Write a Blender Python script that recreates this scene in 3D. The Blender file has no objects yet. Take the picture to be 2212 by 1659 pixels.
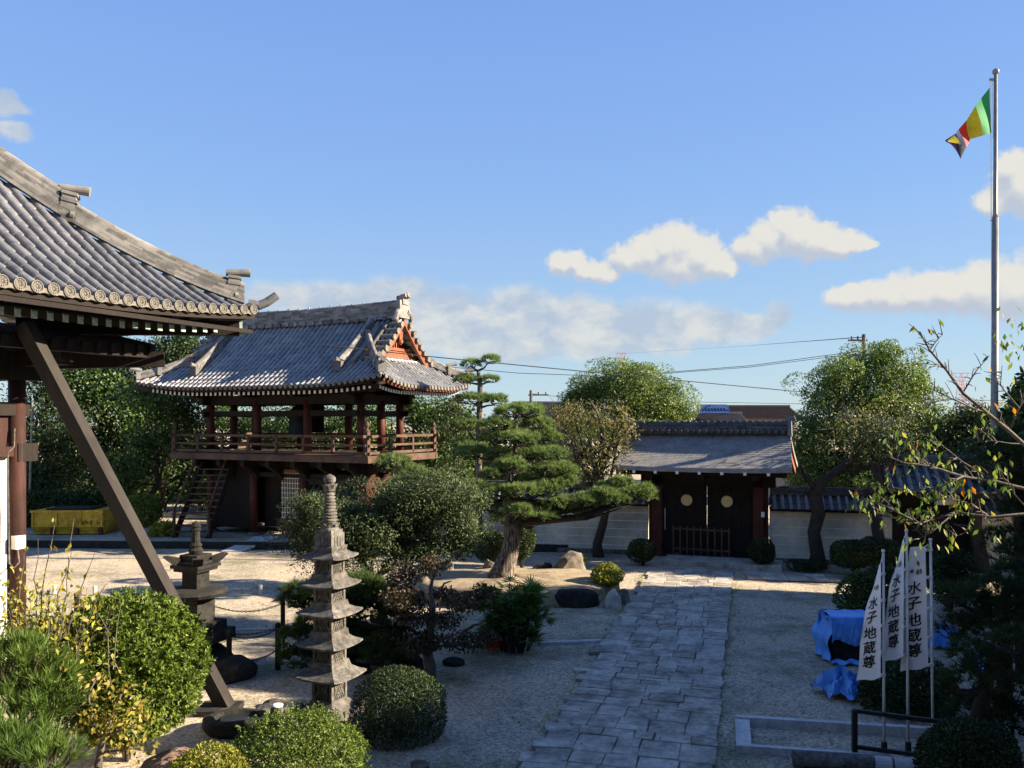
import bpy, math, random
import numpy as np
from mathutils import Vector, Matrix
random.seed(11)
rng = np.random.default_rng(11)
R = math.radians
SC = bpy.context.scene
COL = SC.collection
# ------------------------------------------------------------------ camera
F, HZ, CX, EYE = 1800.0, 912.0, 1106.0, 4.4      # focal length, horizon row, centre column (photo read at 2212 px wide), eye height
cam = bpy.data.objects.new('camera', bpy.data.cameras.new('camera'))
COL.objects.link(cam)
cam.location = (0, 0, EYE)
cam.rotation_euler = (R(90), 0, 0)
cam.data.sensor_width = 36
cam.data.lens = F / 2212 * 36
cam.data.shift_y = (HZ - 829.5) / 2212
cam.data.clip_end = 6000
SC.camera = cam
# ------------------------------------------------------------------ light
SUN_EL, SUN_AZ = 25.0, 93.0       # azimuth clockwise from +Y
SC.view_settings.view_transform = 'Standard'
SC.view_settings.look = 'None'
SC.view_settings.gamma = 1
SC.view_settings.use_curve_mapping = False
SC.view_settings.exposure = 1.78
sun = bpy.data.objects.new('sun', bpy.data.lights.new('sun', 'SUN'))
COL.objects.link(sun)
sun.data.energy = 5.0
sun.data.angle = R(0.53)
sun.data.color = (1.0, 0.83, 0.62)
sv = Vector((math.cos(R(SUN_EL)) * math.sin(R(SUN_AZ)), math.cos(R(SUN_EL)) * math.cos(R(SUN_AZ)), math.sin(R(SUN_EL))))
sun.rotation_euler = sv.to_track_quat('Z', 'Y').to_euler()
sun.location = sv * 60
SC.cycles.max_bounces = 6
SC.cycles.diffuse_bounces = 1
SC.cycles.transparent_max_bounces = 6
SC.cycles.use_denoising = True
SC.cycles.sample_clamp_indirect = 6

# ------------------------------------------------------------------ sky with clouds
world = bpy.data.worlds.new('World')
SC.world = world
world.use_nodes = True
def ramp_node(nt, cols, pos=None):
    r = nt.nodes.new('ShaderNodeValToRGB'); e = r.color_ramp.elements
    pos = pos or [i / (len(cols) - 1) for i in range(len(cols))]
    while len(e) < len(cols): e.new(0.5)
    for i, c in enumerate(cols): e[i].position = pos[i]; e[i].color = (*c, 1)
    return r
def make_sky():
    nt = world.node_tree
    nt.nodes.clear()
    N, L = nt.nodes.new, nt.links.new
    out = N('ShaderNodeOutputWorld'); bg = N('ShaderNodeBackground')
    sky = N('ShaderNodeTexSky'); sky.sky_type = 'NISHITA'; sky.sun_disc = False
    sky.sun_elevation = R(SUN_EL); sky.sun_rotation = R(SUN_AZ)
    sky.air_density = 1.0; sky.dust_density = 0.2; sky.ozone_density = 2.2; sky.altitude = 50
    bg.inputs['Strength'].default_value = 0.052
    tc = N('ShaderNodeTexCoord')
    sp = N('ShaderNodeSeparateXYZ'); L(tc.outputs['Generated'], sp.inputs[0])
    def M(op, a, b=None, c=None):
        n = N('ShaderNodeMath'); n.operation = op
        for i, v in enumerate((a, b, c)):
            if v is None: continue
            if isinstance(v, (int, float)): n.inputs[i].default_value = v
            else: L(v, n.inputs[i])
        return n.outputs[0]
    az = M('ARCTAN2', sp.outputs[0], sp.outputs[1])
    el = M('ARCSINE', sp.outputs[2])
    cb = N('ShaderNodeCombineXYZ'); L(az, cb.inputs[0]); L(el, cb.inputs[1])
    def VM(op, a, b):
        n = N('ShaderNodeVectorMath'); n.operation = op
        for i, v in enumerate((a, b)):
            if isinstance(v, tuple): n.inputs[i].default_value = v
            else: L(v, n.inputs[i])
        return n
    def noise(vec, scale, detail, rough=0.55):
        n = N('ShaderNodeTexNoise'); n.noise_dimensions = '3D'
        n.inputs['Scale'].default_value = scale; n.inputs['Detail'].default_value = detail; n.inputs['Roughness'].default_value = rough
        L(vec, n.inputs['Vector']); return n
    def warp(vec, amt, scale, det):
        n = noise(vec, scale, det)
        s = VM('SUBTRACT', n.outputs['Color'], (0.5, 0.5, 0.5))
        m = VM('MULTIPLY', s.outputs[0], (amt, amt * 0.8, 0.0))
        return VM('ADD', vec, m.outputs[0]).outputs[0]
    base = cb.outputs[0]
    w1 = warp(base, 0.022, 45, 4)
    # every puff: azimuth, elevation, radius (degrees) and flatness
    PX = [  # small cumulus row
        (1215,570,30,1.1),(1242,566,26,1.1),(1265,582,26,1.3),(1295,588,26,1.4),(1318,594,16,1.5),
        (1362,560,34,1.6),(1402,548,46,1.2),(1440,534,50,1.1),(1476,530,50,1.1),(1512,550,46,1.2),(1545,568,38,1.3),(1470,566,52,1.6),(1570,578,20,1.4),
        (1632,534,36,1.5),(1662,514,44,1.2),(1696,492,46,1.0),(1726,508,48,1.2),(1762,520,42,1.4),(1802,528,32,1.7),(1842,526,20,2.0),(1878,526,12,1.8),
        # right side
        (1850,643,30,2.2),(1920,638,38,2.2),(1985,630,42,2.0),(2050,628,46,1.7),(2120,628,54,1.5),(2195,630,64,1.4),(2260,620,70,1.3),
        (2205,400,56,1.0),(2190,366,40,1.0),(2145,436,26,1.5),(2260,390,70,1.0)]
    PS = [  # soft long low bank and faint scraps
        (640,640,34,3.4),(740,636,36,3.6),(850,640,42,3.4),(950,660,46,2.6),(1040,690,50,2.2),(1000,728,46,2.4),(1110,668,48,2.6),(1210,680,48,2.6),(1150,720,48,2.6),
        (1290,694,46,2.6),(1380,690,44,2.6),(1450,702,44,2.6),(1540,704,38,2.8),(1620,700,30,2.6),(1686,682,26,1.3),(1080,748,40,4.0),(1330,738,40,4.5),(920,716,40,2.4),
        (10,224,26,1.4),(44,236,15,1.8),(16,284,18,2.2)]
    def dens(vec, lst):
        acc = None; KX = 1.22 if lst is PX else 1.25
        for (px, py, r, fl) in lst:
            x, z = (px - CX) / F, (HZ - py) / F
            a = math.atan2(x, 1); e = math.atan2(z, math.hypot(1, x))
            mp = VM('SUBTRACT', vec, (a, e, 0)); sc = VM('MULTIPLY', mp.outputs[0], (F / r / fl / KX, F / r / KX, 0))
            ln = N('ShaderNodeVectorMath'); ln.operation = 'LENGTH'; L(sc.outputs[0], ln.inputs[0])
            v = M('SUBTRACT', 1.0, ln.outputs['Value'])
            if acc is None: acc = v
            else:
                acc = M('SMOOTH_MAX', acc, v, 0.12)
        return acc
    def sstep(v, a, b):
        n = N('ShaderNodeMapRange'); n.interpolation_type = 'SMOOTHSTEP'
        n.inputs['From Min'].default_value = a; n.inputs['From Max'].default_value = b
        L(v, n.inputs['Value']); return n.outputs['Result']
    d1 = dens(w1, PX)
    off = VM('ADD', w1, (0.006, 0.014, 0)).outputs[0]
    d1b = dens(off, PX)
    nz = noise(w1, 60, 6, 0.6).outputs['Fac']
    dd = M('MULTIPLY_ADD', M('SUBTRACT', nz, 0.5), 0.7, M('SUBTRACT', d1, 0.06))
    a1 = sstep(dd, 0.0, 0.38)
    lit = M('MULTIPLY_ADD', M('SUBTRACT', nz, 0.5), 0.35, M('SUBTRACT', d1, d1b))
    l1 = sstep(lit, -0.36, 0.30)
    w2 = warp(base, 0.04, 22, 4)
    d2 = dens(w2, PS)
    nz2 = noise(VM('MULTIPLY', w2, (0.55, 1.0, 1.0)).outputs[0], 30, 5, 0.55).outputs['Fac']
    dd2 = M('MULTIPLY_ADD', M('SUBTRACT', nz2, 0.5), 0.5, d2)
    a2 = M('MULTIPLY', sstep(dd2, 0.0, 0.6), 0.82)
    l2 = sstep(nz2, 0.36, 0.66)
    def mixc(fac, a, b):
        n = N('ShaderNodeMix'); n.data_type = 'RGBA'
        L(fac, n.inputs[0])
        for i, v in ((6, a), (7, b)):
            if isinstance(v, tuple): n.inputs[i].default_value = (*v, 1)
            else: L(v, n.inputs[i])
        return n.outputs[2]
    K = 1.0
    c1 = mixc(l1, (2.9, 3.25, 3.85), (4.5, 4.42, 4.15))
    c2 = mixc(l2, (2.7, 3.15, 3.8), (4.35, 4.3, 4.05))
    g = N('ShaderNodeHueSaturation'); g.inputs['Saturation'].default_value = 1.0; g.inputs['Value'].default_value = 1.0
    L(sky.outputs[0], g.inputs['Color'])
    er = ramp_node(nt, [tuple(c / 0.17 for c in q) for q in ((.47, .64, .74), (.39, .58, .79), (.27, .475, .88), (.20, .385, .86), (.09, .20, .56))], [0.0, 0.06, 0.17, 0.31, 0.8])
    L(M('MULTIPLY', el, 1 / 1.5708), er.inputs['Fac'])
    em = N('ShaderNodeMix'); em.data_type = 'RGBA'; em.inputs[0].default_value = 0.8; L(g.outputs[0], em.inputs[6]); L(er.outputs[0], em.inputs[7])
    s1 = mixc(a2, em.outputs[2], c2)
    s2 = mixc(a1, s1, c1)
    L(s2, bg.inputs['Color']); L(bg.outputs[0], out.inputs[0])
make_sky()

# ------------------------------------------------------------------ helpers
def P3(px, py, Y):            # a point seen at a pixel of the photograph, at depth Y
    return Vector(((px - CX) / F * Y, Y, EYE + (HZ - py) / F * Y))
def GP(px, py, z=0.0):        # a point on level z seen at a pixel
    return P3(px, py, F * (EYE - z) / (py - HZ))
def V(*a): return Vector(a)

class MB:
    def __init__(s): s.v = []; s.f = []; s.m = []; s.mi = 0
    def add(s, vs, fs):
        o = len(s.v); s.v.extend([tuple(p) for p in vs]); s.f.extend([tuple(i + o for i in f) for f in fs]); s.m.extend([s.mi] * len(fs))
    def box(s, c, d, rot=None, taper=None):
        hx, hy, hz = d[0] / 2, d[1] / 2, d[2] / 2
        vs = []
        for z in (-hz, hz):
            k = taper if (taper and z > 0) else 1
            vs += [Vector((-hx * k, -hy * k, z)), Vector((hx * k, -hy * k, z)), Vector((hx * k, hy * k, z)), Vector((-hx * k, hy * k, z))]
        if rot is not None: vs = [rot @ p for p in vs]
        s.add([p + Vector(c) for p in vs], [(0, 3, 2, 1), (4, 5, 6, 7), (0, 1, 5, 4), (1, 2, 6, 5), (2, 3, 7, 6), (3, 0, 4, 7)])
    def beam(s, a, b, w, h, up=(0, 0, 1)):
        a, b = Vector(a), Vector(b); d = (b - a).normalized(); sd = d.cross(Vector(up))
        if sd.length < 1e-4: sd = d.cross(Vector((0, 1, 0)))
        sd.normalize(); u = sd.cross(d)
        q = [sd * (-w / 2) + u * (-h / 2), sd * (w / 2) + u * (-h / 2), sd * (w / 2) + u * (h / 2), sd * (-w / 2) + u * (h / 2)]
        s.add([a + p for p in q] + [b + p for p in q], [(0, 1, 2, 3), (7, 6, 5, 4), (0, 4, 5, 1), (1, 5, 6, 2), (2, 6, 7, 3), (3, 7, 4, 0)])
    def tube(s, pts, rad, n=6, cap=True):
        pts = [Vector(p) for p in pts]
        if not hasattr(rad, '__len__'): rad = [rad] * len(pts)
        ref = None; vs = []
        for i, p in enumerate(pts):
            t = (pts[min(i + 1, len(pts) - 1)] - pts[max(i - 1, 0)])
            if t.length < 1e-9: t = Vector((0, 0, 1))
            t.normalize()
            if ref is None:
                ref = t.cross(Vector((0, 0, 1)))
                if ref.length < 1e-3: ref = Vector((1, 0, 0))
            ref = (ref - t * ref.dot(t)).normalized(); bi = t.cross(ref)
            for k in range(n):
                a = 2 * math.pi * k / n
                vs.append(p + (ref * math.cos(a) + bi * math.sin(a)) * rad[i])
        fs = []
        for i in range(len(pts) - 1):
            for k in range(n):
                a, b = i * n + k, i * n + (k + 1) % n
                fs.append((a, b, b + n, a + n))
        if cap:
            fs.append(tuple(range(n - 1, -1, -1))); fs.append(tuple((len(pts) - 1) * n + k for k in range(n)))
        s.add(vs, fs)
    def lathe(s, prof, n=16, c=(0, 0, 0), rot0=0.0, cap=True):
        vs = []
        for r, z in prof:
            for k in range(n):
                a = 2 * math.pi * k / n + rot0
                vs.append((c[0] + r * math.cos(a), c[1] + r * math.sin(a), c[2] + z))
        fs = []
        for i in range(len(prof) - 1):
            for k in range(n):
                a, b = i * n + k, i * n + (k + 1) % n
                fs.append((a, b, b + n, a + n))
        if cap:
            fs.append(tuple(range(n - 1, -1, -1))); fs.append(tuple((len(prof) - 1) * n + k for k in range(n)))
        s.add(vs, fs)
    def grid(s, fn, us, vs_, flip=False):
        pts = [fn(u, v) for u in us for v in vs_]; n = len(vs_); fs = []
        for i in range(len(us) - 1):
            for j in range(n - 1):
                q = (i * n + j, i * n + j + 1, (i + 1) * n + j + 1, (i + 1) * n + j)
                fs.append(q[::-1] if flip else q)
        s.add(pts, fs)
    def prism(s, poly, ext):     # poly: 3D points, extruded by vector ext
        n = len(poly); e = Vector(ext); poly = [Vector(p) for p in poly]
        s.add(poly + [p + e for p in poly], [tuple(range(n - 1, -1, -1)), tuple(range(n, 2 * n))] + [(i, (i + 1) % n, (i + 1) % n + n, i + n) for i in range(n)])
    def xf(s, M):
        s.v = [tuple(M @ Vector(p)) for p in s.v]; return s

def link_mesh(name, v, f, mats, parent=None, smooth=False, mi=None, off=None):
    me = bpy.data.meshes.new(name)
    if off is not None:
        v = [(p[0] - off[0], p[1] - off[1], p[2] - off[2]) for p in v]
    me.from_pydata(v, [], f)
    mats = mats if isinstance(mats, (list, tuple)) else [mats]
    for m in mats: me.materials.append(m)
    if mi and len(mats) > 1: me.polygons.foreach_set('material_index', mi)
    if smooth: me.polygons.foreach_set('use_smooth', [True] * len(f))
    me.update()
    o = bpy.data.objects.new(name, me); COL.objects.link(o)
    if parent is not None: o.parent = parent
    return o
def part(name, mb, mats, parent, smooth=False, label=None, world=False):
    off = parent_world(parent) if world else None
    o = link_mesh(name, mb.v, mb.f, mats, parent, smooth, mb.m, off)
    if label: o['label'] = label
    return o
def parent_world(p):
    v = Vector((0, 0, 0))
    while p is not None: v = v + p.location; p = p.parent
    return v
def props(o, label, cat, group=None, kind=None):
    if label: o['label'] = label
    if cat: o['category'] = cat
    if group: o['group'] = group
    if kind: o['kind'] = kind
    return o
def thing(name, label, cat, loc=(0, 0, 0), rz=0.0, group=None):
    o = bpy.data.objects.new(name, None); COL.objects.link(o); o.empty_display_size = 0.2
    o.location = loc; o.rotation_euler = (0, 0, rz)
    return props(o, label, cat, group)
def solo(name, mb, mats, label, cat, loc, group=None, smooth=False, kind=None):   # a thing that is one mesh; mb in world coordinates
    o = link_mesh(name, mb.v, mb.f, mats, None, smooth, mb.m, loc)
    o.location = loc
    return props(o, label, cat, group, kind)
def structure(name, mb, mats, smooth=False):
    o = link_mesh(name, mb.v, mb.f, mats, None, smooth, mb.m)
    o['kind'] = 'structure'; return o
def copy_part(o, parent, loc=None, rot=None):
    c = o.copy(); COL.objects.link(c); c.parent = parent
    if loc is not None: c.location = loc
    if rot is not None: c.rotation_euler = rot
    return c
def copy_thing(src, loc, rz=0.0, label=None, scale=None):
    c = src.copy(); COL.objects.link(c); c.location = loc; c.rotation_euler = (0, 0, rz)
    if label: c['label'] = label
    if scale: c.scale = scale
    for ch in list(src.children):
        d = ch.copy(); COL.objects.link(d); d.parent = c
        for g in list(ch.children):
            e = g.copy(); COL.objects.link(e); e.parent = d
    return c

# ------------------------------------------------------------------ foliage arrays
def nrm(a):
    return a / np.maximum(np.linalg.norm(a, axis=1, keepdims=True), 1e-9)
def rdir(n): return nrm(rng.normal(size=(n, 3)))
class LF:
    """collects leaves (two folded triangles) and needles (one thin triangle)"""
    def __init__(s): s.v = []; s.f = []; s.n = 0
    def push(s, v, f):
        s.v.append(v.reshape(-1, 3)); s.f.append(f + s.n); s.n += v.reshape(-1, 3).shape[0]
    def leaves(s, P, A, Nn, L, W, fold=0.15):
        n = len(P)
        if n == 0: return
        A = nrm(A); B = nrm(np.cross(A, Nn) + 1e-6); U = np.cross(B, A)
        L = np.broadcast_to(np.asarray(L, float).reshape(-1, 1), (n, 1)); W = np.broadcast_to(np.asarray(W, float).reshape(-1, 1), (n, 1))
        m = P + A * L * 0.48 + U * W * fold
        v = np.stack([P, m + B * W * 0.5, P + A * L, m - B * W * 0.5], axis=1)
        i = np.arange(n)[:, None] * 4
        f = np.concatenate([i + np.array([[0, 1, 2]]), i + np.array([[0, 2, 3]])], axis=1).reshape(-1, 3)
        s.push(v, f)
    def needles(s, P, A, L, W):
        n = len(P)
        if n == 0: return
        A = nrm(A); B = nrm(np.cross(A, rdir(n)))
        L = np.broadcast_to(np.asarray(L, float).reshape(-1, 1), (n, 1))
        v = np.stack([P + B * W * 0.5, P + A * L, P - B * W * 0.5], axis=1)
        f = np.arange(n)[:, None] * 3 + np.array([[0, 1, 2]])
        s.push(v, f)
    def build(s, name, mat, parent=None, world=True):
        v = np.concatenate(s.v).astype(np.float32); f = np.concatenate(s.f).astype(np.int32)
        if parent is not None and world:
            v = v - np.array(parent_world(parent), np.float32)
        me = bpy.data.meshes.new(name)
        me.vertices.add(len(v)); me.vertices.foreach_set('co', v.ravel())
        me.loops.add(f.size); me.loops.foreach_set('vertex_index', f.ravel())
        me.polygons.add(len(f)); me.polygons.foreach_set('loop_start', np.arange(0, f.size, 3, dtype=np.int32))
        me.update(calc_edges=True)
        me.materials.append(mat)
        o = bpy.data.objects.new(name, me); COL.objects.link(o)
        if parent is not None: o.parent = parent
        return o
def shell(c, r, n, lo=0.72, up=None):
    """n points in the outer shell of an ellipsoid and their outward normals"""
    d = rdir(n)
    if up is not None:
        k = d[:, 2] < up; d[k, 2] = np.abs(d[k, 2]); d = nrm(d)
    t = lo + (1 - lo) * rng.random((n, 1)) ** 0.6
    r = np.array(r, float)
    return np.array(c, float) + d * r * t, nrm(d / r)
def lumps(P, amp, sc, seed=0.0):   # smooth pseudo noise for uneven outlines
    q = P * sc + seed
    return amp * (np.sin(q[:, 0] * 1.7 + 1.3 * np.sin(q[:, 1] * 2.1)) + np.sin(q[:, 1] * 1.9 + q[:, 2] * 1.3) + np.sin(q[:, 2] * 2.3 + 1.1 * np.sin(q[:, 0] * 1.5)))[:, None] / 3

# ------------------------------------------------------------------ materials
def nodes_of(name):
    m = bpy.data.materials.new(name); m.use_nodes = True
    nt = m.node_tree; b = nt.nodes['Principled BSDF']
    return m, nt, b
def mat(name, cols, scale=6.0, rough=0.85, bump=0.25, bscale=None, stretch=(1, 1, 1), metal=0.0, stain=0.35, spec=0.3, island=0.0, detail=6.0, pos=None):
    m, nt, b = nodes_of(name); N, L = nt.nodes.new, nt.links.new
    tc = N('ShaderNodeTexCoord'); mp = N('ShaderNodeMapping'); mp.inputs['Scale'].default_value = stretch
    L(tc.outputs['Object'], mp.inputs[0])
    n1 = N('ShaderNodeTexNoise'); n1.inputs['Scale'].default_value = scale; n1.inputs['Detail'].default_value = detail; n1.inputs['Roughness'].default_value = 0.65
    L(mp.outputs[0], n1.inputs['Vector'])
    r = ramp_node(nt, cols, pos or ([0.3, 0.7] if len(cols) == 2 else [0.25, 0.5, 0.75][:len(cols)] if len(cols) == 3 else None)); 
    fac = n1.outputs['Fac']
    if island:
        g = N('ShaderNodeNewGeometry'); ma = N('ShaderNodeMath'); ma.operation = 'MULTIPLY_ADD'
        sb = N('ShaderNodeMath'); sb.operation = 'SUBTRACT'; L(g.outputs['Random Per Island'], sb.inputs[0]); sb.inputs[1].default_value = 0.5
        L(sb.outputs[0], ma.inputs[0]); ma.inputs[1].default_value = island; L(fac, ma.inputs[2]); fac = ma.outputs[0]
    L(fac, r.inputs['Fac'])
    colour = r.outputs[0]
    if stain:
        n2 = N('ShaderNodeTexNoise'); n2.inputs['Scale'].default_value = scale * 0.21; n2.inputs['Detail'].default_value = 5; n2.inputs['Roughness'].default_value = 0.7
        L(tc.outputs['Object'], n2.inputs['Vector'])
        rr = ramp_node(nt, [(1 - stain,) * 3, (1.0 + stain * 0.25,) * 3], [0.35, 0.62]); L(n2.outputs['Fac'], rr.inputs['Fac'])
        mx = N('ShaderNodeMix'); mx.data_type = 'RGBA'; mx.blend_type = 'MULTIPLY'; mx.inputs[0].default_value = 1
        L(colour, mx.inputs[6]); L(rr.outputs[0], mx.inputs[7]); colour = mx.outputs[2]
    L(colour, b.inputs['Base Color'])
    b.inputs['Roughness'].default_value = rough; b.inputs['Metallic'].default_value = metal
    b.inputs['Specular IOR Level'].default_value = spec
    if bump:
        n3 = N('ShaderNodeTexNoise'); n3.inputs['Scale'].default_value = bscale or scale * 4; n3.inputs['Detail'].default_value = 5; n3.inputs['Roughness'].default_value = 0.65
        L(mp.outputs[0], n3.inputs['Vector'])
        bp = N('ShaderNodeBump'); bp.inputs['Strength'].default_value = bump; bp.inputs['Distance'].default_value = 0.02
        L(n3.outputs['Fac'], bp.inputs['Height']); L(bp.outputs[0], b.inputs['Normal'])
    return m
def leafmat(name, cols, trans=0.3, rough=0.55, spec=0.25, pos=None):
    m, nt, b = nodes_of(name); N, L = nt.nodes.new, nt.links.new
    g = N('ShaderNodeNewGeometry')
    tc = N('ShaderNodeTexCoord'); n = N('ShaderNodeTexNoise'); n.inputs['Scale'].default_value = 1.3; n.inputs['Detail'].default_value = 3
    L(tc.outputs['Object'], n.inputs['Vector'])
    a = N('ShaderNodeMath'); a.operation = 'MULTIPLY_ADD'; L(n.outputs['Fac'], a.inputs[0]); a.inputs[1].default_value = 0.9; a.inputs[2].default_value = -0.45
    c = N('ShaderNodeMath'); c.operation = 'ADD'; L(g.outputs['Random Per Island'], c.inputs[0]); L(a.outputs[0], c.inputs[1])
    r = ramp_node(nt, cols, pos); L(c.outputs[0], r.inputs['Fac']); L(r.outputs[0], b.inputs['Base Color'])
    b.inputs['Roughness'].default_value = rough; b.inputs['Specular IOR Level'].default_value = spec
    if trans:
        t = N('ShaderNodeBsdfTranslucent'); hs = N('ShaderNodeHueSaturation'); hs.inputs['Value'].default_value = 1.5; hs.inputs['Saturation'].default_value = 1.1
        L(r.outputs[0], hs.inputs['Color']); L(hs.outputs[0], t.inputs['Color'])
        mx = N('ShaderNodeMixShader'); mx.inputs[0].default_value = trans
        o = nt.nodes['Material Output']; L(b.outputs[0], mx.inputs[1]); L(t.outputs[0], mx.inputs[2]); L(mx.outputs[0], o.inputs['Surface'])
    return m
def plain(name, col, rough=0.6, metal=0.0, spec=0.4):
    return mat(name, [tuple(c * 0.85 for c in col), col], 9, rough, 0.06, stain=0.15, metal=metal, spec=spec)
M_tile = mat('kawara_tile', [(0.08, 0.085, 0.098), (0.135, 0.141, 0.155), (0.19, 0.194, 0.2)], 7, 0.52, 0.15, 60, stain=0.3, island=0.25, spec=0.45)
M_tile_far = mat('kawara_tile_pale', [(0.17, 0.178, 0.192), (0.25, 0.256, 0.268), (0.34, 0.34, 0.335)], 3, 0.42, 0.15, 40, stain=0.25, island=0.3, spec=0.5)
M_ridge = mat('ridge_tile', [(0.125, 0.123, 0.119), (0.215, 0.21, 0.2), (0.285, 0.278, 0.26)], 5, 0.75, 0.25, 50, stain=0.4, island=0.6)
M_discs = mat('end_tile_clay', [(0.12, 0.114, 0.1), (0.23, 0.213, 0.18)], 14, 0.8, 0.3, 80, stain=0.4)
M_wood_dark = mat('dark_aged_timber', [(0.008, 0.006, 0.005), (0.022, 0.015, 0.012)], 4, 0.8, 0.25, 30, stretch=(6, 6, 1))
M_wood_h = mat('dark_aged_timber_rail', [(0.010, 0.007, 0.006), (0.026, 0.017, 0.013)], 4, 0.8, 0.2, 30)
M_red = mat('red_lacquered_timber', [(0.055, 0.015, 0.011), (0.12, 0.029, 0.018)], 3, 0.65, 0.15, 30, stretch=(5, 5, 1), stain=0.5)
M_red_dark = mat('old_dark_red_timber', [(0.028, 0.012, 0.010), (0.065, 0.021, 0.015)], 3, 0.75, 0.2, 30, stretch=(5, 5, 1), stain=0.5)
M_orange = mat('vermilion_timber', [(0.19, 0.06, 0.03), (0.30, 0.10, 0.048)], 3, 0.65, 0.12, 30, stain=0.35)
M_brownrail = mat('weathered_brown_timber', [(0.06, 0.036, 0.025), (0.14, 0.085, 0.056)], 5, 0.8, 0.2, 40, stretch=(1, 1, 4), stain=0.5)
M_strut = mat('dark_grey_timber', [(0.014, 0.012, 0.011), (0.04, 0.034, 0.029)], 3, 0.75, 0.3, 25, stretch=(1, 1, 0.25), stain=0.3)  # base colour lowered toward the tone of the prop's shaded front face
M_white = mat('white_paint', [(0.68, 0.67, 0.63), (0.82, 0.81, 0.78)], 5, 0.8, 0.05, stain=0.15)
M_plaster = mat('cream_plaster', [(0.56, 0.52, 0.40), (0.72, 0.67, 0.53)], 3, 0.92, 0.15, 30, stain=0.45, stretch=(1, 1, .4))
M_greenend = mat('pale_green_rafter_paint', [(0.28, 0.40, 0.32), (0.45, 0.55, 0.45)], 20, 0.8, 0.1, stain=0.3)
M_gold = mat('gold_crest', [(0.66, 0.52, 0.22), (0.82, 0.68, 0.34)], 30, 0.5, 0.1, metal=0.0, stain=0.1)
M_stone = mat('weathered_granite', [(0.033, 0.032, 0.031), (0.14, 0.132, 0.119), (0.26, 0.243, 0.212)], 14, 0.92, 0.7, 55, stain=0.5)
M_stone_dark = mat('dark_stone', [(0.013, 0.013, 0.012), (0.042, 0.04, 0.035)], 12, 0.92, 0.6, 45, stain=0.5)
M_rock = mat('garden_rock', [(0.06, 0.052, 0.045), (0.17, 0.145, 0.115), (0.27, 0.235, 0.185)], 5, 0.9, 0.7, 18, stain=0.5)
M_rock_red = mat('reddish_rock', [(0.10, 0.066, 0.052), (0.27, 0.175, 0.135), (0.36, 0.27, 0.22)], 5, 0.9, 0.7, 18, stain=0.4)
M_rock_white = mat('pale_rock', [(0.38, 0.36, 0.32), (0.62, 0.60, 0.55)], 7, 0.9, 0.6, 22, stain=0.3)
M_bark = mat('dark_bark', [(0.028, 0.022, 0.018), (0.075, 0.06, 0.048)], 9, 0.95, 0.8, 22, stretch=(3, 3, 0.8), stain=0.4)
M_pinebark = mat('pine_bark', [(0.02, 0.016, 0.013), (0.11, 0.09, 0.07), (0.30, 0.255, 0.205)], 9, 0.95, 1.0, 12, stretch=(2.6, 2.6, 0.5), stain=0.3, pos=[0.38, 0.5, 0.62])
M_greybark = mat('grey_branch_bark', [(0.07, 0.06, 0.052), (0.20, 0.18, 0.155)], 14, 0.9, 0.4, 40, stain=0.4)
M_metal = mat('brushed_steel', [(0.20, 0.195, 0.185), (0.30, 0.29, 0.275)], 20, 0.38, 0.03, metal=0.25, stain=0.2)
M_black = mat('black_metal', [(0.012, 0.012, 0.013), (0.03, 0.03, 0.03)], 12, 0.55, 0.1, stain=0.2)
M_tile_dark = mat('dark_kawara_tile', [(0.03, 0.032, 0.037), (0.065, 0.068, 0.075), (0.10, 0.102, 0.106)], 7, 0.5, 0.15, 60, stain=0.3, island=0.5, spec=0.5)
M_copper = mat('bark_shingle_roof', [(0.17, 0.168, 0.165), (0.27, 0.262, 0.25), (0.35, 0.335, 0.31)], 16, 0.85, 0.5, 60, stretch=(1, 3, 3), stain=0.3)
M_tarp = mat('blue_tarpaulin', [(0.05, 0.24, 0.78), (0.14, 0.44, 0.94)], 6, 0.42, 0.35, 14, stain=0.25, spec=0.5)
M_cloth = mat('white_banner_cloth', [(0.80, 0.80, 0.80), (0.89, 0.89, 0.88)], 8, 0.85, 0.1, 30, stain=0.1)
M_ink = mat('black_ink', [(0.008, 0.008, 0.009), (0.02, 0.02, 0.02)], 20, 0.7, 0.0, stain=0.0)
L_pine = leafmat('pine_needles', [(0.045, 0.085, 0.028), (0.12, 0.185, 0.058), (0.245, 0.32, 0.11)], 0.3)
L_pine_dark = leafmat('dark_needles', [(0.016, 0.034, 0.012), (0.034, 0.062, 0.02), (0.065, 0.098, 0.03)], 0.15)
L_pine_near = leafmat('fresh_needles', [(0.04, 0.085, 0.018), (0.10, 0.175, 0.035), (0.21, 0.30, 0.07)], 0.2)
L_azalea = leafmat('azalea_leaves', [(0.04, 0.075, 0.012), (0.10, 0.155, 0.022), (0.19, 0.25, 0.04)], 0.22, 0.5)
L_box = leafmat('boxwood_leaves', [(0.05, 0.085, 0.015), (0.11, 0.17, 0.03), (0.21, 0.27, 0.06)], 0.2, 0.5)
L_yellow = leafmat('yellowing_leaves', [(0.13, 0.14, 0.03), (0.27, 0.24, 0.055), (0.42, 0.31, 0.07)], 0.35)
L_yelgreen = leafmat('yellow_green_leaves', [(0.11, 0.14, 0.02), (0.24, 0.26, 0.04), (0.38, 0.36, 0.06)], 0.25)
L_ever = leafmat('evergreen_leaves', [(0.02, 0.045, 0.012), (0.05, 0.095, 0.02), (0.10, 0.165, 0.035)], 0.22, 0.45, 0.35)
L_cam = leafmat('camphor_leaves', [(0.045, 0.078, 0.018), (0.105, 0.165, 0.036), (0.21, 0.27, 0.07)], 0.28, 0.45, 0.3)
L_dark = leafmat('deep_shade_leaves', [(0.014, 0.028, 0.010), (0.03, 0.052, 0.016), (0.055, 0.085, 0.025)], 0.15, 0.5)
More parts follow.
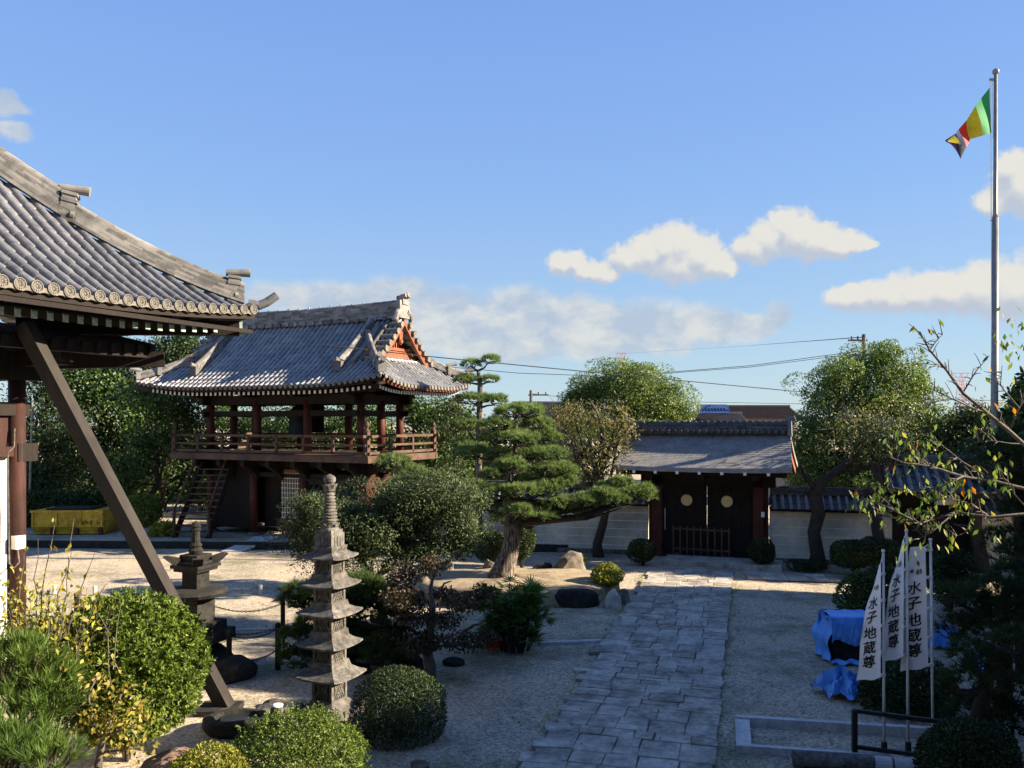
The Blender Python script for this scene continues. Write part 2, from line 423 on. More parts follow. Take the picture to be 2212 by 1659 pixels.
L_grey = leafmat('grey_green_leaves', [(0.025, 0.043, 0.016), (0.055, 0.082, 0.03), (0.115, 0.145, 0.055)], 0.18, 0.5, 0.22)
L_brown = leafmat('brownish_autumn_leaves', [(0.06, 0.07, 0.024), (0.13, 0.13, 0.045), (0.21, 0.175, 0.065)], 0.3)
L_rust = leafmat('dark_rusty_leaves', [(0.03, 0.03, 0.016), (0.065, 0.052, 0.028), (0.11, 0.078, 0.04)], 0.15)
L_cherry = leafmat('cherry_leaves_turning', [(0.06, 0.11, 0.025), (0.14, 0.20, 0.045), (0.28, 0.28, 0.06), (0.50, 0.20, 0.04)], 0.4, pos=[0.1, 0.62, 0.92, 1.0])
L_palm = leafmat('palm_leaves', [(0.045, 0.10, 0.02), (0.11, 0.21, 0.04), (0.20, 0.32, 0.065)], 0.18, 0.4, 0.4)
L_lily = leafmat('red_petals', [(0.42, 0.02, 0.02), (0.62, 0.035, 0.03)], 0.3)
# ================================================================== SETTING: ground, path, terrace
def gravel_mat():
    m, nt, b = nodes_of('fine_gravel'); N, L = nt.nodes.new, nt.links.new
    tc = N('ShaderNodeTexCoord')
    v = N('ShaderNodeTexVoronoi'); v.inputs['Scale'].default_value = 34; L(tc.outputs['Object'], v.inputs['Vector'])
    n1 = N('ShaderNodeTexNoise'); n1.inputs['Scale'].default_value = 18; n1.inputs['Detail'].default_value = 6; n1.inputs['Roughness'].default_value = 0.75; L(tc.outputs['Object'], n1.inputs['Vector'])
    n2 = N('ShaderNodeTexNoise'); n2.inputs['Scale'].default_value = 0.55; n2.inputs['Detail'].default_value = 7; n2.inputs['Roughness'].default_value = 0.7; L(tc.outputs['Object'], n2.inputs['Vector'])
    sx = N('ShaderNodeSeparateColor'); L(v.outputs['Color'], sx.inputs[0])
    a = N('ShaderNodeMath'); a.operation = 'MULTIPLY_ADD'; L(sx.outputs[0], a.inputs[0]); a.inputs[1].default_value = 0.45; L(n1.outputs['Fac'], a.inputs[2])
    r = ramp_node(nt, [(0.13, 0.115, 0.095), (0.40, 0.348, 0.275), (0.65, 0.57, 0.455)], [0.36, 0.66, 1.0]); L(a.outputs[0], r.inputs['Fac'])
    r2 = ramp_node(nt, [(0.52, 0.56, 0.46), (0.98, 0.97, 0.93), (1.16, 1.09, 0.98)], [0.36, 0.52, 0.68]); L(n2.outputs['Fac'], r2.inputs['Fac'])
    mx = N('ShaderNodeMix'); mx.data_type = 'RGBA'; mx.blend_type = 'MULTIPLY'; mx.inputs[0].default_value = 1
    L(r.outputs[0], mx.inputs[6]); L(r2.outputs[0], mx.inputs[7]); L(mx.outputs[2], b.inputs['Base Color'])
    b.inputs['Roughness'].default_value = 0.95; b.inputs['Specular IOR Level'].default_value = 0.2
    bp = N('ShaderNodeBump'); bp.inputs['Strength'].default_value = 0.9; bp.inputs['Distance'].default_value = 0.03
    L(a.outputs[0], bp.inputs['Height']); L(bp.outputs[0], b.inputs['Normal'])
    return m
M_gravel = gravel_mat()
M_earth = mat('sandy_earth', [(0.20, 0.16, 0.10), (0.34, 0.275, 0.18), (0.42, 0.345, 0.235)], 9, 0.95, 0.5, 40, stain=0.35)
M_slab = mat('paving_granite', [(0.25, 0.225, 0.185), (0.43, 0.392, 0.33), (0.55, 0.505, 0.43)], 10, 0.9, 0.5, 45, stain=0.5, island=0.28)
M_kerb = mat('pale_cut_stone', [(0.46, 0.455, 0.44), (0.64, 0.63, 0.61)], 20, 0.85, 0.3, 60, stain=0.3)
M_joint = mat('dark_joint_earth', [(0.08, 0.073, 0.06), (0.2, 0.182, 0.15)], 20, 0.95, 0.5, 60, stain=0.4)

g = MB()
xs = [-2500, -400, -80] + [i * 2.0 for i in range(-20, 16)] + [80, 400, 2500]
ys = [-300, -30] + [i * 2.0 for i in range(-2, 30)] + [90, 400, 4500]
def gz(x, y):
    if abs(x) > 45 or y > 55 or y < -3: return 0.0
    return 0.012 * math.sin(x * 0.9 + y * 0.4) + 0.012 * math.sin(y * 1.1 - x * 0.3) - 0.02
g.grid(lambda x, y: (x, y, gz(x, y)), xs, ys, flip=True)
structure('ground', g, M_gravel, smooth=True)

PA = R(15.8); pd_ = V(math.sin(PA), math.cos(PA), 0); pr_ = V(math.cos(PA), -math.sin(PA), 0)
p0 = V(0.44, 11.5, 0)                # a point on the path's left edge
def path():
    bed = MB()
    def q(a, b, z): return p0 + pr_ * a + pd_ * b + V(0, 0, z)
    bed.add([q(-0.02, -10, 0.012), q(2.3, -10, 0.012), q(2.3, 14.2, 0.012), q(-0.02, 14.2, 0.012)], [(0, 1, 2, 3)])
    structure('path_bed', bed, M_joint)
    s = MB(); rr = random.Random(4)
    y = -9.5
    while y < 14.0:
        ln = rr.choice([0.30, 0.36, 0.42, 0.5, 0.6]); n = rr.choice([4, 5, 5, 5, 6])
        cuts = [0.0]
        for c in range(1, n): cuts.append(2.28 * c / n + rr.uniform(-.06, .06))
        cuts.append(2.28)
        for c in range(n):
            x0, x1 = cuts[c] + 0.007, cuts[c + 1] - 0.007
            if c == 0: x0 -= rr.random() * 0.14
            if c == n - 1: x1 += rr.random() * 0.05
            sub = [(y, y + ln)] if rr.random() < .75 else [(y, y + ln * .45), (y + ln * .45, y + ln)]
            for (ya, yb) in sub:
                yb = min(yb, 14.1)
                if yb - ya < .1: continue
                j_ = lambda: rr.uniform(-.012, .012)
                e = [q(x0 + j_(), ya + 0.007 + j_() * .6, 0), q(x1 + j_(), ya + 0.007 + j_() * .6, 0), q(x1 + j_(), yb - 0.007 + j_() * .6, 0), q(x0 + j_(), yb - 0.007 + j_() * .6, 0)]
                h = 0.028 + rr.uniform(-0.006, 0.010); t = [rr.uniform(-0.005, 0.005) for _ in range(4)]; ce = sum(e, V(0, 0, 0)) / 4
                s.add([p + V(0, 0, -0.02) for p in e] + [p + V(0, 0, h - .008) for p in e] + [p * 0.97 + ce * 0.03 + V(0, 0, h + k) for p, k in zip(e, t)],
                      [(0, 1, 5, 4), (1, 2, 6, 5), (2, 3, 7, 6), (3, 0, 4, 7), (4, 5, 9, 8), (5, 6, 10, 9), (6, 7, 11, 10), (7, 4, 8, 11), (8, 9, 10, 11)])
        y += ln
    for i, (px, py, w, d, a) in enumerate(((1168, 1640, .55, .34, .1), (1205, 1575, .36, .3, .3), (1232, 1535, .3, .2, 0), (1255, 1450, .24, .2, .2), (1268, 1500, .34, .24, .1), (1290, 1410, .3, .2, .3), (1190, 1612, .5, .3, .2))):
        c = GP(px, py); s.box((c.x, c.y, 0.001 + .004 * i), (w, d, 0.06), Matrix.Rotation(a - PA, 3, 'Z'))
    structure('path', s, M_slab)
    e = MB()                            # landing in front of the gate, edging strip across the gravel
    a, b = GP(1432, 1218), GP(1690, 1232)
    u = (b - a).normalized(); n = V(-u.y, u.x, 0)
    c = (a + b) / 2
    e.box((c.x + n.x * .5, c.y + n.y * .5, 0.05), ((b - a).length, 1.2, 0.16), Matrix.Rotation(math.atan2(u.y, u.x), 3, 'Z'))
    structure('gate_step_paving', e, M_slab)
    e = MB()
    a, b = GP(1140, 1392), GP(1300, 1386); e.beam(a + V(0, 0, .01), b + V(0, 0, .01), 0.12, 0.06)
    a, b = GP(455, 1362), GP(700, 1358); e.beam(a, b, 0.07, 0.04)
    structure('kerb_strip', e, M_kerb)
path()
def terrace():
    s = MB(); a = R(3)
    o = GP(610, 1184); u = V(math.cos(a), -math.sin(a), 0); n = V(math.sin(a), math.cos(a), 0)
    c = o + u * 3 + n * 6.1
    s.box((c.x - 4.5, c.y, 0.1), (24, 12, 0.22), Matrix.Rotation(-a, 3, 'Z'))
    structure('terrace', s, M_gravel)
    k = MB(); p = o + u * -1.5; q_ = o - u * .4
    k.box((c.x - 4.5 - n.x * 6.05, c.y - n.y * 6.05, 0.1), (24.1, 0.14, 0.255), Matrix.Rotation(-a, 3, 'Z'))
    structure('terrace_kerb', k, M_stone_dark)
    # light stone ramp slab bridging the kerb
    rp = MB(); A, B = GP(478, 1192), GP(520, 1192); C_, D_ = P3(604, 1167, 30.0), P3(553, 1167, 30.0)
    for p_ in (C_, D_): p_.z = 0.30
    for p_ in (A, B): p_.z = 0.03
    rp.prism([A, B, C_, D_], (0, 0, -0.06))
    o2 = solo('stepping_slab', rp, M_kerb, 'pale stone slab laid as a ramp up the kerb before the bell tower', 'stone slab', tuple(A))
terrace()

# ================================================================== roll tile roofs
def tile_field(mb_roll, mb_pan, S, rows, u0, umax, tile=0.27, rad=0.062, sink=0.0, nseg=6, tap=0.12):
    """rows of half round tiles running up a roof. S(s,u) -> local point. rows: list of s. umax(s): upper limit of u"""
    for s in rows:
        um = umax(s)
        if um - u0 < 0.12: continue
        k = max(1, int(math.ceil((um - u0) / tile)))
        vs, fs = [], []
        for i in range(k):
            ua, ub = u0 + i * tile, min(u0 + (i + 1) * tile, um)
            for (uu, rr) in ((ua, rad * (1 + tap * .4)), (ub, rad * (1 - tap))):
                p = Vector(S(s, uu)); px_ = (Vector(S(s + .01, uu)) - Vector(S(s - .01, uu))).normalized(); pu = (Vector(S(s, uu + .01)) - Vector(S(s, uu - .01))).normalized()
                nn = px_.cross(pu)
                if nn.z < 0: nn = -nn
                for j in range(nseg + 1):
                    a = math.pi * j / nseg
                    vs.append(p + px_ * math.cos(a) * rr + nn * (math.sin(a) * rr * 1.15 + 0.005))
            o = len(vs) - 2 * (nseg + 1)
            mb_roll.add(vs[o:], [(j, j + 1, j + nseg + 2, j + nseg + 1) for j in range(nseg)] + [tuple(range(nseg, -1, -1))])
def pan_field(mb, S, s0, s1, ns, u0, umax, tile=0.27, step=0.022):
    for i in range(ns):
        a, b = s0 + (s1 - s0) * i / ns, s0 + (s1 - s0) * (i + 1) / ns
        ua_m, ub_m = umax(a), umax(b); um = max(ua_m, ub_m)
        k = int(math.ceil((um - u0) / tile))
        for j in range(k):
            uu, uv = u0 + j * tile, u0 + (j + 1) * tile
            q = [(a, min(uu, ua_m)), (b, min(uu, ub_m)), (b, min(uv, ub_m)), (a, min(uv, ua_m))]
            if q[0][1] >= q[3][1] and q[1][1] >= q[2][1]: continue
            pts = [Vector(S(*x)) for x in q]
            pts[0].z += step; pts[1].z += step
            lo = [pts[0] - V(0, 0, step * 1.2), pts[1] - V(0, 0, step * 1.2)]
            mb.add(pts + lo, [(0, 1, 2, 3), (1, 0, 4, 5)])
def band(mb, path_, w, h, layers, seg=0.3, joint=0.006, side_jit=0.010, top=True, seed=1, base=0.0, capr=None):
    """a ridge of stacked flat tiles along a polyline (list of Vectors), built course by course, plus a round cap"""
    rr = random.Random(seed)
    L = [0]
    for a, b in zip(path_, path_[1:]): L.append(L[-1] + (b - a).length)
    def at(t):
        t = max(0, min(t, L[-1]))
        for i in range(len(L) - 1):
            if t <= L[i + 1] + 1e-9:
                k = (t - L[i]) / max(1e-9, L[i + 1] - L[i]); return path_[i].lerp(path_[i + 1], k)
        return path_[-1]
    lh = h / layers
    for j in range(layers):
        ww = w * (1 - 0.35 * j / layers) + (side_jit if j % 2 else 0)
        t = -rr.random() * seg
        while t < L[-1]:
            a, b = max(0, t) + joint, min(L[-1], t + seg)
            if b - a > 0.03:
                pa, pb = at(a), at(b)
                z = base + lh * (j + .5); up = V(0, 0, z)
                mb.beam(pa + up, pb + up, ww + rr.uniform(-.006, .006), lh * 0.93)
            t += seg
    if top:
        r = capr or w * 0.30; t = 0
        while t < L[-1] - 0.02:
            b = min(L[-1], t + seg)
            up = V(0, 0, base + h)
            mb.tube([at(t) + up, at(b) + up], [r * 1.06, r * 0.95], 10)
            t += seg
def disc_tile(mb, r, depth, petals=12, ax='x'):
    """round end tile facing +x: rim, hub and petals"""
    pr = [(r, 0), (r, depth), (r * .86, depth), (r * .82, depth * .55), (r * .2, depth * .55), (r * .17, depth * .8), (0.001, depth * .85)]
    t = MB(); t.lathe(pr, 20)
    for k in range(petals):
        a = 2 * math.pi * k / petals
        c = V(math.cos(a), math.sin(a), 0); s = V(-math.sin(a), math.cos(a), 0)
        q = [c * r * .24, c * r * .60 + s * r * .135, c * r * .76 + s * r * .07, c * r * .76 - s * r * .07, c * r * .60 - s * r * .135]
        t.prism([p + V(0, 0, depth * .5) for p in q], (0, 0, depth * .38))
    M = Matrix(((0, 0, 1), (1, 0, 0), (0, 1, 0))).to_4x4()
    t.xf(M); mb.add(t.v, t.f)

# ================================================================== TEMPLE HALL (left edge)
TH = R(26)
def temple_hall():
    T = thing('temple_hall', 'near temple hall corner with curved grey tile roof and red column', 'temple hall', (-6.6, 11.0, 0), -TH)
    C = 4.54
    def lift(s): return 0.20 * max(0.0, (s - 1.0) / 3.54) ** 2.2
    def S(s, u): return (-u, s, 6.22 + .55 * u + .074 * u * u + lift(s) * max(0, 1 - u / 2.6))
    um = lambda s: max(0, min(C - s, 4.9))
    roll, pan = MB(), MB()
    rows = [C - .14 - .24 * k for k in range(29)]
    tile_field(roll, pan, S, rows, -0.02, um, .30, .068, nseg=8, tap=.08)
    pan_field(pan, S, -2.6, C, 64, 0.0, um, .26, .02)
    # far slope (beyond the hip)
    def S2(s, u): p = S(s, u); return (-(C - s) if False else p[0], p[1], p[2])
    def SB(x, v): return (x, C - v, 6.22 + .55 * v + .074 * v * v + lift(C + x) * max(0, 1 - v / 2.6))
    pan_field(pan, lambda s, u: SB(-(C - s) , u), -2.0, C, 26, 0.0, lambda s: max(0, min(C - s, 4.9)), .26, .02)
    rf = part('roof', pan, M_tile, T); rl = part('roll_tile', roll, M_tile, rf, smooth=False)
    # eave tiles between the round ends, and the board beneath
    ed = MB()
    for k in range(29):
        s = C - .02 - .24 * k
        p = Vector(S(s, 0))
        if s > C - .1: continue
        ed.prism([p + V(.035, -.075, .01), p + V(.035, .075, .01), p + V(.035, .085, -.075), p + V(.035, .03, -.055), p + V(.035, -.03, -.055), p + V(.035, -.085, -.075)], (-.05, 0, 0))
    part('eave_tile', ed, M_discs, rf)
    dm = MB(); disc_tile(dm, .088, .035)
    d0 = None
    for k, s in enumerate(rows):
        p = Vector(S(s, -0.02)) + V(0.0, 0, .028)
        if s < -2.3: break
        if d0 is None:
            d0 = part('round_end_tile', dm, M_discs, rf); d0.location = p
        else: copy_part(d0, rf, p)
    # hip ridge
    def hip(t): u = t / math.sqrt(2); return V(-u, C - u, S(C - u, u)[2] + .05)
    hp = [hip(t) for t in np.linspace(.22, 6.4, 24)]
    hb = MB(); band(hb, hp[:12], .30, .31, 7, .33, seed=3, capr=.065, joint=.004); up = MB(); band(up, hp[11:], .32, .41, 8, .33, seed=5, capr=.075, joint=.004)
    h1 = part('hip_ridge', hb, M_ridge, T); h2 = part('hip_ridge', up, M_ridge, T)
    def ornament(t, sc, par):
        o = MB(); p = hip(t); q = hip(t - .3); d = (q - p); d.z *= .35; d.normalize(); r = d.cross(V(0, 0, 1)).normalized()
        B = Matrix((d, r, V(0, 0, 1))).transposed()
        for (x, z, w, h, dx) in ((0.0, .16, .30, .36, .24), (.03, .37, .33, .06, .28), (.03, .44, .30, .08, .24), (.04, .51, .34, .06, .28), (.02, .02, .34, .12, .26)):
            c = p + B @ V(x * sc, 0, z * sc); o.box(c, (dx * sc, w * sc, h * sc), B)
        a = p + B @ V(-.15 * sc, 0, .60 * sc); b = p + B @ V(.38 * sc, 0, .66 * sc)
        o.tube([a, a.lerp(b, .5), b - d * .03, b], [.075 * sc, .08 * sc, .092 * sc, .092 * sc], 14)
        o.tube([p + B @ V(.05 * sc, -.14 * sc, .1 * sc), p + B @ V(.12 * sc, -.14 * sc, .1 * sc)], [.07 * sc, .07 * sc], 10)
        o.tube([p + B @ V(.05 * sc, .14 * sc, .1 * sc), p + B @ V(.12 * sc, .14 * sc, .1 * sc)], [.07 * sc, .07 * sc], 10)
        part('ridge_end_ornament', o, M_ridge, par)
    ornament(.42, .8, h1); ornament(3.05, .88, h2)
    tip = MB(); a = hip(.16)
    tip.tube([a + V(0, 0, .03), hip(0.0) + V(.02, .02, .04), hip(0) + V(.12, .12, .11), hip(0) + V(.24, .24, .24)], [.085, .085, .08, .075], 12)
    part('corner_tile', tip, M_tile, h1)
    # under the eave
    sof = MB()
    cu = lambda u, k: min(u, max(.02, k))
    sof.grid(lambda s, u: (-cu(u, C - s), s, S(s, 0)[2] - .12 + .26 * cu(u, C - s) * .55), [-2.6, -1, 0, 1, 2, 3, 3.6, 4.1, C], [.02, .5, 1.2, 2.7]); 
    sof.grid(lambda x, v: (x, C - cu(v, -x), SB(x, 0)[2] - .12 + .26 * cu(v, -x) * .55), [-4.5, -2.5, -1, -.4, 0], [.02, .5, 1.2, 2.7])
    sof.box((-.06, .97, 6.03), (.05, 7.0, .07))
    part('eave_board', sof, M_wood_dark, T)
    fas = MB()
    for i in range(14):
        s0, s1 = -2.5 + i * .5, -2.5 + (i + 1) * .5
        a, b = V(-.05, s0, S(s0, 0)[2] - .1), V(-.05, min(s1, C), S(min(s1, C), 0)[2] - .1)
        fas.beam(a, b, .06, .09)
    part('eave_board', fas, M_wood_h, T)
    rm = MB(); rm.beam((0, 0, 0), (-1.9, 0, .42), .085, .12); rm.mi = 1
    rm.box((.004, 0, .0), (.012, .09, .125)); 
    r0 = None; k = 0
    s = C - .35
    while s > -2.3:
        p = V(-.42, s, S(s, 0)[2] - .30)
        if r0 is None: r0 = part('rafter', rm, [M_wood_dark, M_greenend], T); r0.location = p
        else: copy_part(r0, T, p)
        s -= .24
    rm2 = MB(); rm2.beam((0, 0, 0), (-1.9, 0, .40), .11, .15)
    r1 = None; s = C - 1.3
    while s > -2.3:
        p = V(-1.15, s, S(s, 0)[2] - .62)
        if r1 is None: r1 = part('lower_rafter', rm2, M_wood_dark, T); r1.location = p
        else: copy_part(r1, T, p)
        s -= .26
    hr = MB(); hr.beam((-.22, C - .22, 6.08), (-2.7, C - 2.7, 6.0), .2, .26); part('hip_rafter', hr, M_wood_dark, T)
    hc = MB(); hc.box((-.2, C - .2, 6.08), (.05, .2, .26), Matrix.Rotation(R(45), 3, 'Z')); part('hip_rafter_end', hc, M_greenend, T)
    eb = MB(); eb.beam((-1.3, -2.6, 5.62), (-1.3, C - 1.2, 5.62), .2, .22); eb.beam((-1.2, C - 1.3, 5.62), (-4.5, C - 1.3, 5.62), .2, .22)
    eb.beam((-2.7, -2.6, 5.35), (-2.7, 2.3, 5.35), .26, .5); eb.beam((-2.7, 1.84, 5.35), (-6, 1.84, 5.35), .26, .5)
    eb.box((-2.7, 1.84, 5.75), (.6, .6, .35)); eb.box((-2.2, 1.84, 5.45), (1.5, .22, .26)); eb.beam((-2.7, 1.84, 5.4), (-1.1, 3.44, 5.5), .22, .26)
    eb.box((-2.7, -.2, 4.62), (.2, 4.4, .22)); eb.box((-2.66, 1.95, 3.9), (.18, .34, .3))
    part('beam', eb, M_wood_dark, T)
    cm = MB(); cm.tube([(0, 0, 0.3), (0, 0, 5.2)], [.135, .13], 18)
    c0 = part('column', cm, M_red_dark, T, smooth=True); c0.location = (-2.7, 1.84, 0)
    copy_part(c0, T, (-2.7, -.9, 0)); copy_part(c0, T, (-5.0, 1.84, 0))
    bs = MB(); bs.lathe([(.3, 0), (.3, .2), (.22, .32)], 16); b0 = part('column_base', bs, M_stone, T); b0.location = (-2.7, 1.84, 0); copy_part(b0, T, (-2.7, -.9, 0))
    w = MB(); w.box((-2.76, -.35, 2.1), (.1, 4.05, 3.64)); part('plaster_wall', w, M_white, T)
    w = MB(); w.box((-2.74, -.35, 4.25), (.12, 4.05, .6)); w.box((-2.62, .9, 3.92), (.1, 1.6, .16)); w.box((-2.60, .55, 4.75), (.1, .16, 1.6)); w.box((-2.60, 1.2, 4.75), (.1, .12, 1.6)); part('timber_panel', w, M_red_dark, T)
    w = MB(); w.box((-4.6, 1.84, 2.4), (3.6, .1, 4.6)); part('side_wall', w, M_wood_dark, T)
    w = MB(); w.box((-2.60, 1.80, 2.42), (.12, .17, .22)); bx = part('switch_box', w, M_white, T)
    w = MB(); w.tube([(-2.58, 1.72, 4.3), (-2.56, 1.70, 4.0), (-2.57, 1.6, 3.9), (-2.58, 1.62, 2.9), (-2.56, 1.62, 2.1), (-2.5, 1.66, 2.02), (-2.52, 1.76, 2.1), (-2.56, 1.76, 2.3)], .012, 6); part('cable', w, M_stone, T)
temple_hall()
def prop_beam():
    a, b = GP(490, 1534), P3(52, 700, 12.3)
    m = MB(); m.beam(a + V(0, 0, .02), b, .205, .205, up=(-.22, -1, 0))
    T = solo('timber_prop', m, M_strut, 'long square grey timber prop slanting from the ground up under the hall eave', 'timber prop', tuple(a))
    s = MB(); c = a
    s.box((c.x - .1, c.y - .05, .03), (.6, .5, .1)); 
    solo('prop_footing', s, M_stone_dark, 'low dark stone footing under the foot of the slanting timber prop', 'stone footing', (c.x, c.y, 0))
prop_beam()

# ================================================================== BELL TOWER
def bell_tower():
    T = thing('bell_tower', 'two storey timber bell tower with hip and gable tile roof and railed balcony', 'bell tower', (-7.83, 31.36, 0.2), -TH)
    HX, HY, EZ = 5.6, 2.9, 5.42
    def prof(u): return .60 * u + .085 * u * u
    def lf(a, h): return .30 * max(0.0, (abs(a) - h * .35) / (h * .65)) ** 2.4
    G = 4.40                                # half length of the upper gabled part
    def SF(sg): return lambda x, u: (x, sg * (HY - u), EZ + prof(u) + lf(x, HX) * max(0, 1 - u / 1.6))
    def SS(sg): return lambda y, v: (sg * (HX - v), y, EZ + prof(v) + lf(y, HY) * max(0, 1 - v / 1.6))
    umF = lambda x: HY - .02 if abs(x) <= G else max(0, HX - abs(x))
    umS = lambda y: max(0, min(1.42, HY - abs(y)))
    pan, roll = MB(), MB()
    nf = 50; rows = [-HX + (i + .5) * 2 * HX / nf for i in range(nf)]
    for sg in (-1, 1):
        pan_field(pan, SF(sg), -HX, HX, 56, 0, umF, .24, .03)
        tile_field(roll, pan, SF(sg), rows, -.02, umF, .24, .068, nseg=5, tap=.2)
        ns = 27; rs = [-HY + (i + .5) * 2 * HY / ns for i in range(ns)]
        pan_field(pan, SS(sg), -HY, HY, 28, 0, umS, .24, .03)
        tile_field(roll, pan, SS(sg), rs, -.02, umS, .24, .066, nseg=5, tap=.2)
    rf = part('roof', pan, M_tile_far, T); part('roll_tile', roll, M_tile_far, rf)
    # round end tiles along the eaves
    em = MB()
    for sg in (-1, 1):
        for x in rows:
            p = Vector(SF(sg)(x, -.03)); em.tube([p + V(0, -.0, .0), p + V(0, sg * .03, 0)], [.075, .075], 10)
        for y in rs:
            p = Vector(SS(sg)(y, -.03)); em.tube([p, p + V(sg * .03, 0, 0)], [.075, .075], 10)
    part('round_end_tile_row', em, M_discs, rf)
    # main ridge
    zt = EZ + prof(HY)
    rb = MB(); band(rb, [V(-G, 0, zt + .06), V(-2.2, 0, zt), V(0, 0, zt - .03), V(2.2, 0, zt), V(G, 0, zt + .06)], .42, .56, 7, .4, seed=2, capr=.10, base=-.06)
    for i in range(22):
        x = -G + .2 + i * (2 * G - .4) / 21
        for sg in (-1, 1): rb.tube([V(x, sg * .12, zt + .02), V(x, sg * .27, zt + .0)], [.075, .085], 10)
    for i in range(18):
        x = -G + .2 + i * (2 * G - .4) / 17; rb.tube([V(x, 0, zt + .52), V(x, 0, zt + .64)], [.05, .03], 6)
    rd = part('ridge', rb, M_ridge, T)
    for sg in (-1, 1):
        o = MB()
        o.box((sg * (G + .03), 0, zt + .3), (.16, .62, .62)); o.box((sg * (G + .05), 0, zt + .62), (.2, .34, .3))
        for s2 in (-1, 1):
            o.tube([V(sg * (G + .05), s2 * .2, zt + .25), V(sg * (G + .06), s2 * .42, zt + .12), V(sg * (G + .06), s2 * .5, zt - .1), V(sg * (G + .05), s2 * .38, zt - .2)], [.11, .11, .1, .06], 8)
            o.tube([V(sg * (G + .02), s2 * .12, zt + .75), V(sg * (G + .25), s2 * .12, zt + .78)], [.07, .07], 10)
        o.tube([V(sg * (G - .2), 0, zt + .72), V(sg * (G + .1), 0, zt + .76), V(sg * (G + .28), 0, zt + .81)], [.08, .085, .1], 10)
        part('ridge_end_ornament', o, M_ridge, rd)
    # descending ridges, verge roll tiles
    for sx in (-1, 1):
        for sg in (-1, 1):
            f = SF(sg)
            d = MB(); band(d, [Vector(f(sx * 3.3, u)) + V(0, 0, .04) for u in np.linspace(HY - .35, .78, 9)], .28, .32, 5, .3, seed=4, capr=.075)
            e = Vector(f(sx * 3.3, .74)); d.box(e + V(0, sg * .05, .16), (.34, .14, .34)); d.tube([e + V(0, -sg * .1, .34), e + V(0, sg * .22, .40)], [.07, .08], 10)
            part('descending_ridge', d, M_ridge, T)
            d = MB()
            d.tube([Vector(f(sx * 3.68, u)) + V(0, 0, .10) for u in np.linspace(HY - .35, 1.0, 9)], .085, 8)
            d.tube([Vector(f(sx * 3.98, u)) + V(0, 0, .12) for u in np.linspace(HY - .2, 1.1, 9)], .085, 8)
            part('verge_roll_tile', d, M_ridge, T, smooth=True)
            d = MB()
            for u in np.arange(1.2, HY - .1, .235):
                p = Vector(f(sx * 4.05, u)); q = Vector(f(sx * (G + .18), u))
                d.tube([p + V(0, 0, .07), q + V(0, 0, .05)], [.085, .09], 10)
                d.tube([q + V(0, 0, .05), q + V(sx * .03, 0, .05)], [.105, .105], 12)
            part('verge_tile', d, M_discs, T)
            # hip ridge
            hp = []
            for u in np.linspace(2.15, .1, 12):
                z = EZ + prof(u) + lf(HX - u, HX) * max(0, 1 - u / 1.6); hp.append(V(sx * (HX - u), sg * (HY - u), z + .06))
            h = MB(); band(h, hp, .24, .22, 4, .3, seed=6, capr=.075)
            dd = V(sx, sg, 0).normalized(); B = Matrix((dd, V(-dd.y, dd.x, 0), V(0, 0, 1))).transposed()
            for (uu, k) in ((.62, .9), (.1, .8)):
                z = EZ + prof(uu) + lf(HX - uu, HX) * max(0, 1 - uu / 1.6); p = V(sx * (HX - uu), sg * (HY - uu), z)
                h.box(p + V(0, 0, .2), (.14, .34 * k, .36 * k), B); h.tube([p + V(0, 0, .38) - dd * .1, p + V(0, 0, .46) + dd * .28], [.07, .085], 10)
            part('hip_ridge', h, M_ridge, T)
            # barge board of the gable (swept curve)
            b = MB(); us = np.linspace(1.15, HY, 12)
            for i in range(11):
                p, q = Vector(f(sx * (G + .02), us[i])), Vector(f(sx * (G + .02), us[i + 1]))
                wd = .19 - .05 * i / 11; w2 = .19 - .05 * (i + 1) / 11
                b.prism([p + V(0, 0, -.05), q + V(0, 0, -.05), q + V(0, 0, -.05 - w2 * 1.35), p + V(0, 0, -.05 - wd * 1.35)], (sx * .09, 0, 0))
            part('barge_board', b, M_orange, T)
    # gables
    for sx in (-1, 1):
        gx = sx * (G - .42); gzb = EZ + prof(1.42) - .02; ga = HY - 1.42
        w = MB(); poly = [V(gx, -ga - .05, gzb), V(gx, ga + .05, gzb)] + [V(gx, HY - u - (0), EZ + prof(u) - .12) for u in np.linspace(1.5, HY, 6)] + [V(gx, -(HY - u), EZ + prof(u) - .12) for u in np.linspace(HY, 1.5, 6)][1:]
        w.prism(poly, (-sx * .08, 0, 0)); gb = part('gable_wall', w, M_wood_dark, T)
        w = MB(); w.box((gx + sx * .10, 0, gzb + .13), (.2, 2 * ga + .3, .30)); w.box((gx + sx * .12, 0, gzb + .36), (.14, 2 * ga - .5, .10)); part('gable_beam', w, M_orange, gb)
        w = MB(); w.box((gx + sx * .2, 0, gzb - .08), (.34, 2 * ga + .5, .13)); part('gable_sill', w, M_white, gb)
        w = MB()
        for y in np.linspace(-ga + .42, ga - .42, 15):
            top = EZ + prof(HY - abs(y)) - .3
            w.box((gx + sx * .05, y, (gzb + .4 + top) / 2), (.05, .055, max(.05, top - gzb - .4)))
        w.box((gx + sx * .03, 0, gzb + .62), (.04, 1.1, .05))
        part('gable_lattice', w, M_orange, gb)
        w = MB(); w.box((gx + sx * .34, 0, zt - .62), (.06, .16, .34), taper=1.5); w.lathe([(.02, 0), (.1, .08), (.1, .16), (.04, .22)], 10, (gx + sx * .34, 0, zt - .95)); part('gegyo_pendant', w, M_orange, gb)
    # eave underside, rafters
    e = MB()
    cu = lambda u, k: min(u, max(.06, k))
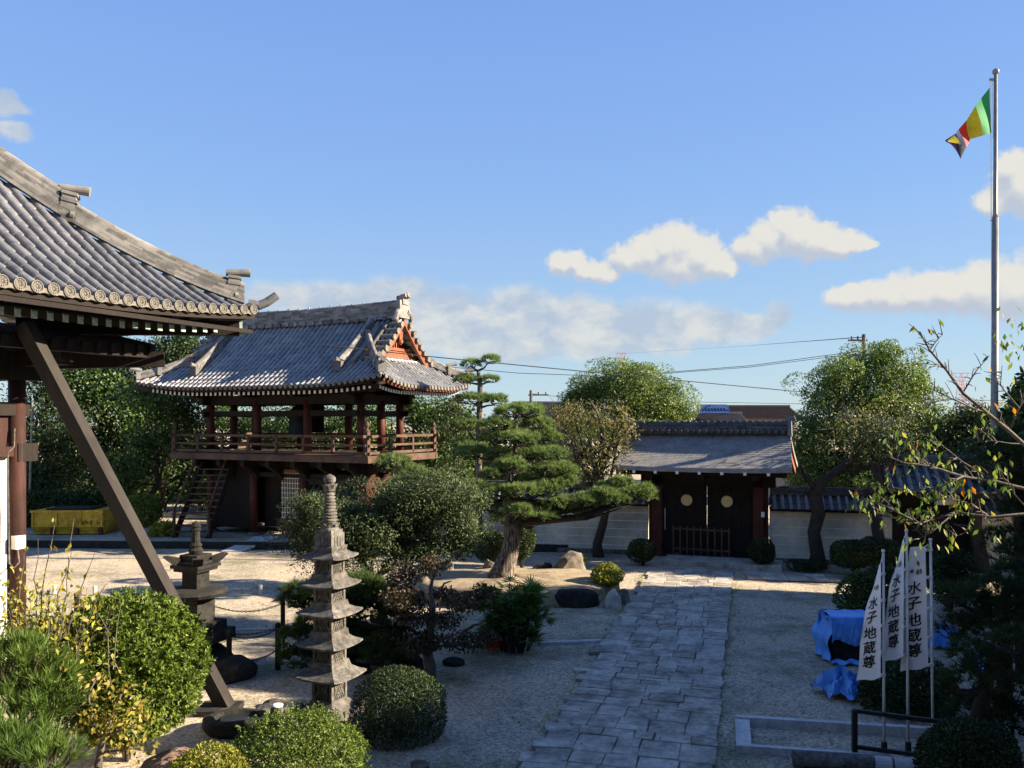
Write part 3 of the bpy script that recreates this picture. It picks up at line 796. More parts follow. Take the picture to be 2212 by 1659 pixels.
    e.grid(lambda a, u: (a, -(HY - cu(u, HX - abs(a))), EZ - .10 + .22 * cu(u, HX - abs(a)) + lf(a, HX)), list(np.linspace(-HX + .05, HX - .05, 17)), [.06, 1.0, HY]); e.grid(lambda a, u: (a, (HY - cu(u, HX - abs(a))), EZ - .10 + .22 * cu(u, HX - abs(a)) + lf(a, HX)), list(np.linspace(-HX + .05, HX - .05, 17)), [.06, 1.0, HY])
    for sx in (-1, 1): e.grid(lambda a, u: (sx * (HX - cu(u, HY - abs(a))), a, EZ - .115 + .22 * cu(u, HY - abs(a)) + lf(a, HY)), list(np.linspace(-HY + .05, HY - .05, 11)), [.06, 1.5])
    for sg in (-1, 1):
        for i in range(20):
            a, b = -HX + .1 + i * (2 * HX - .2) / 20, -HX + .1 + (i + 1) * (2 * HX - .2) / 20
            e.beam((a, sg * (HY - .1), EZ - .08 + lf(a, HX)), (b, sg * (HY - .1), EZ - .08 + lf(b, HX)), .08, .12)
    part('eave_board', e, M_wood_dark, T)
    for sx in (-1, 1):
        e = MB()
        for i in range(12):
            a, b = -HY + .1 + i * (2 * HY - .2) / 12, -HY + .1 + (i + 1) * (2 * HY - .2) / 12
            e.beam((sx * (HX - .1), a, EZ - .10 + lf(a, HY)), (sx * (HX - .1), b, EZ - .10 + lf(b, HY)), .08, .09)
        part('eave_fascia', e, M_red, T)
    rm = MB(); rm.beam((0, 0, 0), (0, 1.3, .26), .085, .11); rm.mi = 1; rm.box((0, -.006, 0), (.09, .014, .115))
    r0 = None
    for x in np.linspace(-HX + .55, HX - .55, 46):
        p = (x, -(HY - .38), EZ - .21 + lf(x, HX) * .85)
        if r0 is None: r0 = part('rafter', rm, [M_wood_dark, M_white], T); r0.location = p
        else: copy_part(r0, T, p)
    for y in np.linspace(-HY + .4, HY - .4, 34):
        copy_part(r0, T, (HX - .38, y, EZ - .22 + lf(y, HY) * .85), (0, 0, R(90)))
    hr = MB()
    for sg in (-1, 1):
        for sx in (-1, 1): hr.beam((sx * (HX - .12), sg * (HY - .12), EZ + .12), (sx * (HX - 2.3), sg * (HY - 2.3), EZ + .1), .2, .24)
    part('hip_rafter', hr, M_brownrail, T)
    # upper storey
    BX, BY = 3.5, 1.2
    bm = MB()
    for sg in (-1, 1):
        bm.beam((-BX - .5, sg * BY, 5.02), (BX + .5, sg * BY, 5.02), .2, .34); bm.beam((-BX - .3, sg * (BY + .75), 5.32), (BX + 1.2, sg * (BY + .75), 5.32), .16, .2)
        bm.beam((-BX - .4, sg * BY, 4.52), (BX + .4, sg * BY, 4.52), .12, .2)
    for x in (-BX, BX): bm.beam((x, -BY - .5, 5.0), (x, BY + .5, 5.0), .19, .33); bm.beam((x, -BY - .4, 4.50), (x, BY + .4, 4.50), .12, .2)
    for x in (-BX, -1.17, 1.17, BX):
        for sg in (-1, 1):
            bm.box((x, sg * BY, 5.25), (.36, .36, .2)); bm.box((x, sg * (BY + .4), 5.2), (.2, .95, .2))
    bm.box((0, 0, 5.45), (2 * BX + .4, 2 * BY + .3, .08))
    part('upper_beam', bm, M_wood_dark, T)
    cmb = MB(); cmb.tube([(0, 0, 0), (0, 0, 1.8)], [.15, .145], 14)
    c0 = None
    for (x, y) in ((-BX, -BY), (-1.17, -BY), (1.17, -BY), (BX, -BY), (BX, 0), (BX, BY), (1.17, BY), (-1.17, BY), (-BX, BY), (-BX, 0)):
        if c0 is None: c0 = part('upper_column', cmb, M_red, T, smooth=True); c0.location = (x, y, 3.15)
        else: copy_part(c0, T, (x, y, 3.15))
    # balcony
    QX, QY = 4.5, 2.2
    b = MB(); b.box((0, 0, 3.02), (2 * QX, 2 * QY, .1)); b.box((0, -QY + .06, 2.94), (2 * QX + .05, .14, .2)); b.box((QX - .06, 0, 2.935), (.14, 2 * QY, .19)); b.box((-QX + .06, 0, 2.935), (.14, 2 * QY, .19)); b.box((0, QY - .06, 2.94), (2 * QX + .05, .14, .2))
    part('balcony_floor', b, M_brownrail, T)
    r = MB()
    for z, t in ((3.16, .09), (3.42, .075), (3.72, .09)):
        o = .15 if z > 3.6 else .05
        for sg in (-1, 1): r.beam((-QX - o, sg * (QY - .1), z), (QX + o, sg * (QY - .1), z), t, t)
        for sx in (-1, 1): r.beam((sx * (QX - .1), -QY - o, z + .004), (sx * (QX - .1), QY + o, z + .004), t, t)
    part('balcony_rail', r, M_brownrail, T)
    pm = MB(); pm.box((0, 0, .36), (.09, .09, .6)); p0_ = None
    for (x, y) in [(x, -QY + .1) for x in (-3.2, -2.0, -.75, .55, 1.75, 3.0)] + [(QX - .1, y) for y in (-.75, .65)] + [(x, QY - .1) for x in (-2, .5, 3)]:
        if p0_ is None: p0_ = part('baluster', pm, M_brownrail, T); p0_.location = (x, y, 3.07)
        else: copy_part(p0_, T, (x, y, 3.07))
    cp = MB(); cp.box((0, 0, .45), (.16, .16, .9)); cp.lathe([(.10, .9), (.10, .95), (.055, .97), (.05, 1.03), (.085, 1.1), (.08, 1.17), (.01, 1.28)], 10); q0 = None
    for (x, y) in ((QX - .1, -QY + .1), (QX - .1, QY - .1), (-QX + .1, -QY + .1), (-QX + .1, QY - .1)):
        if q0 is None: q0 = part('corner_post', cp, M_brownrail, T); q0.location = (x, y, 2.98)
        else: copy_part(q0, T, (x, y, 2.98))
    # brackets under the balcony
    k = MB(); k.prism([V(-.09, 0, 0), V(-.09, -.2, .25), V(-.09, -.75, .52), V(-.09, -.75, .76), V(-.09, 0, .76)], (.18, 0, 0)); k0 = None
    for (x, y, a) in [(x, -BY - .05, 0) for x in np.linspace(-3.5, 3.5, 7)] + [(x, BY + .05, 180) for x in np.linspace(-3.5, 3.5, 7)] + [(BX + .05, y, 90) for y in (-1.0, 0, 1.0)] + [(-BX - .05, y, -90) for y in (-1.0, 0, 1.0)]:
        if k0 is None: k0 = part('balcony_bracket', k, M_wood_dark, T); k0.location = (x, y, 2.1); k0.rotation_euler = (0, 0, R(a))
        else: copy_part(k0, T, (x, y, 2.1), (0, 0, R(a)))
    # ground storey
    lc = MB(); lc.tube([(0, 0, 0.1), (0, 0, 2.9)], [.16, .155], 14); l0 = None
    ft = MB(); ft.lathe([(.30, 0), (.30, .06), (.2, .13)], 14); f0 = None
    LY = 1.15
    for (x, y) in ((-3.5, -LY), (-1.4, -LY), (.95, -LY), (2.05, -LY), (3.5, -LY), (3.5, LY), (1.2, LY), (-1.2, LY), (-3.5, LY)):
        if l0 is None:
            l0 = part('lower_column', lc, M_red, T, smooth=True); l0.location = (x, y, 0); f0 = part('column_base', ft, M_stone, T); f0.location = (x, y, 0)
        else: copy_part(l0, T, (x, y, 0)); copy_part(f0, T, (x, y, 0))
    w = MB(); w.box((-2.45, -LY, 1.55), (1.8, .08, 2.6)); w.box((-3.5, 0, 1.5), (.08, 2.0, 2.7)); w.box((-1.3, LY, 1.5), (4.2, .08, 2.7)); w.box((-.6, -LY + .5, 1.6), (1.4, .08, 2.6)); part('plank_wall', w, M_wood_dark, T)
    w = MB(); w.box((3.5, 0, 1.4), (.09, 2.0, 2.4)); part('end_wall', w, M_red, T)
    w = MB()
    for sg in (-1, 1): w.box((0, sg * LY, 2.72), (7.3, .18, .3)); w.box((0, sg * LY, 2.28), (7.2, .12, .16))
    for x in (-3.5, 3.5): w.box((x, 0, 2.70), (.18, 2.6, .3))
    w.box((0, 0, 2.88), (7.0, 2.4, .06)); part('lower_beam', w, M_wood_dark, T)
    la = MB()
    for x in np.linspace(.0, .82, 8): la.box((x, -LY - .02, 1.55), (.035, .04, 1.7))
    for z in np.linspace(.75, 2.35, 10): la.box((.42, -LY - .045, z), (.9, .03, .035))
    fr = part('lattice_window', la, M_plaster, T)
    la = MB(); la.box((.42, -LY, .62), (1.0, .16, .12)); part('window_sill', la, M_orange, fr)
    la = MB(); la.box((.42, -LY, 2.44), (1.0, .14, .1)); part('window_head', la, M_orange, fr)
    la = MB()
    for x in np.linspace(.0, .85, 6): la.box((x, -LY, .36), (.05, .05, .45))
    la.box((.42, -LY, .16), (.95, .06, .06)); part('low_grille', la, M_orange, T)
    # stair
    st = MB(); W0 = Matrix.Rotation(TH, 3, 'Z')
    def loc(px, py, Y): return W0 @ (P3(px, py, Y) - T.location)
    a0, a1, b0, b1 = loc(376, 1160, 30.2), loc(450, 1162, 30.0), loc(440, 1000, 31.2), loc(502, 1000, 31.0)
    for z in (a0, a1): z.z = -.0
    st.beam(a0, b0, .06, .2); st.beam(a1, b1, .06, .2)
    part('stair_stringer', st, M_wood_h, T)
    tr = MB()
    for i in range(1, 12):
        t = i / 12; tr.beam(a0.lerp(b0, t), a1.lerp(b1, t), .22, .045)
    part('stair_tread', tr, M_brownrail, T)
    hd = MB()
    for (p, q) in ((a0, b0), (a1, b1)):
        hd.beam(p, p + V(0, 0, 1.15), .08, .08); hd.beam(p + V(0, 0, 1.0), q + V(0, 0, .9), .05, .06)
    hd.beam(a0 + V(0, 0, .85), a1 + V(0, 0, .85), .05, .05)
    part('stair_handrail', hd, M_brownrail, T)
    # the bell hanging in the middle bay
    bl = MB(); bl.lathe([(.44, 0), (.45, .1), (.41, .2), (.39, .7), (.36, 1.0), (.24, 1.14), (.06, 1.18)], 20)
    M = Matrix.Rotation(-TH, 3, 'Z'); c = M @ V(-.2, 0, 0) + T.location
    B = thing('temple_bell', 'dark bronze bell hanging in the open upper floor of the tower', 'bell', (c.x, c.y, 3.85), 0)
    part('bell_body', bl, M_black, B, smooth=True)
    h = MB(); h.tube([(-.1, 0, 1.15), (-.08, 0, 1.32), (.08, 0, 1.32), (.1, 0, 1.15)], .04, 8); h.tube([(0, 0, 1.3), (0, 0, 1.62)], .03, 6); part('bell_loop', h, M_black, B)
    k = MB(); k.box((-.35, .75, 4.55), (1.35, .08, 1.5)); part('dark_panel', k, M_wood_dark, T)
bell_tower()

# ================================================================== GATE
GA = R(22); GL = V((1527 - CX) / F * 27.1, 27.1, 0)
def gate():
    T = thing('temple_gate', 'dark red gate with two gold crest doors under a grey shingle roof', 'gate', tuple(GL), -GA)
    hx, hy, ez, rz = 2.72, 1.5, 2.98, 4.02
    def S(sg): return lambda x, u: (x * (1 - .05 * u / hy), sg * (hy - u), ez + (rz - ez) * (.72 * u / hy + .28 * (u / hy) ** 2) + .05 * (abs(x) / hx) ** 3)
    r = MB()
    for sg in (-1, 1):
        r.grid(S(sg), list(np.linspace(-hx, hx, 14)), list(np.linspace(0, hy, 9)), flip=(sg > 0))
        r.grid(lambda x, u: tuple(Vector(S(sg)(x, u)) - V(0, 0, .13)), list(np.linspace(-hx, hx, 14)), list(np.linspace(0, hy, 9)), flip=(sg < 0))
        for i in range(13):
            x0, x1 = np.linspace(-hx, hx, 14)[i:i + 2]
            p, q = Vector(S(sg)(x0, 0)), Vector(S(sg)(x1, 0)); r.add([p, q, q - V(0, 0, .13), p - V(0, 0, .13)], [(0, 1, 2, 3)])
        for sx in (-1, 1):
            uu = np.linspace(0, hy, 9)
            for i in range(8):
                p, q = Vector(S(sg)(sx * hx, uu[i])), Vector(S(sg)(sx * hx, uu[i + 1])); r.add([p, q, q - V(0, 0, .13), p - V(0, 0, .13)], [(0, 1, 2, 3)])
    rf = part('roof', r, M_copper, T)
    ln = MB()
    for u in np.arange(.05, hy, .075):
        for x0, x1 in zip(np.linspace(-hx, hx, 9), np.linspace(-hx, hx, 9)[1:]):
            a, b = Vector(S(-1)(x0, u)), Vector(S(-1)(x1, u)); ln.beam(a + V(0, 0, .0), b + V(0, 0, .0), .075, .016, up=(0, -.6, 1))
    part('shingle_course', ln, M_copper, rf)
    rb = MB(); RX = 2.52; zt = rz + .0
    band(rb, [V(-RX, 0, zt), V(0, 0, zt - .02), V(RX, 0, zt + .01)], .36, .34, 5, .28, seed=8, capr=.08)
    for x in np.linspace(-RX + .15, RX - .15, 25):
        for sg in (-1, 1): rb.tube([V(x, sg * .1, zt + .1), V(x, sg * .30, zt + .07)], [.055, .062], 10)
        rb.tube([V(x, -.05, zt + .36), V(x, .05, zt + .36)], [.075, .075], 8)
    rd = part('ridge', rb, M_tile_dark, T)
    for sx in (-1, 1):
        o = MB(); o.box((sx * (RX + .05), 0, zt + .2), (.12, .48, .5), taper=.7); o.tube([V(sx * (RX - .1), 0, zt + .42), V(sx * (RX + .2), 0, zt + .52)], [.06, .075], 10); part('ridge_end_ornament', o, M_ridge, rd)
    for sx in (-1, 1):
        for sg in (-1, 1):
            b = MB(); us = np.linspace(.05, hy, 9)
            for i in range(8):
                p, q = Vector(S(sg)(sx * (hx - .06), us[i])), Vector(S(sg)(sx * (hx - .06), us[i + 1]))
                b.prism([p - V(0, 0, .14), q - V(0, 0, .14), q - V(0, 0, .34), p - V(0, 0, .36)], (-sx * .07, 0, 0))
            part('barge_board', b, M_orange, T)
    g_ = MB()
    for sx in (-1, 1): g_.prism([V(sx * 2.2, -1.1, 2.9), V(sx * 2.2, 1.1, 2.9), V(sx * 2.2, .08, 3.75), V(sx * 2.2, -.08, 3.75)], (-sx * .08, 0, 0))
    part('gable_panel', g_, M_wood_dark, T)
    pm = MB(); pm.box((0, 0, 1.35), (.32, .26, 2.7)); q = None
    for (x, y) in ((-1.62, 0), (1.62, 0), (-1.55, 1.1), (1.55, 1.1)):
        if q is None: q = part('gate_post', pm, M_red, T); q.location = (x, y, 0)
        else: copy_part(q, T, (x, y, 0))
    for (c, d) in (((0, 0, 2.5), (4.3, .26, .34)), ((0, -.55, 2.86), (5.0, .2, .22)), ((0, .75, 2.86), (5.0, .2, .22)), ((0, -1.12, 2.80), (5.1, .16, .16)), ((0, 1.12, 2.80), (5.1, .16, .16)), ((0, 0, .06), (3.3, .24, .12))):
        b = MB(); b.box(c, d); part('gate_beam', b, M_wood_dark, T)
    for x in (-1.62, 0, 1.62): b = MB(); b.box((x, 0, 2.72), (.2, 2.5, .2)); part('tie_beam', b, M_wood_dark, T)
    cl = MB(); cl.box((0, .02, 2.88), (5.0, 2.3, .06)); part('ceiling_board', cl, M_wood_dark, T)
    wp = MB(); bx0 = None; wp.box((0, 0, 0), (.085, .4, .085)); wp.mi = 1; wp.box((0, -.205, 0), (.09, .014, .09))
    for i in range(7):
        x = -2.05 + i * .683
        if bx0 is None: bx0 = part('rafter_end', wp, [M_wood_dark, M_white], T); bx0.location = (x, -1.30, 2.83)
        else: copy_part(bx0, T, (x, -1.30, 2.83))
    for sx in (-1, 1):
        w = MB(); w.box((sx * 1.83, .06, 1.2), (.16, .1, 2.4)); part('side_panel', w, M_red, T)
    w = MB(); w.box((-1.36, -.02, 1.2), (.03, .03, .72)); part('door_strip', w, M_plaster, T)
    for sx in (-1, 1):
        d = MB(); d.box((sx * .73, .05, 1.2), (1.43, .09, 2.25))
        for z in (.3, 1.2, 2.1): d.box((sx * .73, .0, z), (1.43, .05, .1))
        for k in range(5): d.box((sx * .73 - .62 + k * .31, .0, 1.2), (.07, .04, 2.2))
        dr = part('door', d, M_wood_dark, T)
        c = MB(); t = MB(); t.lathe([(.185, 0), (.185, .03), (.17, .04), (.165, .033), (.03, .033), (.001, .036)], 28)
        t.xf(Matrix.Translation((sx * .645, -.03, 1.85)) @ Matrix.Rotation(R(90), 4, 'X')); part('gold_crest', t, M_gold, dr)
    e = MB(); e.box((1.78, -.32, 1.5), (.1, .06, .16)); part('notice_plate', e, M_white, T)
    # lattice barrier standing before the doors
    Bc = GP(1512, 1206)
    B = thing('lattice_barrier', 'low wooden lattice barrier standing in front of the gold crested gate doors', 'barrier', (Bc.x, Bc.y - .15, .1), -GA)
    fr = MB(); fr.box((0, 0, .84), (1.85, .05, .06)); fr.box((0, 0, .2), (1.85, .05, .06)); part('barrier_rail', fr, M_brownrail, B)
    s0 = None; sm = MB(); sm.box((0, -.04, .47), (.05, .03, .94))
    for i in range(9):
        x = -.88 + i * .22
        if s0 is None: s0 = part('barrier_slat', sm, M_brownrail, B); s0.location = (x, 0, 0)
        else: copy_part(s0, B, (x, 0, 0))
    fm = MB(); fm.box((0, 0, .03), (.09, .5, .06)); f0 = part('barrier_foot', fm, M_brownrail, B); f0.location = (-.75, 0, 0); copy_part(f0, B, (.75, 0, 0))
gate()

# ================================================================== PLASTER WALLS
def wall(name, label, a, b, zt=1.62, tile_top=2.36, rows=.235):
    a, b = Vector(a), Vector(b); u = (b - a); Ln = u.length; u.normalize()
    T = thing(name, label, 'wall', (a.x, a.y, 0), math.atan2(u.y, u.x), 'plaster walls on both sides of the gate')
    m = MB(); m.box((Ln / 2, 0, zt / 2), (Ln, .42, zt)); body = part('plaster_wall', m, M_plaster, T)
    m = MB()
    for i in range(5): m.box((Ln / 2, -.215, .28 + i * .275), (Ln, .016, .022))
    part('white_line', m, M_white, body)
    m = MB(); m.box((Ln / 2, 0, .06), (Ln + .01, .56, .14)); part('stone_base', m, M_stone, T)
    m = MB(); m.box((Ln / 2, -.3, zt + .04), (Ln, .1, .1)); m.box((Ln / 2, .3, zt + .04), (Ln, .1, .1)); m.box((Ln / 2, 0, zt + .05), (Ln, .6, .06)); part('timber_plate', m, M_wood_dark, T)
    W, e0 = .62, zt + .10; rise = tile_top - .22 - e0
    p, r = MB(), MB()
    for sg in (-1, 1):
        S = lambda x, v, sg=sg: (x, sg * (W - v), e0 + rise * v / W)
        pan_field(p, S, 0, Ln, max(2, int(Ln / .25)), 0, lambda s: W - .02, .2, .02)
        n = max(1, int(Ln / rows)); tile_field(r, p, S, [(i + .5) * Ln / n for i in range(n)], -.02, lambda s: W - .1, .22, .055, nseg=5)
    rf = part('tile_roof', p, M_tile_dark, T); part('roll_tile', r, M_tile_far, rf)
    rb = MB(); band(rb, [V(0, 0, e0 + rise - .03), V(Ln / 2, 0, e0 + rise - .035), V(Ln, 0, e0 + rise - .03)], .28, .2, 3, .28, seed=9, capr=.07); part('ridge', rb, M_tile_dark, T)
WA = R(13.5); wd = V(math.cos(WA), -math.sin(WA), 0)
gw = Matrix.Rotation(-GA, 3, 'Z')
gr_, gl_ = GL + gw @ V(1.93, .1, 0), GL + gw @ V(-1.93, .1, 0)
WALL_R0 = gr_ + wd * .03
wall('plaster_wall_section', 'cream lined plaster wall with tile coping between the main gate and small side gate', WALL_R0, WALL_R0 + wd * 3.55)
SG = WALL_R0 + wd * 4.75
wall('plaster_wall_section', 'cream plaster wall beyond the small side gate, behind the flagpole', SG + wd * 1.2, SG + wd * 7.5)
wall('plaster_wall_section', 'long cream plaster wall running left of the gate behind the big pine', gl_ - wd * 12.5, gl_ - wd * .02)
def side_gate():
    T = thing('side_gate', 'small dark gateway in the wall with its own steep roll tile roof', 'gate', tuple(SG), -WA)
    m = MB()
    for x in (-1.08, 1.08): m.box((x, 0, 1.15), (.22, .3, 2.3))
    m.box((0, 0, 2.15), (2.6, .3, .28)); part('gate_frame', m, M_wood_dark, T)
    m = MB(); m.box((0, .1, 1.0), (1.96, .08, 2.0)); part('door', m, M_wood_dark, T)
    m = MB(); m.box((.3, -.2, 2.02), (.62, .05, .22)); part('name_board', m, M_white, T)
    p, r = MB(), MB(); hy = 1.05
    for sg in (-1, 1):
        S = lambda x, v, sg=sg: (x, sg * (hy - v), 2.36 + .72 * v)
        pan_field(p, S, -1.5, 1.5, 10, 0, lambda s: hy - .02, .24, .03)
        tile_field(r, p, S, [-1.35 + i * .27 for i in range(11)], -.02, lambda s: hy - .08, .25, .07, nseg=6)
    p.box((0, 0, 2.34), (2.9, 1.9, .06))
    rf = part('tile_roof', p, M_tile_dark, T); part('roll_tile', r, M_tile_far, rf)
    b = MB(); band(b, [V(-1.5, 0, 3.08), V(0, 0, 3.06), V(1.5, 0, 3.08)], .3, .26, 4, .28, seed=3); part('ridge', b, M_tile, T)
side_gate()

# ================================================================== UNSEEN HALL added behind and above the camera to darken faces turned to it
def unseen_hall():
    T = thing('unseen_hall', 'unseen broad timber hall with deep eave, added behind the camera to block sky light', 'temple hall', (-3, -4.2, 0))
    m = MB(); m.box((0, -4, 4.4), (30, 8, 8.8)); part('hall_wall', m, M_wood_dark, T)
    m = MB(); m.box((0, 1.6, 1.35), (30, 3.2, 2.7)); part('veranda', m, M_wood_dark, T)
    r = MB()
    r.prism([V(-18, 6.6, 8.3), V(-18, -13, 8.3), V(-18, -9, 10.6), V(-18, -3.4, 14), V(-18, 1.6, 10.6)], (36, 0, 0)); part('roof', r, M_tile, T)
unseen_hall()
# ================================================================== VEGETATION BUILDERS
def limb_pts(a, b, n=5, sag=0.0, wob=0.06, seed=0):
    rr = random.Random(seed); a, b = Vector(a), Vector(b); L = (b - a).length; out = []
    for i in range(n + 1):
        t = i / n; p = a.lerp(b, t); k = math.sin(math.pi * t)
        out.append(p + V(rr.uniform(-1, 1), rr.uniform(-1, 1), rr.uniform(-.6, .6)) * wob * L * k + V(0, 0, sag * L * k))
    return out
def crown_blobs(blobs, Y, depth=1.0, jit=0.25, seed=0):
    """blobs: (px, py, rx_px, ry_px) as the crown outlines stand in the photograph at depth Y -> ellipsoids, doubled in depth"""
    rr = random.Random(seed); out = []
    for (px, py, rx, ry) in blobs:
        c = P3(px, py, Y); a, b = rx * Y / F, ry * Y / F
        for k in (-1, 1):
            d = k * depth * a * .55 + rr.uniform(-jit, jit)
            out.append((c + V(0, d, 0), (a, a * .8, b)))
    return out
def broadleaf(name, label, base, blobs, Y, leaf, L, W, matl, trunk=.18, dens=1.0, group=None, barkm=None, depth=1.0, inner=.6, droop=0.25, cat='tree', lump=.14, seed=1, trunk_to=None, splitn=0, limbs=True, lo=.72, nclump=13, csz=(.32, .28)):
    base = Vector(base)
    T = thing(name, label, cat, tuple(base), 0, group)
    bl = crown_blobs(blobs, Y, depth, seed=seed)
    t = MB(); zc = sorted(b[0].z for b in bl); top = trunk_to or V(base.x * .5 + bl[0][0].x * .5, base.y, zc[len(zc) // 3])
    tp = limb_pts(base - V(0, 0, .1), top, 6, 0, .05, seed); t.tube(tp, [trunk * (1.25 if i == 0 else 1.0 - .6 * i / 6) for i in range(7)], 9)
    if limbs:
        for i, (c, r) in enumerate(bl[:26]):
            s = tp[3 + i % 4]; t.tube(limb_pts(s, c, 4, .04, .08, seed + i), [trunk * .38, trunk * .3, trunk * .22, trunk * .14, trunk * .07], 6)
    part('trunk', t, barkm or M_bark, T, smooth=True, world=True)
    lf = LF()
    for (c, r) in bl:
        area = 4 * math.pi * ((r[0] * r[1]) ** .8 + 2 * (r[0] * r[2]) ** .8) / 3
        n = int(area / (L * W) * dens * .55) + 10
        K = nclump; cc, cn = shell(c, r, K, .5); cc = np.array(c) + (cc - np.array(c)) * (.75 + .42 * rng.random((K, 1))); cc = cc + lumps(cc, lump * min(r[0], 1.2), 2.6 / max(.4, min(r[0], 1.2)), seed) * cn
        cr = np.array(r) * (csz[0] + csz[1] * rng.random((K, 1)))
        kk = rng.integers(0, K, n); d = rdir(n); d[:, 2] = np.where(rng.random(n) < .3, np.abs(d[:, 2]), d[:, 2]); d = nrm(d)
        P = cc[kk] + d * cr[kk] * np.array([1.15, 1.15, .85]) * (lo + (1 - lo) * rng.random((n, 1)) ** .5); Nn = nrm(d * .8 + cn[kk] * .4)
        A = nrm(Nn * .55 + rdir(n) * .9 + np.array([0, 0, -droop])); U = nrm(Nn + rdir(n) * .34 + np.array([0, 0, .3]))
        lf.leaves(P, A, U, L * (.55 + .8 * rng.random(n)), W * (.7 + .6 * rng.random(n)))
        m = int(n * inner); P = np.array(c) + rdir(m) * np.array(r) * (rng.random((m, 1)) ** .5) * .66
        lf.leaves(P, rdir(m), rdir(m), L * 1.3, W * 1.4)
    lf.build('crown', matl, T)
    return T
def pine_pads(lf, pads, L=.13, W=.011, tuft=15, dens=1.0, cup=.55):
    """pads: (centre, (rx, ry, rz)): flat layered cushions made of needle tufts"""
    for (c, r) in pads:
        area = math.pi * r[0] * r[1] * 1.6 + 2 * math.pi * r[0] * r[2]
        n = max(6, int(area * 62 * dens))
        P, Nn = shell(c, r, n, .6, up=-.25); P = P + lumps(P, .16 * r[0], 5.0 / r[0], c[0]) * np.array([1, 1, .55])
        D = nrm(Nn * np.array([.8, .8, .6]) + np.array([0, 0, cup]) + rdir(n) * .25)
        P = np.repeat(P, tuft, axis=0); D = np.repeat(D, tuft, axis=0); k = len(P)
        A = nrm(D + rdir(k) * .75)
        lf.needles(P + A * .012, A, L * (.6 + .6 * rng.random(k)), W)
def pads_px(lst, Y, flat=1.0, seed=0, dj=.5):
    rr = random.Random(seed); out = []
    for e in lst:
        px, py, rx, ry = e[:4]; dy = e[4] if len(e) > 4 else rr.uniform(-dj, dj)
        y = Y + dy; out.append((P3(px, py, y), (rx * Y / F, rx * Y / F * .8, ry * Y / F * flat)))
    return out
def pine(name, label, base, pads, trunk_pts, trunk_r, matl=None, L=.13, W=.011, tuft=15, dens=1.0, group=None, bark=None, cat='tree', limb_r=.05, seed=0):
    T = thing(name, label, cat, tuple(base), 0, group)
    t = MB(); t.tube(trunk_pts, trunk_r, 12)
    part('trunk', t, bark or M_pinebark, T, smooth=True, world=True)
    b = MB()
    for i, (c, r) in enumerate(pads):
        c = Vector(c); s = min(trunk_pts, key=lambda p: (Vector(p) - c).length + max(0, (Vector(p).z - c.z)) * 2)
        s = Vector(s); b.tube(limb_pts(s, c - V(0, 0, r[2] * .3), 4, -.05, .06, seed + i), [limb_r, limb_r * .85, limb_r * .7, limb_r * .5, limb_r * .25], 6)
        for k in range(5):
            a = k * 1.26 + i; e = c + V(math.cos(a) * r[0] * .7, math.sin(a) * r[1] * .7, 0)
            b.tube([c - V(0, 0, r[2] * .3), c.lerp(e, .5) - V(0, 0, r[2] * .35), e], [limb_r * .3, limb_r * .2, limb_r * .08], 5)
        for k in range(int(26 * min(1.6, r[0] / .5))):  # dark bark twigs packed under each pad stand in for its shaded underside
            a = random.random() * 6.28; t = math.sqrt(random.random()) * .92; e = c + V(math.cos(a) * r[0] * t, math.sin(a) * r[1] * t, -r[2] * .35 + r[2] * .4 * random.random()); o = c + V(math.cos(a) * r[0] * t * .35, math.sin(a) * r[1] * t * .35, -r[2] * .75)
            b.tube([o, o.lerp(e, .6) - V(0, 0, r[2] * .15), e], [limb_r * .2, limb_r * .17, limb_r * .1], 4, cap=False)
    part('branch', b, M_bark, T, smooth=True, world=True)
    lf = LF(); pine_pads(lf, pads, L, W, tuft, dens); lf.build('needles', matl or L_pine, T)
    return T
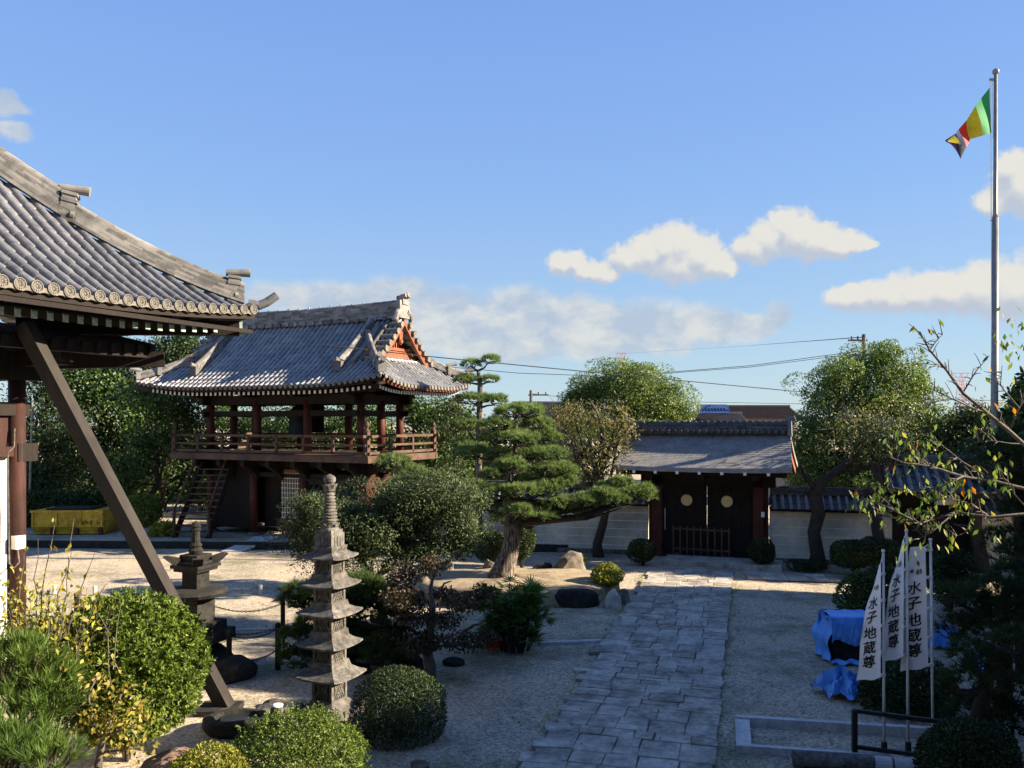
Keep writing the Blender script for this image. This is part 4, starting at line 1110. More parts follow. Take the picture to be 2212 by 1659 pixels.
def bush(name, label, c, r, n, L, W, matl, rosette=0, group=None, cat='shrub', lump=.06, lump_s=4.0, stem=True, lo=.82, ground=0.0, inner=.3, up=None, core=True, seed=0, lift=.5, shoots=0):
    c = Vector(c); base = (c.x, c.y, ground)
    T = thing(name, label, cat, base, 0, group)
    lf = LF()
    P, Nn = shell(c, r, n, lo, up); P = P + lumps(P, lump, lump_s, seed) * Nn
    if rosette:
        ax = nrm(Nn + np.array([0, 0, lift]) + rdir(n) * .35)
        P2 = np.repeat(P, rosette, axis=0); ax2 = np.repeat(ax, rosette, axis=0); k = len(P2)
        A = nrm(ax2 * .75 + rdir(k) * .85); lf.leaves(P2, A, nrm(ax2 + rdir(k) * .3), L * (.65 + .6 * rng.random(k)), W * (.7 + .5 * rng.random(k)))
    else:
        A = nrm(Nn * .6 + rdir(n) * .8 + np.array([0, 0, .25])); lf.leaves(P, A, nrm(Nn + rdir(n) * .6), L * (.65 + .6 * rng.random(n)), W * (.7 + .6 * rng.random(n)))
    if shoots:
        P, Nn = shell(c, r, shoots, .97, -.1); D = nrm(Nn * .6 + np.array([0, 0, .8]) + rdir(shoots) * .4); hgt = .03 + .11 * rng.random((shoots, 1))
        for t in (.35, .7, 1.0):
            Q = np.repeat(P + D * hgt * t, 5, 0); k = len(Q); lf.leaves(Q, nrm(np.repeat(D, 5, 0) * .6 + rdir(k) * .9), rdir(k) + np.array([0, 0, .8]), L * (.6 + .5 * rng.random(k)), W)
    m = int(n * inner * max(1, rosette * .5)); Q = np.array(c) + rdir(m) * np.array(r) * .86 * (rng.random((m, 1)) ** .35)
    lf.leaves(Q, rdir(m), rdir(m), L * 1.2, W * 1.5)
    lf.build('foliage', matl, T)
    if stem:
        s = MB(); rr = random.Random(seed + 3)
        for k in range(7):
            a = rr.random() * 6.28; q = V(c.x + math.cos(a) * r[0] * .5 * rr.random(), c.y + math.sin(a) * r[1] * .5 * rr.random(), c.z - r[2] * rr.uniform(-.1, .5))
            s.tube(limb_pts((c.x + rr.uniform(-.06, .06), c.y + rr.uniform(-.06, .06), ground - .03), q, 4, 0, .08, k), [.022, .02, .017, .013, .008], 5)
        part('stem', s, M_bark, T, world=True)
    return T
def rock(name, label, c, d, m=None, seed=0, rz=0.0, group=None, cat='rock', sq=1.0):
    """a boulder: a subdivided block with knocked off facets, sunk a little into the ground"""
    import bmesh
    bm = bmesh.new(); bmesh.ops.create_icosphere(bm, subdivisions=3, radius=1)
    rr = random.Random(seed); pl = [(Vector((rr.gauss(0, 1), rr.gauss(0, 1), rr.gauss(0, .7))).normalized(), rr.uniform(.58, .9)) for _ in range(9)]
    for v in bm.verts:
        p = v.co.copy()
        if sq < 1: p = Vector([math.copysign(abs(t) ** sq, t) for t in p]) * .82
        for n_, k in pl:
            dd = p.dot(n_) - k
            if dd > 0: p -= n_ * dd * .9
        p *= 1 + .05 * math.sin(p.x * 7 + seed) * math.sin(p.y * 6 + p.z * 5)
        v.co = Vector((p.x * d[0] / 2, p.y * d[1] / 2, p.z * d[2] * .86 + d[2] * .06))
    me = bpy.data.meshes.new(name); bm.to_mesh(me); bm.free(); me.materials.append(m or M_rock)
    o = bpy.data.objects.new(name, me); COL.objects.link(o); o.location = c; o.rotation_euler = (0, 0, rz)
    return props(o, label, cat, group)

# ================================================================== FAR TREES
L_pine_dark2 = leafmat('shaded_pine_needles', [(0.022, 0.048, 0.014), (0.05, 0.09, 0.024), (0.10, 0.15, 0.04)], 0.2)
def far_trees():
    G_ = 'trees behind the bell tower'
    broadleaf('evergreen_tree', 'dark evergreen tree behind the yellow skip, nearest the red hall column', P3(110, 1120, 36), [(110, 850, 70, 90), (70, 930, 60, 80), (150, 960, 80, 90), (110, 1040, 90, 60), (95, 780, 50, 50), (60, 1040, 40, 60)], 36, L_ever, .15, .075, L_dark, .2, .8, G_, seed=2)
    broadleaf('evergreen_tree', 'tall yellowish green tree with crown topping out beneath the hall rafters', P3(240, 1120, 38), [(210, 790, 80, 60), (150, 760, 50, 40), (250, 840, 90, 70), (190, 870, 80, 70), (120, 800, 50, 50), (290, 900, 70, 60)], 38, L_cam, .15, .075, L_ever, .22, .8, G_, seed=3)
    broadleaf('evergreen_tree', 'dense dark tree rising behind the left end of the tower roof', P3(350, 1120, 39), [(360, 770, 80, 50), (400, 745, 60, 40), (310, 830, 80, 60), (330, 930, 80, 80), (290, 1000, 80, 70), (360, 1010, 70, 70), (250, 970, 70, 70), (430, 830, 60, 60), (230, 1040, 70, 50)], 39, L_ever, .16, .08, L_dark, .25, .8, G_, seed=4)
    broadleaf('evergreen_tree', 'lit green leafy tree standing between the slanting prop and the tower balcony', P3(330, 1120, 34), [(360, 870, 70, 60), (400, 900, 50, 50), (320, 850, 50, 40), (290, 1010, 60, 50), (260, 1050, 50, 40), (310, 960, 50, 40), (380, 950, 50, 50)], 34, L_cam, .14, .07, L_ever, .16, .7, G_, seed=5, lump=.2, nclump=7)
    broadleaf('evergreen_tree', 'green tree seen through the open lower storey of the tower', P3(720, 1120, 40), [(660, 1040, 60, 60), (720, 1080, 60, 60), (700, 930, 70, 60), (760, 900, 60, 70), (640, 900, 60, 60), (820, 920, 50, 60)], 40, L_cam, .16, .08, L_ever, .2, .7, G_, seed=6)
    broadleaf('evergreen_tree', 'green tree seen between the upper columns in the middle of the tower', P3(560, 1120, 41), [(540, 930, 70, 60), (480, 900, 60, 60), (600, 940, 60, 60), (520, 1020, 80, 70), (440, 960, 60, 70), (470, 1060, 80, 60)], 41, L_ever, .16, .08, L_ever, .2, .7, G_, seed=7)
    broadleaf('evergreen_tree', 'dark bushy tree beside the right end of the tower balcony', P3(930, 1130, 37), [(910, 900, 50, 50), (960, 900, 50, 45), (900, 960, 50, 50), (960, 980, 60, 60), (930, 1040, 60, 60), (880, 870, 40, 40), (1000, 1010, 40, 50)], 37, L_grey, .15, .07, L_ever, .18, .8, G_, seed=8)
    broadleaf('evergreen_tree', 'thin yellowish tree between the tower and the tall layered pine', P3(985, 1150, 34), [(980, 880, 40, 30), (1000, 920, 40, 30), (960, 940, 40, 35), (1010, 960, 30, 30), (985, 1010, 30, 40)], 34, L_yelgreen, .12, .055, L_grey, .1, .5, G_, seed=9)
    broadleaf('camphor_tree', 'large sunlit round camphor tree behind the wall left of the gate roof', P3(1360, 1130, 46), [(1350, 815, 75, 42), (1455, 885, 50, 50), (1245, 885, 50, 42), (1440, 930, 60, 40), (1270, 930, 60, 40), (1360, 930, 80, 40), (1310, 830, 60, 40), (1390, 840, 60, 40), (1430, 860, 50, 45), (1280, 850, 50, 40), (1350, 870, 90, 50), (1260, 880, 40, 35), (1440, 900, 40, 40), (1400, 900, 70, 50), (1290, 910, 60, 40), (1240, 860, 25, 25)], 46, L_cam, .12, .062, L_cam, .3, 1.1, None, seed=10, lump=.18, nclump=5, csz=(.36, .2), lo=.8, inner=.3)
    broadleaf('camphor_tree', 'very large round camphor tree right of the gate, its lower half in shade', P3(1865, 1130, 34), [(1735, 1030, 55, 45), (1810, 1060, 70, 38), (1890, 1062, 85, 36), (1975, 1045, 65, 45), (1740, 960, 45, 45), (1760, 930, 45, 50), (1745, 1010, 40, 50), (2000, 900, 50, 50), (2000, 980, 50, 50), (1800, 1040, 70, 40), (1900, 1050, 80, 40), (1880, 790, 60, 45), (1820, 810, 70, 55), (1940, 810, 55, 50), (1780, 860, 60, 60), (1860, 860, 90, 60), (1960, 870, 60, 60), (1790, 930, 70, 60), (1880, 940, 90, 70), (1970, 940, 60, 60), (1770, 1000, 60, 50), (1850, 1010, 90, 60), (1940, 1010, 70, 60), (1910, 770, 40, 30), (1990, 830, 30, 40)], 34, L_cam, .095, .05, L_cam, .3, 1.1, None, seed=11, lump=.2, nclump=5, csz=(.36, .2), lo=.8, inner=.3)
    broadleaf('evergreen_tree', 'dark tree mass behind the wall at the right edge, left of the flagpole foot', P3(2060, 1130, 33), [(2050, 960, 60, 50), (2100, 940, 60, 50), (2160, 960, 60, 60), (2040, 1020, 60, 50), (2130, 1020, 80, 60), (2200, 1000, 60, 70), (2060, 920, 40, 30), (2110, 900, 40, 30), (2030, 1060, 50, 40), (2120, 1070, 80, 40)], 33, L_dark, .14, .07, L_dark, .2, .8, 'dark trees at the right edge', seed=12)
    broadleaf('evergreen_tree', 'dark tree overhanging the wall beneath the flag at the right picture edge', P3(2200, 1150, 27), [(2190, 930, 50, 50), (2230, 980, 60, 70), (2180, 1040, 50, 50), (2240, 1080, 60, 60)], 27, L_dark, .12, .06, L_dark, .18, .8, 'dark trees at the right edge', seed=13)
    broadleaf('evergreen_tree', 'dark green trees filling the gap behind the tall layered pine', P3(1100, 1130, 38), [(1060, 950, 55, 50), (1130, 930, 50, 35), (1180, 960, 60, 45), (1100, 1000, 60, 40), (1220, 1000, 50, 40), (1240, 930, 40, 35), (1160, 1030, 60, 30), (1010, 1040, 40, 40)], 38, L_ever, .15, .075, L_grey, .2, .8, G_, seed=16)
far_trees()
def hedge_etc():
    h = GP(52, 1152); T = thing('clipped_hedge', 'dark clipped hedge behind the yellow skip', 'hedge', tuple(P3(140, 1150, 33.4)))
    lf = LF(); a, b = P3(30, 1085, 33.4), P3(222, 1085, 33.4)
    for i in range(9):
        c = a.lerp(b, i / 8); c.z = .85; P, Nn = shell(c, (.45, .5, .85), 1800, .7); lf.leaves(P, nrm(Nn + rdir(1800)), Nn, .09, .05)
        P, Nn = shell(c, (.4, .4, .7), 500, .2); lf.leaves(P, rdir(500), rdir(500), .14, .1)
    lf.build('foliage', L_dark, T)
    bush('bright_shrub', 'bright green rounded shrub between the slanting prop and the tower stair', P3(308, 1105, 31.5), (.68, .6, .62), 5200, .08, .045, L_azalea, 0, ground=.2, lump=.12)
    bush('leafy_plant', 'low broad leafed plants beside rocks at the foot of the tower stair', P3(352, 1146, 30.8), (.42, .4, .26), 420, .24, .07, L_yelgreen, 0, ground=.2, cat='plant')
    rock('border_rock', 'pale border rock by the leafy plants left of the tower stair', (*GP(322, 1164).xy, .15), (.7, .45, .35), M_rock_white, 3, group='rocks by the tower stair')
    rock('border_rock', 'pale border rock partly behind the slanting prop near the skip', (*GP(283, 1166).xy, .15), (.6, .45, .4), M_rock_white, 5, group='rocks by the tower stair')
hedge_etc()

# ================================================================== GARDEN TREES
def main_pine():
    Y = 21.4; B = P3(1090, 1247, Y)
    q = lambda px, py, d=0: P3(px, py, Y + d)
    tr = [q(1080, 1262), q(1088, 1230), q(1101, 1195), q(1108, 1160), q(1103, 1125), q(1098, 1080), q(1104, 1040), q(1112, 990), q(1118, 950), q(1112, 915), q(1118, 885)]
    rd = [.42, .29, .235, .22, .19, .15, .12, .1, .08, .06, .03]
    Z = lambda zx, zy, zr, zh, d=0: (938.7 + zx * .319, 751 + zy * .319, zr * .319, zh * .319, d)
    L_ = [Z(575, 440, 165, 42), Z(430, 525, 100, 42, -.3), Z(690, 530, 100, 50, .3), Z(500, 615, 180, 45), Z(740, 610, 95, 55, .4), Z(600, 640, 90, 40, -.6), Z(270, 725, 130, 42, .3), Z(430, 730, 80, 40, -.4), Z(700, 725, 180, 42, .2),
          Z(510, 810, 105, 55, -.7), Z(820, 835, 160, 48, .2), Z(600, 900, 90, 34, .6), Z(420, 985, 130, 42, -.2), Z(600, 980, 130, 45, -.5), Z(760, 965, 110, 55, -.2), Z(860, 915, 95, 50, .1),
          Z(390, 1090, 95, 42, .2), Z(560, 1110, 90, 45, -.7), Z(500, 1165, 110, 36, .1), Z(690, 1090, 120, 42, .2), Z(720, 1150, 110, 36, -.3), Z(850, 1075, 110, 55, -.1), Z(900, 1125, 110, 40, .2), Z(1010, 1060, 110, 60, -.1), Z(1060, 1110, 90, 40, .3), Z(1150, 1010, 110, 55, 0), Z(1190, 960, 90, 45, .4), Z(1230, 1040, 90, 40, -.2), Z(1260, 920, 80, 32, .3), Z(1330, 1000, 80, 40, 0), Z(1400, 985, 90, 48, .1), Z(1440, 1020, 50, 30, 0),
          Z(600, 1200, 110, 30, .3), Z(250, 1010, 60, 40, .5), Z(330, 1060, 60, 40, .5)]
    pads = [(c, (r[0] * 1.06, r[1] * 1.0, r[2] * 1.04)) for c, r in pads_px(L_, Y)]
    T = pine('layered_pine', 'large layered garden pine with thick trunk and one long low branch reaching to the gate', (B.x, B.y, .35), pads, tr, rd, None, .14, .013, 20, 2.3, None, seed=3)
    b = MB(); b.tube([q(1106, 1150), q(1130, 1128), q(1180, 1124), q(1250, 1118), q(1310, 1098), q(1370, 1078), q(1400, 1068)], [.13, .12, .1, .085, .07, .05, .02], 8)
    part('long_branch', b, M_bark, T, smooth=True, world=True)
main_pine()
def other_pines():
    Y = 28.3; q = lambda px, py, d=0: P3(px, py, Y + d)
    tr = [q(1033, 1180), q(1033, 1050), q(1034, 960), q(1036, 880), q(1037, 830), q(1033, 802)]
    Z = lambda zx, zy, zr, zh, d=0: (938.7 + zx * .319, 751 + zy * .319, zr * .319, zh * .319, d)
    pine('tall_pine', 'tall slim pine with small cloud shaped pads on a bare trunk beside the tower', tuple(q(1033, 1180)), pads_px([Z(248, 118, 62, 28), Z(375, 88, 55, 30), Z(215, 222, 78, 26), Z(372, 222, 62, 22), Z(250, 355, 120, 34), Z(420, 365, 75, 36), Z(210, 530, 105, 38), Z(330, 540, 80, 34), Z(240, 690, 110, 40), Z(370, 860, 60, 24), Z(180, 660, 60, 30)], Y), tr, [.15, .13, .115, .1, .085, .06], None, .17, .017, 18, 1.8, bark=M_pinebark)
    # thin spreading limbs of its crown top
    Y = 22.5
    pads = pads_px([(850, 1005, 40, 22), (890, 1030, 40, 22), (930, 1045, 40, 22), (975, 1040, 40, 22), (1010, 1060, 40, 22), (1015, 1085, 30, 20), (940, 1080, 40, 24), (870, 1055, 40, 24)], Y)
    b = P3(930, 1235, Y); pine('bright_pine', 'bright green pine whose pads show above the grey green rounded tree', tuple(b), pads, [b, P3(932, 1160, Y), P3(930, 1100, Y), P3(925, 1060, Y)], [.13, .11, .09, .06], L_pine, .16, .014, 16, 1.1)
    Y = 14.6
    pads = pads_px([(665, 1310, 40, 26), (740, 1300, 60, 32), (850, 1345, 40, 28), (690, 1345, 45, 26), (850, 1430, 40, 24), (640, 1425, 40, 22), (650, 1290, 45, 30), (700, 1275, 40, 26), (770, 1275, 55, 34), (820, 1290, 40, 34), (800, 1320, 55, 34), (740, 1330, 45, 30), (650, 1385, 45, 34), (690, 1410, 45, 30), (770, 1395, 60, 40), (830, 1410, 45, 36), (720, 1380, 50, 36), (800, 1425, 60, 30)], Y)
    b = P3(745, 1450, Y); b.z = 0
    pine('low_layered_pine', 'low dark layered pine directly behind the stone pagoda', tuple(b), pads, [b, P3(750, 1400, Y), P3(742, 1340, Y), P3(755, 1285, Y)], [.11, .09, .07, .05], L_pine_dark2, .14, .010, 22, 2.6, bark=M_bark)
other_pines()
def olive():
    Y = 17.6; b = GP(835, 1300); b = V(P3(835, 1200, Y).x, Y, 0)
    broadleaf('grey_green_tree', 'broad grey green small leafed tree behind the pagoda finial', b, [(700, 1120, 70, 60), (650, 1150, 45, 50), (765, 1115, 60, 45), (850, 1078, 80, 50), (920, 1068, 75, 48), (980, 1100, 70, 70), (1000, 1160, 55, 60), (900, 1130, 90, 70), (800, 1140, 90, 70), (730, 1180, 70, 50), (880, 1190, 80, 40), (680, 1095, 50, 40)], Y, L_grey, .062, .024, L_grey, .11, 1.05, None, seed=14, lump=.25, droop=.35, nclump=9, csz=(.3, .3), lo=.5, inner=.4)
olive()
def persimmon():
    Y = 27.3; b = P3(1293, 1200, Y); b.z = 0
    T = broadleaf('persimmon_tree', 'half bare tree with yellow brown leaves in front of the wall, left of the gate', b, [(1240, 900, 45, 30), (1300, 900, 50, 35), (1340, 940, 40, 40), (1270, 960, 50, 40), (1220, 930, 35, 35), (1320, 1000, 45, 40), (1260, 1010, 45, 35), (1350, 900, 25, 25), (1200, 895, 25, 20), (1290, 1040, 40, 25)], Y, L_brown, .11, .045, L_brown, .17, .42, None, M_bark, seed=15, inner=.05, csz=(.3, .3), droop=.8, lump=.3, trunk_to=P3(1302, 990, Y))
    t = MB(); q = lambda px, py, d=0: P3(px, py, Y + d)
    t.tube([q(1300, 1030), q(1270, 985), q(1225, 960), q(1190, 940)], [.08, .06, .04, .015], 7); t.tube([q(1302, 1000), q(1305, 940), q(1290, 890), q(1275, 865)], [.08, .06, .04, .015], 7); t.tube([q(1303, 1010), q(1340, 950), q(1370, 915)], [.06, .04, .015], 7)
    for k in range(60):
        a = q(random.uniform(1195, 1365), random.uniform(880, 1010), random.uniform(-.8, .8)); t.tube([a, a + V(random.uniform(-.4, .4), random.uniform(-.3, .3), random.uniform(.05, .5))], [.012, .004], 4)
    part('branch', t, M_greybark, T, smooth=True, world=True)
persimmon()
def wall_cherry():
    Y = 25.3; q = lambda px, py, d=0: P3(px, py, Y + d); b = q(1766, 1225); b.z = 0
    T = thing('cherry_tree', 'dark trunked cherry tree before the wall just right of the gate', 'tree', tuple(b), 0, 'dark trunked trees along the wall')
    t = MB(); t.tube([b - V(0, 0, .1), q(1766, 1200), q(1758, 1150), q(1768, 1110), q(1762, 1070), q(1775, 1040), q(1810, 1015), q(1850, 985), q(1890, 940)], [.34, .22, .19, .21, .19, .16, .12, .09, .05], 10)
    t.tube([q(1765, 1060), q(1740, 1030), q(1728, 1000)], [.12, .08, .03], 8); t.tube([q(1810, 1015), q(1870, 1010), q(1930, 985), q(1980, 950)], [.09, .07, .05, .02], 7); t.tube([q(1850, 985), q(1860, 930), q(1850, 880)], [.06, .04, .015], 7)
    for k in range(110):
        a = q(random.uniform(1780, 1990), random.uniform(880, 1020), random.uniform(-1, 1)); t.tube([a, a + V(random.uniform(-.5, .5), random.uniform(-.3, .3), random.uniform(-.1, .5))], [.012, .004], 4)
    part('trunk', t, M_bark, T, smooth=True, world=True)
    lf = LF(); n = 1500
    P = np.array([q(random.gauss(1895, 55), random.gauss(945, 42), random.uniform(-1.2, 1.2)) for _ in range(n)]); lf.leaves(P, rdir(n) + np.array([0, 0, -.8]), rdir(n), .12, .05); lf.build('leaves', L_brown, T)
    for (px, py, r0, top, lab) in ((2118, 1218, .2, 1085, 'leaning dark trunk before the wall, left of the flagpole foot'), (1906, 1218, .18, 1040, 'straight dark trunk standing against the left side of the side gate')):
        Y2 = 24.6; q2 = lambda a, c: P3(a, c, Y2); b = q2(px, py); b.z = 0
        T2 = thing('wall_tree', lab, 'tree', tuple(b), 0, 'dark trunked trees along the wall')
        t = MB(); t.tube([b - V(0, 0, .1), q2(px, py - 20), q2(px - 12, py - 80), q2(px - 8, top), q2(px - 20, top - 60)], [r0 * 1.5, r0, r0 * .9, r0 * .8, r0 * .5], 9); part('trunk', t, M_bark, T2, smooth=True, world=True)
        lf = LF(); n = 1600; c = q2(px - 10, top - 90); P, Nn = shell(c, (1.0, 1.0, .7), n, .3); lf.leaves(P, rdir(n), Nn, .11, .05); lf.build('crown', L_dark, T2)
wall_cherry()
def camellia():
    Y = 14.2; q = lambda px, py, d=0: P3(px, py, Y + d); b = q(926, 1470); b.z = 0
    T = thing('rusty_leaf_tree', 'small open branched tree with dark rusty leaves in front of the palm and pine', 'tree', tuple(b))
    t = MB(); t.tube([b - V(0, 0, .05), q(930, 1440), q(922, 1400), q(930, 1360), q(935, 1310), q(930, 1270), q(938, 1235)], [.13, .10, .085, .075, .055, .035, .02], 9)
    tips = []
    for (a, e) in (((922, 1400), (1000, 1365)), ((1000, 1365), (1050, 1345)), ((925, 1385), (870, 1350)), ((870, 1350), (845, 1315)), ((930, 1350), (985, 1320)), ((985, 1320), (1045, 1290)), ((935, 1310), (890, 1270)), ((890, 1270), (850, 1245)), ((934, 1290), (975, 1255)), ((930, 1360), (880, 1385)), ((938, 1240), (915, 1200)), ((925, 1400), (960, 1395)), ((960, 1395), (1040, 1400))):
        A, E = q(*a, random.uniform(-.1, .1)), q(*e, random.uniform(-.45, .45)); t.tube(limb_pts(A, E, 4, .02, .08, int(a[0] + e[0])), [.035, .03, .024, .018, .01], 6); tips += [A.lerp(E, k) for k in (.5, .75, 1)]
    part('trunk', t, M_greybark, T, smooth=True, world=True)
    lf = LF()
    for (px, py, rx, ry) in ((870, 1240, 40, 30), (930, 1220, 30, 25), (860, 1290, 40, 25), (900, 1330, 50, 22), (860, 1365, 40, 22), (1000, 1300, 45, 22), (1040, 1280, 30, 22), (960, 1285, 35, 20), (920, 1385, 50, 22), (1000, 1385, 55, 22), (1050, 1375, 25, 20), (960, 1340, 45, 18), (900, 1395, 45, 22), (880, 1300, 40, 20)):
        n = int(rx * ry * .55); c = q(px, py, random.uniform(-.4, .4)); r = (rx * Y / F, rx * Y / F, ry * Y / F); P = np.array(c) + rdir(n) * np.array(r) * rng.random((n, 1)) ** .4
        lf.leaves(P, rdir(n) + np.array([0, 0, -.5]), rdir(n) + np.array([0, 0, .8]), .065 * (.7 + .6 * rng.random(n)), .038)
    lf.build('leaves', L_rust, T)
camellia()
def palm():
    c = GP(1112, 1404); T = thing('rhapis_palm', 'dark green fan palm clump beside red flowers on the gravel', 'palm', tuple(c))
    s = MB(); lf = LF(); rr = random.Random(8)
    for k in range(74):
        a = rr.random() * 6.28; rad = .42 * math.sqrt(rr.random()); b = c + V(math.cos(a) * rad * .7, math.sin(a) * rad * .7, 0); h = rr.uniform(.25, 1.25)
        tp = c + V(math.cos(a) * rad * 1.25, math.sin(a) * rad * 1.25, h); s.tube(limb_pts(b, tp, 3, 0, .03, k), [.012, .011, .01, .008], 5)
        for f in range(4):
            az = a + rr.uniform(-1.2, 1.2); el = rr.uniform(.0, .9); d = V(math.cos(az) * math.cos(el), math.sin(az) * math.cos(el), math.sin(el)); p = tp + d * .12 - V(0, 0, rr.uniform(0, .2))
            s.tube([tp - V(0, 0, .05), p], [.005, .004], 4); n = 11
            sd = d.cross(V(0, 0, 1)).normalized(); up = sd.cross(d)
            A = np.array([d * math.cos(t) + sd * math.sin(t) + V(0, 0, -.25 * abs(t)) for t in np.linspace(-1.25, 1.25, n)]); lf.leaves(np.repeat([np.array(p)], n, 0), A, np.repeat([np.array(up)], n, 0) + rdir(n) * .2, .27 * (.8 + .3 * rng.random(n)), .034, .2)
    part('stem', s, M_bark, T, world=True); lf.build('fronds', L_palm, T)
    c = GP(1066, 1410); T = thing('red_spider_lilies', 'small cluster of red flowers at the foot of the fan palm', 'flowers', tuple(c))
    lf = LF(); s = MB()
    for k in range(9):
        b = c + V(random.uniform(-.16, .16), random.uniform(-.12, .12), 0); h = b + V(0, 0, random.uniform(.1, .26)); s.tube([b, h], [.005, .004], 4); n = 22; lf.leaves(np.repeat([np.array(h)], n, 0), rdir(n) + np.array([0, 0, .4]), rdir(n), .10, .026)
    part('stem', s, L_palm, T, world=True); lf.build('petals', L_lily, T)
palm()

# ================================================================== ROUND SHRUBS
def shrubs():
    bush('yellow_green_shrub', 'small round yellow green shrub at the end of the pine bed', P3(1311, 1243, 20.9), (.38, .36, .27), 900, .055, .026, L_yelgreen, 5, ground=.4, lump=.08, lump_s=7)
    G_ = 'small dark shrubs along the gate and wall'
    for (px, py, rx, ry, Y, lab) in ((1387, 1188, 30, 24, 25.6, 'dark cloud shaped shrub at the left foot of the gate'), (1645, 1192, 30, 24, 25.2, 'dark round shrub at the right foot of the gate'), (1845, 1196, 52, 30, 23.8, 'wide dark clipped shrub between the cherry trunk and the side gate'), (1900, 1190, 45, 28, 24.0, 'dark clipped shrub before the side gate opening'), (1125, 1165, 33, 42, 24.8, 'dark rounded shrub just behind the big pine trunk'), (1062, 1180, 36, 36, 25.5, 'dark shrub left behind the big pine trunk'), (1745, 1222, 40, 10, 24.8, 'low dark ground shrub around the cherry trunk base'), (1252, 1208, 16, 8, 24.5, 'tiny dark tuft on the gravel behind the largest bed rock')):
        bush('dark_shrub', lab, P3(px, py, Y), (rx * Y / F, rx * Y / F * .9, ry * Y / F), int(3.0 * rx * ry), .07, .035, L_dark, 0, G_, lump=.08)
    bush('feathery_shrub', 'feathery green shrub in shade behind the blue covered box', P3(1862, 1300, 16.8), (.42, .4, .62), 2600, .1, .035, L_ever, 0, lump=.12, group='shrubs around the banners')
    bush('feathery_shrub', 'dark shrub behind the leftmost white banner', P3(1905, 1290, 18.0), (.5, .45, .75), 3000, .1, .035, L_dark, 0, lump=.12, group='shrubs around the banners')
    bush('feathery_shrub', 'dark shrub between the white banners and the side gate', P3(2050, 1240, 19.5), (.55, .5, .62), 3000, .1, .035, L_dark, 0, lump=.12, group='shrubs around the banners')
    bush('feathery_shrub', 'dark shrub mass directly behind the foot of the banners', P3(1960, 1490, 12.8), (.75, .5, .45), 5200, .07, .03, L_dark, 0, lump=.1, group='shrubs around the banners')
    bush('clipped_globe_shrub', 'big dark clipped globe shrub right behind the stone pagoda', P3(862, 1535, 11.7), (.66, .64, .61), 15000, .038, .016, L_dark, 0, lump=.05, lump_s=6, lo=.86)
    bush('boxwood_globe', 'sunlit small leafed boxwood dome at the bottom in front of the pagoda', P3(640, 1660, 9.9), (.82, .75, .61), 5200, .034, .017, L_box, 6, lump=.055, lump_s=8, lo=.87, seed=2, shoots=500)
    bush('low_light_shrub', 'low yellow green shrub at the bottom edge beside the reddish rock', P3(450, 1680, 9.2), (.52, .4, .32), 1500, .04, .02, L_yelgreen, 6, lump=.06, seed=4)
    bush('azalea_globe', 'large sunlit azalea globe in the left foreground, before the timber prop', P3(280, 1446, 10.9), (.96, .86, .93), 3600, .078, .023, L_azalea, 9, lump=.10, lump_s=5, lo=.84, seed=6, lift=.7, shoots=520)
    bush('dark_globe_shrub', 'dark globe shrub at the bottom right below the banner rack', P3(2092, 1640, 9.7), (.56, .5, .45), 9000, .045, .022, L_dark, 0, lump=.05)
shrubs()
